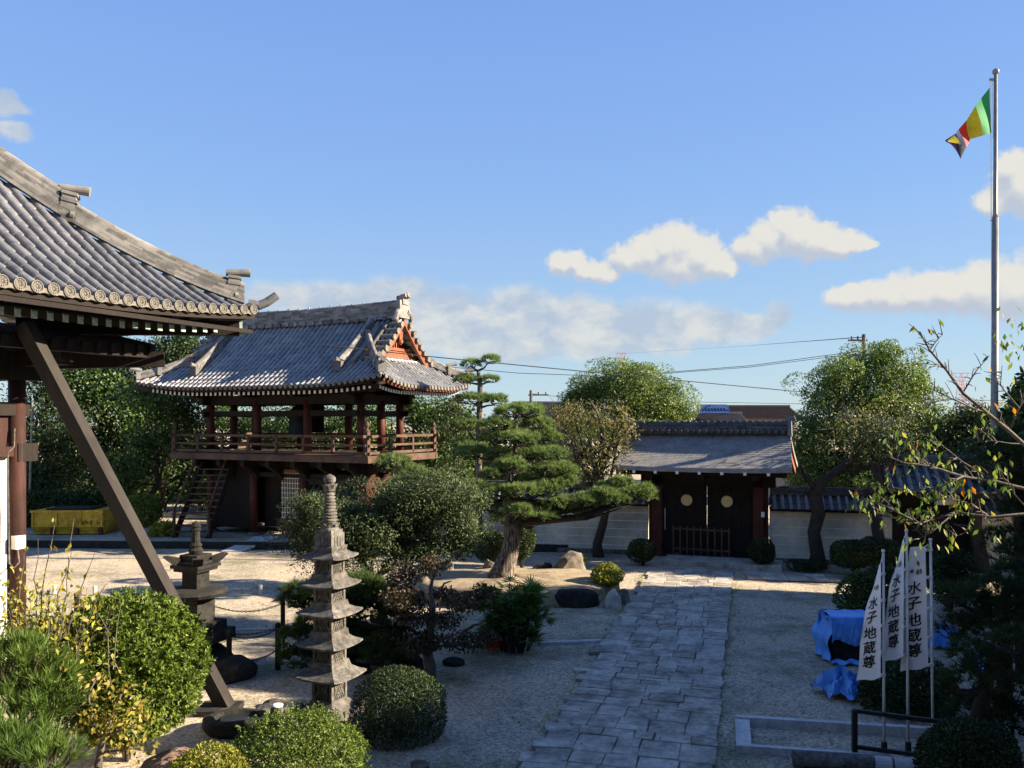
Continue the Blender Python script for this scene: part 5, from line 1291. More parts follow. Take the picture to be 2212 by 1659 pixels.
def left_pines():
    def clump(name, lab, lst, Y, L, base, n, group):
        T = thing(name, lab, 'pine', tuple(base), 0, group); lf = LF(); st = MB()
        for (px, py, rx, ry) in lst:
            c = P3(px, py, Y + random.uniform(-.25, .25)); r = np.array((rx * Y / F, rx * Y / F, ry * Y / F)); k = int(n * rx * ry / 3000)
            P, Nn = shell(c, r, k, .35, up=-.3); D = nrm(Nn * .6 + np.array([.25, -.1, .7]) + rdir(k) * .35); tf = 34
            P2 = np.repeat(P, tf, 0); D2 = np.repeat(D, tf, 0); t = rng.random((len(P2), 1)) * .1
            lf.needles(P2 + D2 * t, nrm(D2 * 1.0 + rdir(len(P2)) * .62), L * (.6 + .6 * rng.random(len(P2))), .0095)
            for p, d in zip(P[:30], D[:30]): st.tube([Vector(p) - Vector(d) * .2, Vector(p) + Vector(d) * .08], [.009, .005], 4)
            st.tube(limb_pts(base, c, 4, 0, .06, int(px)), [.03, .027, .022, .016, .01], 5)
        part('branch', st, M_bark, T, world=True); lf.build('needles', L_pine_near, T)
    clump('needle_shrub', 'long needled sunlit pine shrub at the left edge, under the yellow leaves', [(40, 1440, 75, 50), (110, 1480, 60, 45), (30, 1500, 60, 50), (120, 1530, 50, 40), (60, 1550, 70, 40)], 9.6, .20, V(-5.5, 9.7, 0), 62, 'needled pine shrubs at the left edge')
    clump('needle_shrub', 'lower pine shrub clump in the bottom left corner', [(40, 1620, 80, 40), (110, 1650, 60, 35), (10, 1650, 60, 40)], 8.8, .18, V(-5.2, 8.9, 0), 62, 'needled pine shrubs at the left edge')
    # shrub with yellowing leaves and tall wands
    Y = 10.2; b = V(P3(120, 1500, Y).x, Y, 0); T = thing('yellow_leaf_shrub', 'straggly shrub with yellowing leaves and tall thin wands before the red column', 'shrub', tuple(b)); st = MB(); lf = LF(); lg = LF()
    wands = [((60, 1440), (120, 1120)), ((110, 1440), (160, 1120)), ((130, 1420), (205, 1195)), ((40, 1420), (52, 1180)), ((20, 1400), (35, 1230)), ((150, 1400), (230, 1260)), ((75, 1400), (82, 1165)), ((130, 1380), (155, 1190)), ((170, 1420), (250, 1300)), ((5, 1430), (12, 1260)), ((95, 1400), (108, 1270)), ((200, 1420), (262, 1340))]
    for (a, e) in wands:
        A, E = P3(*a, Y + random.uniform(-.3, .3)), P3(*e, Y + random.uniform(-.4, .2)); pts = limb_pts(A, E, 6, 0, .03, a[0]); st.tube(pts, [.009, .009, .008, .007, .006, .005, .003], 5)
        for k in range(1, 7):
            if random.random() < .45: continue
            p = np.array(pts[k])[None] + rng.normal(size=(2, 3)) * .03; lf.leaves(p, rdir(2) * .5 + np.array([0, 0, -1.0]), rdir(2), .085, .045, .3)
    for k in range(1350):
        px, py = random.gauss(90, 70), random.gauss(1370, 62)
        if px > 265 or py > 1500 or py < 1215 + max(0, px - 40) * .35: continue
        p = np.array(P3(px, py, Y + random.uniform(-.5, .55)))[None]; (lg if random.random() < .6 else lf).leaves(p, rdir(1) + np.array([[0, 0, -.9]]), rdir(1), .085 * random.uniform(.6, 1.2), .045, .25)
    for k in range(60):
        A = P3(random.gauss(110, 70), random.gauss(1420, 40), Y + random.uniform(-.4, .4)); st.tube(limb_pts(A - V(0, 0, .3), A + V(random.uniform(-.3, .3), random.uniform(-.2, .2), random.uniform(.2, .5)), 3, 0, .05, k), [.007, .006, .005, .003], 4)
    for k in range(10): st.tube(limb_pts(b, P3(random.uniform(20, 220), random.uniform(1390, 1460), Y), 4, 0, .06, k), [.02, .018, .015, .011, .008], 5)
    part('stem', st, M_greybark, T, world=True); lf.build('yellow_leaves', L_yellow, T); lg.build('green_leaves', L_yelgreen, T)
    Y = 9.5; b = V(P3(215, 1640, Y).x, Y, 0); T = thing('yellow_sapling', 'yellow leaved sapling with pale stem in front of the azalea globe', 'sapling', tuple(b)); st = MB(); lf = LF(); q = lambda a, c: P3(a, c, Y)
    st.tube([b, q(212, 1650), q(222, 1600), q(240, 1550), q(262, 1500)], [.05, .045, .035, .022, .01], 8); st.tube([q(222, 1600), q(200, 1560), q(190, 1500), q(215, 1450)], [.025, .02, .014, .006], 6); st.tube([q(226, 1590), q(280, 1570), q(300, 1600)], [.02, .014, .006], 6); st.tube([q(216, 1625), q(270, 1620), q(310, 1612)], [.015, .011, .005], 6)
    for (px, py, sx, sy, n) in ((225, 1550, 28, 22, 120), (260, 1485, 20, 22, 45), (200, 1480, 22, 26, 70), (290, 1600, 24, 22, 70), (300, 1530, 18, 18, 50), (180, 1560, 14, 20, 30), (250, 1590, 26, 20, 70)):
        P = np.array([P3(random.gauss(px, sx), random.gauss(py, sy), Y + random.gauss(0, .14)) for _ in range(n)]); lf.leaves(P, rdir(n) + np.array([0, 0, -.7]), rdir(n) + np.array([0, -.5, .4]), .075 * (.7 + .5 * rng.random(n)), .042, .25)
    part('stem', st, M_greybark, T, smooth=True, world=True); lf.build('leaves', L_yellow, T)
left_pines()

# ================================================================== ROCKS AND PINE BED
def pine_bed():
    s = MB(); ctr = P3(1110, 1262, 21.5); ring = []
    for k in range(36):
        a = 2 * math.pi * k / 36; rx, ry = 2.75 + .15 * math.sin(3 * a), 1.75 + .12 * math.cos(2 * a + 1); ring.append((math.cos(a) * rx, math.sin(a) * ry))
    V0 = []; F0 = []
    for j, (k, z) in enumerate(((1.0, -.05), (.985, .33), (.9, .40), (.6, .44), (.3, .47), (.02, .48))):
        V0 += [(ctr.x + x * k, ctr.y + y * k, z + .03 * math.sin(x * 3 + y * 2) * (k < .95)) for x, y in ring]
    for j in range(5):
        for k in range(36): F0.append((j * 36 + k, j * 36 + (k + 1) % 36, (j + 1) * 36 + (k + 1) % 36, (j + 1) * 36 + k))
    s.add(V0, F0); structure('pine_bed_ground', s, M_earth, smooth=True)
    G_ = 'rocks edging the pine bed'
    for i, (px, py, Y, w, d, h, m, lab) in enumerate((
        (1240, 1306, 20.0, 1.5, .55, .52, M_stone_dark, 'long dark edging rock on the front of the pine bed'),
        (1180, 1296, 20.1, .62, .45, .5, M_stone_dark, 'dark edging rock next to the fan palm on the pine bed front'),
        (1323, 1304, 19.9, .46, .42, .44, M_rock_white, 'white upright rock at the right corner of the pine bed'),
        (1346, 1292, 20.3, .42, .4, .45, M_rock, 'brown rock beside the white corner rock and the path'),
        (1233, 1236, 22.9, 1.15, .8, .62, M_rock, 'largest brown rock on the back edge of the pine bed'),
        (966, 1236, 22.4, .52, .45, .5, M_rock, 'brown pointed rock left of the pine trunk'),
        (1062, 1236, 22.8, .5, .45, .42, M_rock, 'dark rock immediately left of the pine trunk foot'),
        (1170, 1238, 22.9, .75, .5, .32, M_stone_dark, 'low dark rock between the pine trunk and the largest rock'),
        (1010, 1243, 22.0, .5, .32, .2, M_rock_white, 'low pale rock between the pointed rock and the trunk'),
        (1085, 1318, 19.75, .8, .45, .5, M_rock, 'brown edging rock behind the palm on the pine bed front'), (1022, 1312, 19.9, .7, .45, .48, M_stone_dark, 'dark edging rock between the rusty tree and the palm'), (955, 1302, 20.2, .75, .5, .46, M_rock, 'brown edging rock seen through the rusty leafed tree'), (895, 1285, 20.7, .6, .45, .45, M_stone_dark, 'dark edging rock under the grey green tree'),
        (915, 1262, 21.2, .5, .4, .3, M_rock, 'half hidden rock at the left end of the pine bed'),
        (1120, 1312, 19.9, .7, .45, .45, M_stone_dark, 'dark edging rock hidden behind the fan palm'))):
        p = P3(px, py, Y); rock('bed_rock', lab, (p.x, p.y, .30 if Y > 21 else 0.0), (w, d, h), m, i + 2, random.uniform(-.2, .2), G_, sq=(.5 if m is M_stone_dark or i in (9, 11) else 1.0))
    rock('foreground_rock', 'flat topped reddish rock at the bottom, in front of the azalea globe', (*GP(362, 1680).xy, 0), (1.0, .8, .42), M_rock_red, 21, .2)
    rock('garden_rock', 'small black rock lying on the gravel between the rusty tree and the palm', (*GP(980, 1432).xy, 0), (.42, .3, .16), M_stone_dark, 22)
    rock('garden_rock', 'dark rounded rock at the foot of the rusty leafed tree', (*GP(885, 1445).xy, 0), (.62, .4, .3), M_stone_dark, 23)
    rock('garden_rock', 'small pale rock at the bottom below the clipped globe shrub', (*GP(905, 1655).xy, 0), (.3, .2, .08), M_rock, 24)
pine_bed()

def litter():
    lf = LF(); n = 260
    P = np.stack([rng.uniform(-5, 7, n), rng.uniform(9.5, 24, n), np.full(n, .062)], 1); U = np.tile([0, 0, 1.0], (n, 1)) + rdir(n) * .5
    lf.leaves(P, rdir(n) * np.array([1, 1, .15]), U, .05 * (.5 + rng.random(n)), .032, .25)
    o = lf.build('fallen_leaves', L_rust); props(o, 'scattered small brown fallen leaves on the gravel and path', 'fallen leaves', None, 'stuff')
litter()

def woods():
    lf = LF(); 
    for (px, py, rx, ry, Y) in [(x, 985 + 25 * math.sin(x * .03), 70, 80, 47 + 3 * math.sin(x * .05)) for x in range(-60, 1300, 62)] + [(x, 1000, 70, 70, 52) for x in range(1640, 2400, 70)]:
        c = P3(px, py, Y); c.z = max(.5, c.z - 1.2); r = (rx * Y / F, 1.5, c.z + .8 + .6 * random.random()); n = 1500
        P, Nn = shell(c, r, n, .6); P = P + lumps(P, .35, 1.3) * Nn; P = P[P[:, 2] > 0]; n = len(P); lf.leaves(P, rdir(n), rdir(n) + np.array([0, -.4, .6]), .34, .2)
    o = lf.build('distant_woods', L_ever); props(o, 'belt of dark woodland closing the view behind the tower and wall', 'woods', None, 'stuff')
woods()

def weeds():
    lf = LF(); n = 190; t = rng.uniform(-3, 13.5, n); side = rng.random(n) < .5
    base = np.array([list(p0 + pr_ * (random.gauss(-.12, .07) if s_ else random.gauss(2.36, .07)) + pd_ * float(k)) for k, s_ in zip(t, side)])
    a = rng.uniform(0, 6.28, 160); c = P3(1110, 1262, 21.5); ring = np.stack([c.x + np.cos(a) * 2.85, c.y + np.sin(a) * 1.85, np.zeros(160)], 1)
    fr = np.stack([rng.uniform(-9, 8, 120), rng.uniform(10, 26, 120), np.zeros(120)], 1)
    P = np.repeat(np.concatenate([base, ring, fr]), 9, 0) + rng.normal(size=((n + 280) * 9, 3)) * np.array([.025, .025, 0]); P[:, 2] = 0; k = len(P)
    lf.needles(P, rdir(k) * .7 + np.array([0, 0, 1.0]), .09 * (.4 + rng.random(k)), .008)
    o = lf.build('weeds', L_yelgreen); props(o, 'sparse low weeds along the path edges and the foot of the pine bed', 'weeds', None, 'stuff')
weeds()
# ================================================================== STONE PAGODA AND LANTERN
def stone_roof(mb, a, eave, z0, h, lift, th):
    """square stone roof with hollow curved slopes and turned up corners; a: half top, eave: half eave"""
    n = 12; lv = [(1.0, 0), (.985, th), (.76, th + h * .26), (.58, th + h * .55), (a / eave, th + h)]
    vs = []
    for j, (k, z) in enumerate(lv):
        for s in range(4):
            for i in range(n):
                t = -1 + 2 * i / n; x, y = [(t, -1), (1, t), (-t, 1), (-1, -t)][s]
                zz = z + lift * (abs(t) ** 3) * max(0, (k - a / eave) / (1 - a / eave)) ** 1.5
                vs.append((x * eave * k, y * eave * k, z0 + zz))
    m = 4 * n; fs = []
    for j in range(len(lv) - 1):
        for i in range(m): fs.append((j * m + i, j * m + (i + 1) % m, (j + 1) * m + (i + 1) % m, (j + 1) * m + i))
    fs.append(tuple(range(m - 1, -1, -1))); fs.append(tuple((len(lv) - 1) * m + i for i in range(m)))
    mb.add(vs, fs)
def pagoda():
    Y = 11.3; c = V(P3(712, 1500, Y).x, Y, 0); z = lambda py: EYE + (HZ - py) / F * Y
    T = thing('stone_pagoda', 'tall weathered five storey stone pagoda with ringed finial and carved lattice panels', 'stone pagoda', tuple(c), -R(26))
    b = MB(); b.box((0, 0, .09), (.66, .66, .18))
    for sx in (-1, 1):
        for sy in (-1, 1):
            b.prism([V(sx * .23, sy * .23, .15), V(sx * .23 - .1 * sx, sy * .23, .15), V(sx * .2 - .1 * sx, sy * .2, z(1545)), V(sx * .2, sy * .2, z(1545))], (0, -sy * .12, 0))
    b.box((0, 0, .35), (.24, .24, .7)); part('pedestal_leg', b, M_stone, T)
    b = MB(); zb = z(1552); b.lathe([(.20 * 1.414, 0), (.33 * 1.414, .07), (.30 * 1.414, .15), (.22 * 1.414, .23), (.17 * 1.414, .27)], 4, (0, 0, zb), R(45))
    for k in range(4):
        R4 = Matrix.Rotation(k * math.pi / 2, 3, 'Z')
        for t in (-.2, -.07, .07, .2): p = R4 @ V(t, -.31, zb + .10); b.box(p, (.035, .03, .12), R4)
        p = R4 @ V(.29, -.29, zb + .14); b.box(p, (.1, .1, .2), R4)
    part('flared_base', b, M_stone, T)
    lev = [(1510, 1463, .166, .385), (1428, 1396, .160, .345), (1362, 1328, .155, .345), (1300, 1267, .150, .33), (1240, 1208, .144, .30)]
    #   body bottom, body top(=eave underside), half width, half eave
    for i, (yb, yt, a, e) in enumerate(lev):
        B = MB(); z0, z1 = z(yb) - .03, z(yt) + .07; B.box((0, 0, (z0 + z1) / 2), (a * 2 - .03, a * 2 - .03, z1 - z0))
        for sx in (-1, 1):
            for sy in (-1, 1): B.box((sx * (a - .02), sy * (a - .02), (z0 + z1) / 2), (.04, .04, z1 - z0))
        B.box((0, 0, z1 - .025), (2 * a + .004, 2 * a + .004, .04)); B.box((0, 0, z0 + .03), (2 * a + .004, 2 * a + .004, .05))
        bd = part('storey_body', B, M_stone, T)
        Lm = MB(); W = a * 2 - .09; H = z1 - z0 - .1; zc = (z0 + z1) / 2
        for k in range(4):
            R4 = Matrix.Rotation(k * math.pi / 2, 3, 'Z')
            for d in (-1, 1):
                for t in np.linspace(-.8, .8, 5):
                    p0, p1 = V(t * W / 2 - d * H * .28, -a + .012, zc - H / 2), V(t * W / 2 + d * H * .28, -a + .012, zc + H / 2)
                    p0.x = max(-W / 2, min(W / 2, p0.x)); p1.x = max(-W / 2, min(W / 2, p1.x)); Lm.beam(R4 @ p0, R4 @ p1, .012, .012)
        part('carved_lattice', Lm, M_stone, bd)
        Dk = MB(); Dk.box((0, 0, zc), (W, 2 * a - .022, H)); Dk.box((0, 0, zc), (2 * a - .022, W, H)); part('recess_shade_panel', Dk, M_stone_dark, bd)  # dark sheets behind the lattice put the recess shade into the colour
        Rf = MB(); nb = z(lev[i + 1][0]) if i < 4 else z(1181)
        z_e = z(yt) + .04; an = lev[i + 1][2] if i < 4 else .15; stone_roof(Rf, an + .02, e * .93, z_e - .02, nb - z_e + .015, .03, .024); part('storey_roof', Rf, M_stone, T)
    f = MB(); z0 = z(1183); f.box((0, 0, z0 + .10), (.28, .28, .21)); f.box((0, 0, z0 + .225), (.25, .25, .05))
    for k in range(4):
        R4 = Matrix.Rotation(k * math.pi / 2, 3, 'Z')
        for t in (-.06, .0, .06): f.box(R4 @ V(t, -.142, z0 + .1), (.035, .012, .12), R4)
    part('roban_box', f, M_stone, T)
    pr = [(.10, z(1152)), (.13, z(1146)), (.125, z(1140)), (.085, z(1136)), (.09, z(1131)), (.105, z(1128))]
    yy = 1126
    for k in range(9): r = .105 - .004 * k; pr += [(r * .78, z(yy)), (r, z(yy - 1.6)), (r, z(yy - 4.6)), (r * .78, z(yy - 6.2))]; yy -= 6.9
    pr += [(.05, z(1063)), (.075, z(1060)), (.085, z(1048)), (.07, z(1046)), (.055, z(1045)), (.08, z(1040)), (.085, z(1033)), (.06, z(1028)), (.012, z(1024))]
    f = MB(); f.lathe(pr, 18)
    for (za, zb_, ra, rb) in ((z(1150), z(1131), .06, .115), (z(1062), z(1047), .045, .085)):
        for k in range(8):
            a = k * math.pi / 4; d = V(math.cos(a), math.sin(a), 0); sd = V(-d.y, d.x, 0)
            f.prism([d * ra + V(0, 0, za) - sd * .012, d * ra + V(0, 0, za) + sd * .012, d * rb + V(0, 0, zb_) + sd * .036, d * (rb * 1.02) + V(0, 0, zb_ + .012), d * rb + V(0, 0, zb_) - sd * .036], d * .018)
    part('ringed_finial', f, M_stone, T, smooth=False)
pagoda()
def lantern():
    Y = 14.7; c = V(P3(423, 1300, Y).x, Y, 0); z = lambda py: EYE + (HZ - py) / F * Y; k = Y / F
    T = thing('stone_memorial_tower', 'dark old stone memorial tower with four winged cap behind the slanting prop', 'stone memorial', tuple(c), -R(20))
    f = MB(); f.lathe([(.10, z(1196)), (.13, z(1188)), (.09, z(1182)), (.11, z(1177)), (.075, z(1172)), (.07, z(1148)), (.09, z(1144)), (.075, z(1140)), (.095, z(1136)), (.06, z(1130)), (.01, z(1125))], 12); part('finial', f, M_stone_dark, T)
    f = MB(); f.box((0, 0, (z(1234) + z(1197)) / 2), (.38, .38, z(1197) - z(1234)))
    f.box((0, 0, z(1228)), (.52, .52, .06)); f.box((0, 0, z(1221)), (.60, .60, .06)); f.box((0, 0, z(1213)), (.5, .5, .05))
    for sx in (-1, 1):
        for sy in (-1, 1):
            d = V(sx, sy, 0).normalized(); s = V(-d.y, d.x, 0) * .085; o = V(0, 0, 0)
            f.prism([d * .24 + V(0, 0, z(1222)) - s, d * .40 + V(0, 0, z(1214)) - s, d * .54 + V(0, 0, z(1199)) - s, d * .46 + V(0, 0, z(1197)) - s, d * .26 + V(0, 0, z(1204)) - s], s * 2)
    part('winged_cap', f, M_stone_dark, T)
    f = MB(); f.box((0, 0, (z(1269) + z(1233)) / 2), (.32, .32, z(1233) - z(1269))); part('upper_block', f, M_stone_dark, T)
    f = MB(); f.lathe([(.28, z(1291)), (.52, z(1284)), (.56, z(1277)), (.50, z(1271)), (.26, z(1268))], 16); part('lotus_slab', f, M_stone_dark, T)
    f = MB(); f.lathe([(.32, z(1345)), (.32, z(1293)), (.29, z(1289))], 4, (0, 0, 0), R(45)); f.box((0, 0, (z(1345) + z(1289)) / 2), (.4, .4, z(1289) - z(1345))); part('lower_block', f, M_stone_dark, T)
    f = MB(); f.box((0, 0, z(1352)), (.74, .74, .16)); f.box((0, 0, z(1372)), (.95, .95, .18)); part('stepped_plinth', f, M_stone_dark, T)
    for i, (x, y, zz, d, lab) in enumerate(((0, 0, 0, (1.5, 1.3, .62), 'large dark stone under the old memorial tower'), (.75, -.35, 0, (.95, .8, .42), 'dark stone stepping down right of the memorial tower'), (-.6, -.5, 0, (.9, .8, .5), 'dark stone half hidden behind the timber prop'), (.35, -.7, 0, (.8, .6, .36), 'dark stone in front of the memorial tower by the chain post'))):
        rock('base_stone', lab, (c.x + x, c.y + y, zz), d, M_stone_dark, 40 + i, .3 * i, 'stones around the memorial tower')
    b = MB(); p = GP(505, 1590)
    b = GP(500, 1592); T2 = thing('water_basin', 'low dark stone water basin beside a white saucer', 'water basin', tuple(b), -.1)
    m = MB(); m.lathe([(.40, 0), (.46, .08), (.44, .2), (.36, .23), (.30, .22), (.26, .12), (.02, .11)], 20, (0, .3, 0)); m.v = [(x * 1.15, y * .8 + .02 * math.sin(7 * x), zz + .012 * math.sin(9 * x + 5 * y)) for x, y, zz in m.v]; part('basin_body', m, M_stone_dark, T2)
    m = MB(); m.lathe([(.28, .17), (.01, .172)], 18, (0, .3, 0)); part('basin_water', m, plain('still_water', (.02, .025, .03), .05), T2)
    for i, (x, y) in enumerate(((-.4, .1), (.1, .3), (.4, .15), (.15, .5))): rock('edge_stone', ('flat dark stone by the water basin, nearest the prop foot', 'flat dark stone behind the water basin', 'flat stone at the right end of the water basin', 'small flat stone at the back right of the water basin')[i], (b.x + x + .1, b.y + y + .75, 0), (.5, .34, .12), M_stone, 60 + i, i, 'stones around the water basin')
    l = MB(); q = P3(598, 1517, 12.0); l.lathe([(.02, 0), (.085, .01), (.09, .03), (.05, .045), (.01, .05)], 20, (q.x, q.y, .30)); solo('white_lid', l, M_white, 'small round white saucer on a post beside the water basin', 'lid', (q.x, q.y, .3), smooth=True)  # the small round white lid by the basin, set on a post
    l = MB(); l.tube([(q.x, q.y, 0), (q.x, q.y, .3)], [.1, .09], 12); solo('stone_post', l, M_stone, 'short round stone post carrying the white saucer', 'stone post', (q.x, q.y, 0))
lantern()

# ================================================================== CHAIN FENCE
def fence():
    G_ = 'dark posts of the chain fence'
    posts = {}
    def post(key, px, pyb, pyt, lab, r=.05):
        c = GP(px, pyb); h = (pyb - pyt) / F * c.y
        T = thing('fence_post', lab, 'post', tuple(c), 0, G_); m = MB(); m.tube([(0, 0, -.05), (0, 0, h)], [r, r * .95], 10); part('post_shaft', m, M_wood_dark, T)
        m = MB(); m.tube([(0, 0, h - .02), (0, 0, h + .02)], [r * 1.15, r * .7], 10); part('post_cap', m, M_wood_dark, T)
        posts[key] = c + V(0, 0, h - .08)
    post('a', 611, 1372, 1294, 'chain post just left of the layered pine, farthest back'); post('b', 600, 1444, 1348, 'chain post left of the low layered pine, nearer one'); post('c', 495, 1460, 1362, 'chain post beside the dark memorial base stones')
    post('d', 295, 1336, 1283, 'chain post rising behind the azalea globe near the prop'); post('e', 165, 1340, 1282, 'chain post among the yellow leaf wands')
    ch = 'chains of the low fence'
    def chain(a, b, sag, lab):
        m = MB(); n = 34; pts = [a.lerp(b, i / n) + V(0, 0, -sag * 4 * (i / n) * (1 - i / n)) for i in range(n + 1)]
        for i in range(n):
            p, q = pts[i], pts[i + 1]; d = (q - p) * .16; s = (q - p).cross(V(0, 0, 1)).normalized() * .017 if i % 2 else V(0, 0, .017)
            m.tube([p - d, p + s + (q - p) * .3, p + s + (q - p) * .7, q + d, p - s + (q - p) * .7, p - s + (q - p) * .3, p - d], .007, 4, cap=False)
        solo('fence_chain', m, M_black, lab, 'chain', tuple(a), ch)
    L0 = P3(440, 1290, 17.5)
    chain(P3(455, 1306, 16.9), posts['a'], .16, 'sagging chain from the memorial tower to the farthest post'); chain(P3(440, 1352, 14.9), posts['b'] + V(0, 0, .02), .14, 'sagging chain from the memorial tower to the nearer post'); chain(posts['c'], posts['b'], .1, 'upper chain between the two nearest posts'); chain(posts['c'] - V(0, 0, .42), posts['b'] - V(0, 0, .38), .1, 'lower chain between the two nearest posts'); chain(posts['d'], posts['e'], .14, 'chain behind the azalea globe'); chain(posts['a'], P3(700, 1300, 17.2), .1, 'chain running behind the pagoda')
    G2 = 'short pale stakes in the courtyard'
    s0 = None; m = MB(); m.tube([(0, 0, -.05), (0, 0, .22)], [.055, .05], 8)
    for (px, py, lab) in ((205, 1284, 'short stake behind the yellow wands, leftmost'), (291, 1284, 'short stake seen left of the timber prop'), (470, 1284, 'short stake just right of the memorial tower'), (563, 1282, 'short stake farther right, in the shadow patch'), (118, 1282, 'short stake near the red column')):
        c = GP(px, py)
        if s0 is None:
            s0 = link_mesh('courtyard_stake', m.v, m.f, M_kerb); s0.location = c; props(s0, lab, 'stake', G2)
        else:
            o = s0.copy(); COL.objects.link(o); o.location = c; o['label'] = lab
fence()

# ================================================================== SKIP
def skip():
    a, b = GP(70, 1168), GP(243, 1162); b.y = a.y + .1; u = (b - a).normalized(); Ln = (b - a).length
    T = thing('waste_skip', 'weathered yellow steel skip with black cover and green stencilled side, on short legs', 'skip', tuple(a), math.atan2(u.y, u.x))
    M_y = mat('rusty_yellow_paint', [(0.25, 0.14, 0.025), (0.62, 0.38, 0.03), (0.68, 0.46, 0.05)], 4, 0.6, 0.2, 30, stain=0.5)
    m = MB(); z0, z1, zm = .26, 1.12, .52
    prof = [V(0, -.05, zm), V(0, .12, z0), V(0, 1.25, z0), V(0, 1.45, zm), V(0, 1.45, z1), V(0, -.08, z1)]
    m.prism(prof, (Ln, 0, 0)); body = part('skip_body', m, M_y, T)
    m = MB()
    m.box((Ln / 2, -.09, z1 - .03), (Ln + .06, .07, .09)); m.box((Ln / 2, -.09, zm + .02), (Ln, .05, .035))
    for x in (.05, Ln - .05, Ln * .35, Ln * .68): m.box((x, -.085, (zm + z1) / 2), (.07, .05, z1 - zm))
    m.box((Ln / 2, .1, z0 + .02), (Ln, .12, .06)); part('skip_rim', m, M_y, body)
    m = MB()
    for x in (.75, Ln - 1.0, Ln - .12):
        m.box((x, .0, .24), (.13, .16, .48))
    part('skip_leg', m, M_red, T)
    m = MB(); m.box((Ln * .5, .6, z1 + .045), (Ln * .62, 1.2, .05)); m.tube([(Ln * .2, .0, z1 + .06), (Ln * .82, .02, z1 + .08)], .04, 8); part('cover_sheet', m, M_black, T)
    g = MB(); rr = random.Random(5); x = Ln * .635   # worn green stencil letters, illegible strokes
    for w in (7, 5):
        for k in range(w):
            for s in range(3):
                xx = x + rr.uniform(0, .06); zz = .64 + rr.uniform(-.02, .10)
                if rr.random() < .5: g.box((xx, -.078, zz), (.018, .012, rr.uniform(.06, .13)))
                else: g.box((x + .035, -.078, zz), (.07, .010, .02))
            x += .088
        x += .07
    part('green_stencil', g, plain('faded_green_paint', (.05, .13, .03)), body)
    r0 = GP(262, 1168); rock('rubble_block', 'tan concrete block beside the right end of the skip', (r0.x, r0.y, 0), (.55, .4, .42), M_earth, 71, group='blocks by the skip')
    r0 = GP(276, 1160); rock('rubble_block', 'tan broken block behind the timber prop near the skip', (r0.x, r0.y + .6, 0), (.6, .5, .5), M_earth, 72, group='blocks by the skip')
skip()
def white_pole():
    m = MB(); Y = 34.0; a, b = P3(64, 1070, Y), P3(70, 868, Y); m.tube([V(a.x, Y, 0), a, b], [.045, .045, .04], 8); m.tube([b + V(0, 0, -.2), P3(96, 938, Y)], .012, 4)
    solo('white_pole', m, M_metal, 'thin pale pole with a stay wire before the dark trees near the red column', 'pole', (a.x, Y, 0))
white_pole()

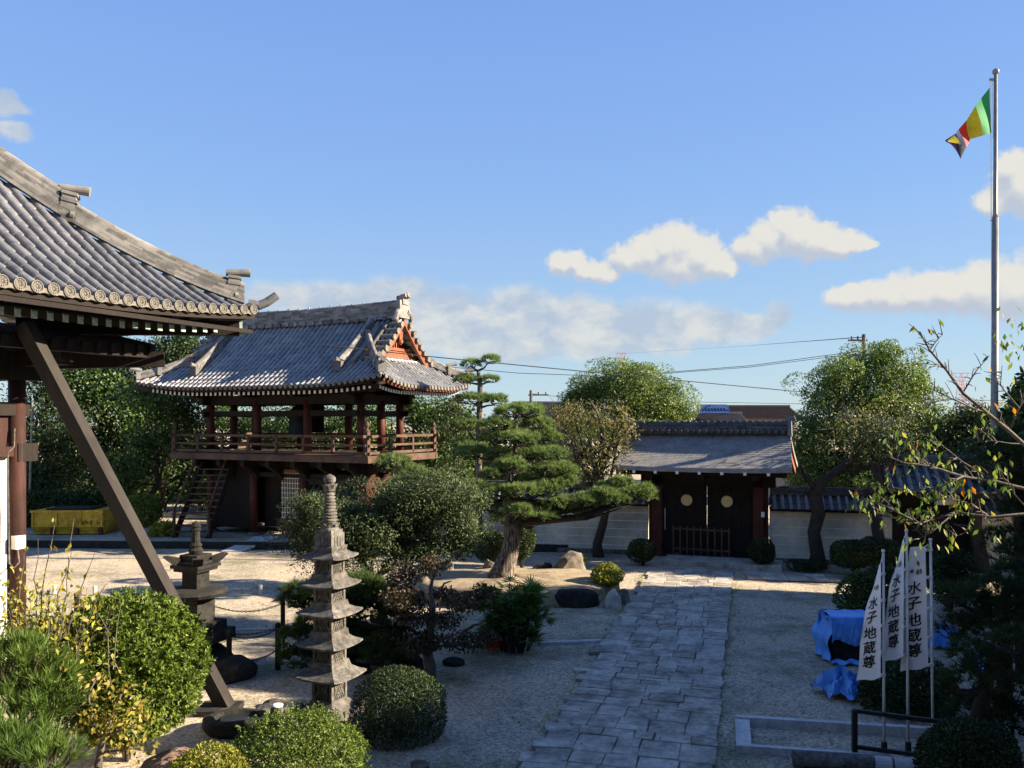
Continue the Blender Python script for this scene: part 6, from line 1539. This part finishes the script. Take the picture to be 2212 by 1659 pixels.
# ================================================================== BLUE TARPAULINS
def tarps():
    a = GP(1792, 1432); b = GP(1884, 1434); Y = a.y
    T = thing('tarp_covered_crate', 'crate draped with bright blue tarpaulin, open dark front, on the gravel', 'covered crate', tuple(a)); w = b.x - a.x
    m = MB(); zt = .84
    m.box((w * .55, .38, .42), (w * .86, .6, .82)); part('crate', m, M_stone_dark, T)
    def S(u, v):                   # u across, v: 0 hem front .. 1 over top
        x = .02 + u * (w + .02)
        P = [(-.02, .36 + .06 * math.sin(u * 9)), (-.05, .5), (-.03, .72), (.02, zt), (.3, zt + .03), (.62, zt), (.72, .5), (.78, .05)]
        k = v * (len(P) - 1); i = min(int(k), len(P) - 2); t = k - i
        y = P[i][0] * (1 - t) + P[i + 1][0] * t; z = P[i][1] * (1 - t) + P[i + 1][1] * t
        q_ = abs(v - .45) * 1.6 + .15; r = (.020 * math.sin(u * 17 + v * 5) + .016 * abs(math.sin(u * 23 - v * 9)) + .012 * abs(math.sin(u * 41 + v * 13))) * q_
        return (x + r * .4, y + r - .03, z + r * .6)
    t = MB(); t.grid(S, list(np.linspace(0, 1, 26)), list(np.linspace(0, 1, 30)))
    def S2(u, v):                  # left side, hanging and bunched on the ground
        y = -.05 + u * .8; r = .03 * math.sin(u * 14 + v * 6)
        return (.03 - .07 * v ** 1.5 + r * .7 + .05 * math.sin(v * 9), y, zt - v * (zt - .02) + r * .3)
    t.grid(S2, list(np.linspace(0, 1, 18)), list(np.linspace(0, 1, 18)))
    t.grid(lambda u, v: (u * (w + .2) - .02, -.16 + v * .14 + .02 * math.sin(u * 20), .03 + .025 * math.sin(u * 23 + v * 4) + .03 * v), list(np.linspace(0, 1, 30)), list(np.linspace(0, 1, 6)))
    part('tarpaulin', t, M_tarp, T, smooth=False)
    def heap(px, py, rx, ry, h, seed, lab):
        c = GP(px, py); m = MB(); rr = random.Random(seed); ph = [rr.uniform(0, 6) for _ in range(6)]
        def H(u, v):
            a = v * 2 * math.pi; k = u; q = math.sin(5 * a + ph[0]) * .16 + math.sin(9 * a + ph[1] + 6 * u) * .12 + math.sin(3 * a + ph[5]) * .12
            z = h * (1 - k ** 2.0) * (1 + .45 * math.sin(7 * u + 3 * a + ph[2])) + .09 * abs(math.sin(9 * u + 4 * a + ph[3])) + .06 * abs(math.sin(17 * u - 7 * a + ph[4])) + .03 * abs(math.sin(29 * u + 11 * a)) - .06
            return (c.x + math.cos(a) * rx * k * (1 + q), c.y + math.sin(a) * ry * k * (1 + q), max(.012, z + .03))
        m.grid(H, list(np.linspace(.02, 1, 22)), list(np.linspace(0, 1, 44)), flip=True)
        solo('blue_tarp', m, M_tarp, lab, 'tarpaulin', tuple(c), 'loose blue tarpaulins', smooth=False)
    heap(1815, 1500, .36, .34, .26, 3, 'crumpled blue tarpaulin heap on the gravel in front of the covered crate')
    heap(2045, 1400, .3, .3, .3, 5, 'scrap of blue tarpaulin showing between dark shrubs right of the banners'); heap(2108, 1448, .12, .2, .16, 7, 'smallest scrap of blue tarpaulin deep in the dark shrubs at right')
tarps()

# ================================================================== BANNERS
def glyph(ch):
    cu = bpy.data.curves.new('glyph', 'FONT'); cu.body = ch; cu.size = 1; cu.offset = 0.014; cu.resolution_u = 3
    o = bpy.data.objects.new('glyph', cu); COL.objects.link(o); dg = bpy.context.evaluated_depsgraph_get(); dg.update()
    me = o.evaluated_get(dg).to_mesh(); v = [tuple(p.co) for p in me.vertices]; f = [tuple(p.vertices) for p in me.polygons]
    o.evaluated_get(dg).to_mesh_clear(); bpy.data.objects.remove(o); bpy.data.curves.remove(cu)
    xs = [p[0] for p in v]; ys = [p[1] for p in v]
    cx, cy, s = (min(xs) + max(xs)) / 2, (min(ys) + max(ys)) / 2, max(max(xs) - min(xs), max(ys) - min(ys))
    return [((x - cx) / s, (y - cy) / s + .10 * (x - cx) / s + .02 * math.sin(5 * (x - cx) / s)) for x, y, *_ in v], f
GL_ = {c: glyph(c) for c in '奉納水子地蔵尊'}
def banners():
    G_ = 'white memorial banners on poles'
    Yb = 10.9
    def banner(lab, pole, tr, br, bl, tl, dY, tabs, bow):
        base = P3(pole[1][0], pole[1][1], Yb); base.z = .12
        top = P3(pole[0][0], pole[0][1], Yb)
        T = thing('banner', lab, 'banner', tuple(base), 0, G_)
        m = MB(); m.tube([base - V(0, 0, .1), base.lerp(top, .5), top], [.019, .018, .016], 10); m.tube([top, top + V(0, 0, .03)], [.024, .022], 8)
        pole_o = part('banner_pole', m, M_white, T, smooth=True, world=True)
        pts = [P3(*tr, Yb - .02), P3(*br, Yb - .02), P3(*bl, Yb + dY), P3(*tl, Yb + dY * .5)]
        def S(a, b):      # a 0 at the pole edge, 1 free edge; b 0 top, 1 hem
            r = pts[0].lerp(pts[1], b); l = pts[3].lerp(pts[2], b); p = r.lerp(l, a)
            k = math.sin(math.pi * a) * math.sin(math.pi * min(1, b * .95 + .05))
            return p + V(-bow * .12 * math.sin(math.pi * b) * a, .05 * bow * k + .018 * math.sin(9 * b + 4 * a) * a + .012 * math.sin(19 * b - 5 * a) * a, .01 * math.sin(8 * a + 2) * b)
        c = MB(); c.grid(S, list(np.linspace(0, 1, 18)), list(np.linspace(0, 1, 52)), flip=True)
        cl = part('cloth', c, M_cloth, T, smooth=True, world=True)
        k = MB()
        for b in tabs:
            e = S(0, b); d = base.lerp(top, max(0, min(1, (e.z - base.z) / (top.z - base.z)))); k.beam(e, d, .03, .035)
            k.tube([d - V(0, 0, .02), d + V(0, 0, .02)], .025, 8)
        k.tube([S(0, 0), P3(pole[0][0], pole[0][1] + 6, Yb)], .008, 5); part('tie_loop', k, M_white, T, world=True)
        ink = MB(); dg = .006
        def put(ch, a0, b0, wa, hb):
            v, f = GL_[ch]; q = []
            for x, y in v:
                a, b = a0 - x * wa, b0 - y * hb; p = S(a, b); n = (S(a + .02, b) - p).cross(S(a, b + .02) - p).normalized()
                if n.y > 0: n = -n
                q.append(p + n * dg)
            ink.add(q, f)
        put('奉', .70, .205, .26, .048); put('納', .32, .205, .28, .05)
        for ch, b in zip('水子地蔵尊', (.335, .463, .598, .725, .845)): put(ch, .5, b, .62, .110)
        part('lettering', ink, M_ink, cl, world=True)
    banner('white banner with bold black lettering facing forward, rightmost and fully readable', ((2010, 1168), (2016, 1622)), (1999, 1180), (2005, 1441), (1946, 1451), (1966, 1182), .06, (.03, .26, .52, .76, .99), .5)
    banner('white banner turned partly edge on, between its two neighbours, topmost pole', ((1958, 1148), (1962, 1627)), (1953, 1162), (1951, 1419), (1909, 1431), (1949, 1172), .22, (.05, .27, .5, .75, .99), .6)
    banner('narrow wind twisted white banner, leftmost and hanging lowest', ((1908, 1192), (1910, 1630)), (1903, 1215), (1902, 1465), (1851, 1471), (1899, 1222), .24, (.1, .33, .55, .78, .98), .5)
    a = P3(1846, 1635, Yb); a.z = 0; b = P3(2062, 1650, Yb - .35); b.z = 0
    T = thing('banner_rack', 'black steel rack holding the three banner poles', 'rack', tuple(a))
    m = MB(); u = (b - a)
    m.beam(a, a + V(0, 0, .64), .06, .06); part('rack_post', m, M_black, T, world=True); m = MB(); m.beam(b, b + V(0, 0, .60), .06, .06); part('rack_post', m, M_black, T, world=True)
    m = MB(); m.beam(a + V(0, 0.02, .62), b + V(0, 0.02, .58), .045, .05); part('rack_rail', m, M_black, T, world=True); m = MB(); m.beam(a + V(0, 0.02, .15), b + V(0, 0.02, .12), .045, .05); part('rack_rail', m, M_black, T, world=True)
    m = MB()
    for px in (1910, 1962, 2016):
        m = MB(); p = P3(px, 1628, Yb); m.tube([V(p.x, Yb, .06), V(p.x, Yb, .22)], [.04, .04], 8)
        part('pole_socket', m, M_black, T, world=True)
banners()
def stone_frame():
    T0 = GP(1590, 1562); T1 = GP(2160, 1598); B0 = GP(1590, 1622)
    T = thing('stone_plot_frame', 'low pale cut stone frame around a paved plot under the banners', 'stone frame', tuple(T0)); d = (T1 - T0)
    m = MB(); m.beam(T0 + V(0, 0, .04), T1 + V(0, 0, .04), .10, .14); k0 = part('kerb_stone', m, M_kerb, T, world=True)
    m = MB(); m.beam(T0 + V(.09, 0, .025), B0 + V(.09, -.05, .025), .2, .12); part('kerb_stone', m, M_kerb, T, world=True)
    m = MB(); m.beam(B0 + V(0, 0, .03), B0 + d * .55 + V(0, 0, .03), .08, .12); part('kerb_stone', m, M_kerb, T, world=True)
    s = MB(); rr = random.Random(2); ux = d.normalized(); uy = (B0 - T0); uy -= ux * uy.dot(ux)
    for i in range(7):
        for j in range(2):
            c = T0 + ux * (.5 + i * .55) + uy * (.27 + .46 * j); s.box((c.x, c.y, .02 + rr.uniform(-.004, .004)), (.53, uy.length * .44, .05), Matrix.Rotation(math.atan2(ux.y, ux.x), 3, 'Z'))
    part('paving_slab', s, M_slab, T)
    s.v = [(p[0] - T0.x, p[1] - T0.y, p[2] - T0.z) for p in s.v]
    bpy.data.objects.remove(T.children[-1]) if False else None
    a, b = GP(1712, 1652), GP(1990, 1672)
    m = MB(); e = a.lerp(b, .62); m.tube([a + V(0, 0, .09), e + V(0, 0, .09)], .10, 16); solo('stone_roller', m, M_stone, 'grey round stone pipe lying along the bottom edge below the stone frame', 'stone pipe', tuple(a))
    m = MB(); m.tube([e + (b - a) * .02 + V(0, 0, .088), e + (b - a) * .15 + V(0, 0, .088)], .098, 16); m.tube([e + (b - a) * .17 + V(0, 0, .085), b + V(0, 0, .085)], .095, 16); solo('stone_roller', m, M_kerb, 'pale stone pipe piece next to the grey one at the bottom edge', 'stone pipe', tuple(e))
stone_frame()

# ================================================================== FLAGPOLE
def flagpole():
    Y = 25.6; b = P3(2147, 1220, Y); b.z = 0; q = lambda px, py, d=0: P3(px, py, Y + d)
    T = thing('flagpole', 'very tall steel flagpole with round ball top at the right', 'flagpole', tuple(b))
    m = MB(); m.tube([b, q(2148, 900), q(2150, 470)], [.115, .105, .09], 16); m.tube([q(2150, 470), q(2150, 462), q(2151, 160)], [.09, .065, .052], 14); part('pole_shaft', m, M_metal, T, smooth=True, world=True)
    m = MB(); c = q(2151, 155); m.lathe([(.1 * math.sin(a), -.1 * math.cos(a)) for a in np.linspace(.05, math.pi - .05, 10)], 16, c); part('ball_finial', m, M_metal, T, smooth=True, world=True)
    m = MB(); m.box(q(2143, 172), (.16, .03, .08)); m.box(q(2144, 476), (.12, .03, .03)); part('truck_bracket', m, M_metal, T, world=True)
    m = MB(); m.tube([q(2140, 172), q(2142, 700), q(2143, 1150)], .012, 5); m.tube([q(2144, 172), q(2145, 300)], .01, 5); part('halyard', m, M_cloth, T, world=True)
    Fl = thing('flag', 'striped green yellow red white purple flag drooping from the tall pole', 'flag', tuple(q(2139, 190)))
    cols = [('flag_green', (.02, .30, .08)), ('flag_yellow', (.80, .62, .02)), ('flag_red', (.72, .03, .02)), ('flag_white', (.72, .70, .68)), ('flag_purple', (.12, .04, .19)), ('flag_mixed', (.75, .55, .03))]
    mats = [plain(n, c, .75) for n, c in cols]
    top = [(2138, 189), (2108, 228), (2085, 262), (2073, 278), (2062, 290), (2043, 302)]; bot = [(2141, 288), (2124, 292), (2096, 300), (2086, 318), (2078, 342), (2060, 312)]
    dep = [(0, 0), (-.1, -.12), (.1, .06), (-.06, -.16), (.12, .1), (-.05, -.05)]
    def S(t, v):
        k = t * 5; i = min(int(k), 4); f = k - i
        tp = q(*top[i], dep[i][0]).lerp(q(*top[i + 1], dep[i + 1][0]), f); bt = q(*bot[i], dep[i][1]).lerp(q(*bot[i + 1], dep[i + 1][1]), f)
        return tp.lerp(bt, v) + V(0, .07 * math.sin(t * 13 + v * 4) * (.3 + t), 0)
    for i in range(5):
        m = MB(); m.grid(S, list(np.linspace(i / 5, (i + 1) / 5, 9)), list(np.linspace(0, 1, 14))); part('stripe', m, mats[i], Fl, smooth=True, world=True)
    m = MB(); m.grid(lambda t, v: q(2062 - 16 * t, 292 + 12 * t, -.14).lerp(q(2078 - 30 * t, 312 - 6 * t, -.16), v), list(np.linspace(0, 1, 6)), list(np.linspace(0, 1, 6))); part('stripe', m, mats[1], Fl, smooth=True, world=True)
flagpole()

# ================================================================== BEYOND THE WALL
M_roofbrown = mat('brown_roof_tile', [(0.075, 0.055, 0.055), (0.13, 0.10, 0.098)], 8, 0.7, 0.2, 30, stain=0.2)
M_house = mat('pale_house_wall', [(0.42, 0.36, 0.31), (0.55, 0.48, 0.42)], 4, 0.9, 0.1, stain=0.2)
M_solar = plain('solar_blue', (.04, .08, .2), .25)
def house(name, label, x0, x1, ytop, ybot, Y, m, depth=6.0, group='houses beyond the wall', hip=False, ribs=0):
    a, b = P3(x0, ytop, Y + depth / 2), P3(x1, ytop, Y + depth / 2); e = P3(x0, ybot, Y).z; c = V((a.x + b.x) / 2, Y + depth / 2, 0); w = b.x - a.x; rz = max(a.z, e + .4)
    T = thing(name, label, 'house', tuple(c), 0, group)
    r = MB(); hy = depth / 2 + .4; ins = depth * .35 if hip else 0
    for sg in (-1, 1):
        r.add([V(-w / 2, sg * hy, e), V(w / 2, sg * hy, e), V(w / 2 - ins, 0, rz), V(-w / 2 + ins, 0, rz)], [(0, 1, 2, 3)])
        n = 14
        for k in range(n):
            t = (k + .5) / n; r.beam(V(-w / 2 + ins * t, sg * hy * (1 - t), e + (rz - e) * t + .02), V(w / 2 - ins * t, sg * hy * (1 - t), e + (rz - e) * t + .02), .2, .035)
    for sx in (-1, 1):
        if hip: r.add([V(sx * w / 2, -hy, e), V(sx * w / 2, hy, e), V(sx * (w / 2 - ins), 0, rz)], [(0, 1, 2)])
    r.box((0, 0, rz + .03), (w - 2 * ins + .1, .3, .14)); r.box((0, 0, e - .04), (w, 2 * hy, .1)); part('roof', r, m, T)
    g = MB(); g.box((0, 0, e / 2 - .04), (w - .7, depth - .4, e - .06))
    if not hip:
        for sx in (-1, 1): g.prism([V(sx * (w / 2 - .4), -depth / 2 + .3, e), V(sx * (w / 2 - .4), depth / 2 - .3, e), V(sx * (w / 2 - .4), 0, rz - .1)], (-sx * .1, 0, 0))
    wl = part('wall', g, M_house, T)
    wn = MB()
    for k in range(3): wn.box((-w / 2 + w * (k + 1) / 4, -depth / 2 + .18, e * .6), (min(1.2, w / 6), .08, .9))
    part('window', wn, M_solar, wl)
    return T, rz, e, w
def beyond():
    house('house', 'house with long brown tiled roof rising above the gate ridge', 1545, 1704, 878, 904, 58, M_roofbrown, 5)
    T, rz, e, w = house('house', 'house with small grey tiled roof left of the brown one, above the gate ridge', 1470, 1600, 893, 925, 50, M_tile, 5)
    s = MB(); s.beam((-w * .32, -1.6, rz + .25), (w * .18, -1.6, rz + .25), .9, .05, up=(0, -.6, .8)); 
    for k in range(11): s.beam((-w * .32 + k * w * .05, -1.9, rz + .0), (-w * .32 + k * w * .05, -1.6, rz + .45), .05, .05)
    part('solar_heater', s, M_solar, T)
    house('house', 'house roof edge left of the camphor tree, far behind the tall pine', 1108, 1262, 870, 900, 60, M_tile, 6)
    house('house', 'grey hip roofed house behind the bare branches at the right', 2025, 2150, 880, 925, 52, M_tile, 7, hip=True)
    house('house', 'pale peach house glimpsed between the gate eave and the round camphor', 1668, 1735, 985, 1020, 44, M_roofbrown, 5)
    house('house', 'pale house glimpsed through the trees behind the yellow skip', 130, 240, 1010, 1040, 47, M_roofbrown, 5)
    def pylon(label, px, ytop, Y, hw, m):
        b = V(P3(px, 900, Y).x, Y, 0); top = P3(px, ytop, Y).z; T = thing('pylon', label, 'pylon', tuple(b), 0, 'lattice pylons in the distance')
        s = MB(); n = 16
        def wd(t): return hw * (.22 + .78 * (1 - t) ** 1.6)
        for t0, t1 in zip(np.linspace(0, .86, n), np.linspace(0, .86, n)[1:]):
            a, c = wd(t0), wd(t1)
            for sx in (-1, 1):
                for sy in (-1, 1): s.beam((sx * a, sy * a, t0 * top), (sx * c, sy * c, t1 * top), .28, .28)
                s.beam((-sx * a, -a, t0 * top), (sx * c, -c, t1 * top), .2, .2); s.beam((sx * a, -a, t0 * top), (sx * a, a, t0 * top), .15, .15)
            s.beam((-c, -c, t1 * top), (c, -c, t1 * top), .2, .2)
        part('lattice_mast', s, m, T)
        s = MB()
        for z_, l in ((.86, 1.0), (.93, .8), (1.0, 1.15)):
            s.beam((-hw * l, 0, z_ * top), (hw * l, 0, z_ * top), .3, .4)
        for sx in (-1, 1): s.beam((sx * wd(.86), 0, .86 * top), (sx * hw * .95, 0, top), .25, .25); s.beam((sx * wd(.86) * .6, 0, .86 * top), (sx * .4, 0, top), .25, .25)
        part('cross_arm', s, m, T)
    M_py = mat('hazed_red_white_paint', [(.62, .27, .24), (.72, .50, .47)], .2, .7, 0, stain=.1)  # distance haze mixed into the paint as a paler tone
    pylon('haze paled red lattice pylon top showing above the camphor crown', 1342, 763, 420, 2.3, M_py)
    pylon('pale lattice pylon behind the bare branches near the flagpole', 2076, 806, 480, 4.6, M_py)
    def upole(label, px, ytop, Y, arm):
        b = V(P3(px, 900, Y).x, Y, 0); t = P3(px, ytop, Y); T = thing('utility_pole', label, 'utility pole', tuple(b), 0, 'utility poles beyond the wall')
        s = MB(); s.tube([(0, 0, 0), (0, 0, t.z)], [.16, .11], 10); part('pole_shaft', s, M_stone, T)
        s = MB(); s.box((arm * .5, 0, t.z - .35), (abs(arm) + .4, .1, .1)); s.box((0, 0, t.z - 1.2), (1.2, .1, .1))
        for k in range(3): s.tube([(arm * k / 2, 0, t.z - .3), (arm * k / 2, 0, t.z - .12)], .05, 6)
        part('cross_arm', s, M_stone, T)
    upole('utility pole standing between the tall pine and the camphor tree', 1147, 843, 62, 1.1); upole('utility pole sticking out of the top of the big camphor on the right', 1866, 722, 48, -.7)
    def wire(label, pts, r=.022, sag=0):
        m = MB(); pt = []
        for i in range(len(pts) - 1):
            a, b = P3(*pts[i]), P3(*pts[i + 1]); pt += [a.lerp(b, k / 8) + V(0, 0, -sag * 4 * (k / 8) * (1 - k / 8)) for k in range(8)]
        pt.append(P3(*pts[-1])); m.tube(pt, r, 5); solo('overhead_wire', m, M_black, label, 'wire', tuple(pt[0]), 'overhead wires')
    wire('heavy overhead wire crossing the tower gable and falling to the right across the sky', [(700, 745, 27.2), (905, 768, 29), (1300, 806, 32), (1714, 845, 36), (2010, 862, 39), (2300, 868, 42)], .018)
    wire('thin overhead wire below the heavy one, right of the tower roof', [(905, 787, 42), (1120, 806, 43), (1290, 812, 44)], .016)
    wire('upper overhead wire rising to the right into the camphor top', [(1420, 806, 50), (1620, 790, 49), (1866, 757, 48)], .018); wire('lower twin of the wire rising into the camphor top', [(1420, 808, 50.2), (1620, 793, 49.2), (1866, 762, 48.1)], .016)
    wire('faint long distance wire from the red pylon toward the camphor pole', [(1342, 764, 420), (1600, 748, 300), (1866, 728, 48)], .03); wire('short low wire from the utility pole near the tall pine', [(1147, 850, 62), (1250, 862, 64), (1420, 880, 66)], .02); wire('low faint wire crossing behind the brown roof', [(1480, 868, 70), (1714, 872, 72), (1900, 880, 74)], .02)
beyond()

# ================================================================== BRANCHES AT THE RIGHT
def right_cherry():
    Y = 8.6; b = V(6.9, 9.3, 0); q = lambda px, py, d=0: P3(px, py, Y + d)
    T = thing('foreground_cherry', 'sparse leaved cherry reaching in from the right edge with orange and green leaves', 'tree', tuple(b)); s = MB(); lf = LF()
    hub = q(2330, 1120, .5); s.tube([b, V(6.6, 9.2, 1.5), V(6.35, 9.1, 2.7), hub], [.13, .11, .085, .05], 10)
    br = [  # polylines in the photograph, depth offset
        ([(2330, 1120), (2260, 1000), (2180, 930), (2130, 895), (2080, 850), (2045, 800), (2010, 755), (1985, 715)], .045, -.1),
        ([(2130, 895), (2060, 862), (2010, 838)], .014, -.2), ([(2080, 850), (2110, 800), (2135, 770)], .012, .1), ([(2045, 800), (2020, 790), (1998, 785)], .008, 0), ([(2010, 755), (2026, 735), (2034, 720)], .006, 0), ([(2180, 930), (2200, 880), (2235, 830)], .02, .2), ([(2060, 862), (2020, 870), (1985, 885)], .008, -.1), ([(2260, 1000), (2290, 900), (2300, 800)], .025, .3), ([(2200, 880), (2160, 830), (2165, 790)], .01, .1),
        ([(2330, 1120), (2240, 1060), (2150, 1040), (2080, 1030), (2010, 1010), (1950, 1000), (1925, 985)], .035, -.35), ([(2150, 1040), (2080, 1000), (2030, 960), (1990, 950)], .016, -.3), ([(2080, 1030), (2030, 1050), (1980, 1060), (1900, 1050), (1850, 1058)], .014, -.4), ([(2010, 1010), (1985, 980), (1962, 960)], .008, -.3),
        ([(2330, 1130), (2230, 1110), (2140, 1118), (2060, 1108), (1990, 1130), (1920, 1100), (1870, 1080)], .030, -.6), ([(2060, 1108), (2010, 1150), (1985, 1165)], .012, -.6), ([(1990, 1130), (1940, 1120), (1900, 1110)], .01, -.6), ([(2140, 1118), (2100, 1090), (2050, 1075), (1990, 1080)], .013, -.5), ([(2230, 1110), (2190, 1070), (2175, 1040), (2160, 1030)], .012, -.4), ([(2100, 1112), (2085, 1150), (2060, 1160)], .008, -.55), ([(2330, 1100), (2240, 960), (2215, 900)], .03, .1), ([(2240, 960), (2180, 960), (2140, 950), (2100, 960)], .012, 0)]
    for pl, r, d in br:
        r *= .55
        pts = []
        for i, (x, y) in enumerate(pl): pts.append(q(x + random.uniform(-3, 3), y + random.uniform(-3, 3), d + random.uniform(-.05, .05) * i))
        n = len(pts); s.tube(pts, [r * (1 - .8 * i / (n - 1)) + .002 for i in range(n)], 7)
        for i in range(n - 1):
            for k in range(5):
                a = pts[i].lerp(pts[i + 1], random.random()); e = a + V(random.uniform(-.16, .05), random.uniform(-.12, .12), random.uniform(-.06, .17))
                if pl[i][0] > 2215: continue
                s.tube([a, a.lerp(e, .5) + V(0, 0, .012), e], [.0055, .0042, .0025], 4)
                up = pl[i][1] < 900
                if random.random() < (.10 if up else .62):
                    m = random.randint(1, 3); P = np.array([e] * m) + rng.normal(size=(m, 3)) * .02; lf.leaves(P, rdir(m) * .6 + np.array([0, 0, -.9]), rdir(m) + np.array([.3, -.6, .2]), .082 * (.75 + .5 * rng.random(m)), .038, .2)
    for (px, py, n) in ((2190, 740, 16), (2160, 850, 6), (2000, 1090, 14), (1880, 1075, 22), (1960, 1000, 18), (2050, 1080, 18), (2180, 760, 10), (1990, 1180, 14), (2010, 1050, 16), (1900, 1100, 12), (2130, 1150, 10), (1990, 960, 14), (2080, 1060, 18), (2190, 700, 14), (2170, 1000, 8)):
        P = np.array([q(random.gauss(px, 26), random.gauss(py, 18), random.uniform(-.5, 0)) for _ in range(n)]); lf.leaves(P, rdir(n) * .6 + np.array([0, 0, -.9]), rdir(n) + np.array([.3, -.6, .2]), .084 * (.75 + .5 * rng.random(n)), .039, .2)
    part('branch', s, M_greybark, T, smooth=True, world=True); lf.build('leaves', L_cherry, T)
right_cherry()
def right_dark():
    def dp(lab, base, lst, Y, tp, dens=1.5, m=None): 
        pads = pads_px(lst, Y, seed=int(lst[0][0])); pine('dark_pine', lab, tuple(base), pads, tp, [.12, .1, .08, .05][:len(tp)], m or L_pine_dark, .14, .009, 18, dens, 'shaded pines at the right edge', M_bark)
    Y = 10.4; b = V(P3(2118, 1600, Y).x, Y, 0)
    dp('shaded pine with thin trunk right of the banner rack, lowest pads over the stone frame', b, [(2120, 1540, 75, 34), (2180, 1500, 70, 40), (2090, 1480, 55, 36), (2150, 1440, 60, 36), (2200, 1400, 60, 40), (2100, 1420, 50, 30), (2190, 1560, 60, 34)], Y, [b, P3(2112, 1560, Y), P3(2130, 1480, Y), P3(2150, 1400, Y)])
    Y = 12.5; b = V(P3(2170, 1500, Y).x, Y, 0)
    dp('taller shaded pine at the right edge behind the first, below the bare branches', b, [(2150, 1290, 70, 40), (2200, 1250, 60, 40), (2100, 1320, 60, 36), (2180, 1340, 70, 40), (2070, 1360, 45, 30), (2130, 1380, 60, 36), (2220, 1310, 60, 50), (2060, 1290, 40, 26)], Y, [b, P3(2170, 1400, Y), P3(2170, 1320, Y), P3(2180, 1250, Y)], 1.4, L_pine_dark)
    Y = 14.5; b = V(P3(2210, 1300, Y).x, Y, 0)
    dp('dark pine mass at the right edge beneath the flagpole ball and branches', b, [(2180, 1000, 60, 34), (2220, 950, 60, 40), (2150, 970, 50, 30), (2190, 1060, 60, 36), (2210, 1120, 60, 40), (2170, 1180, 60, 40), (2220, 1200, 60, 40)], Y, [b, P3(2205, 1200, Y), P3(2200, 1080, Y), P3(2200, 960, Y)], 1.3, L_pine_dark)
right_dark()

# ---------------------------------------------------------------- unseen trees added outside the right edge to shade the courtyard
def shade_trees():
    rows = [(10.4, 6.8, 4.2, 1.5), (10.4, 8.8, 4.5, 1.5), (10.6, 10.6, 6.2, 1.6), (11.2, 12.2, 7.0, 1.6), (11.8, 13.8, 8.1, 1.6), (12.3, 15.4, 8.3, 1.7), (13.2, 17.0, 7.6, 1.7), (14.0, 18.6, 7.2, 1.6), (13.8, 20.2, 6.0, 1.3), (17.2, 24.6, 6.6, 2.0), (18.5, 27.4, 6.6, 2.2), (10.8, 4.6, 4.4, 1.6), (12.6, 9.8, 6.6, 1.7), (13.6, 12.8, 7.8, 1.8), (14.6, 16.0, 8.4, 1.8)]
    src = None
    for i, (x, y, h, r) in enumerate(rows):
        lab = 'unseen broad evergreen in the row added beyond the right edge to shade the courtyard'
        if src is None:
            T = thing('shade_tree', lab, 'tree', (0, 0, 0), 0, 'unseen evergreens added beyond the right edge'); t = MB(); t.tube([(0, 0, 0), (.05, 0, .5), (0, .05, 1.0)], [.035, .03, .02], 9)
            part('trunk', t, M_bark, T); lf = LF(); n = 8000
            for c, rr in (((0, 0, .62), (.30, .30, .36)), ((.16, .1, .5), (.2, .2, .3)), ((-.15, -.12, .48), (.2, .2, .3)), ((.1, -.16, .7), (.18, .18, .25)), ((-.12, .14, .72), (.18, .18, .25)), ((0, 0, .3), (.28, .28, .24))):
                k = n if rr[0] > .25 else n // 2; P, Nn = shell(c, rr, k, .5); lf.leaves(P, rdir(k), Nn + rdir(k) * .5, .035, .018)
            lf.build('crown', L_ever, T); T.location = (x, y, 0); T.scale = (r / .32, r / .32, h); src = T
        else:
            copy_thing(src, (x, y, 0), i * 1.1, lab, (r / .32, r / .32, h))
shade_trees()
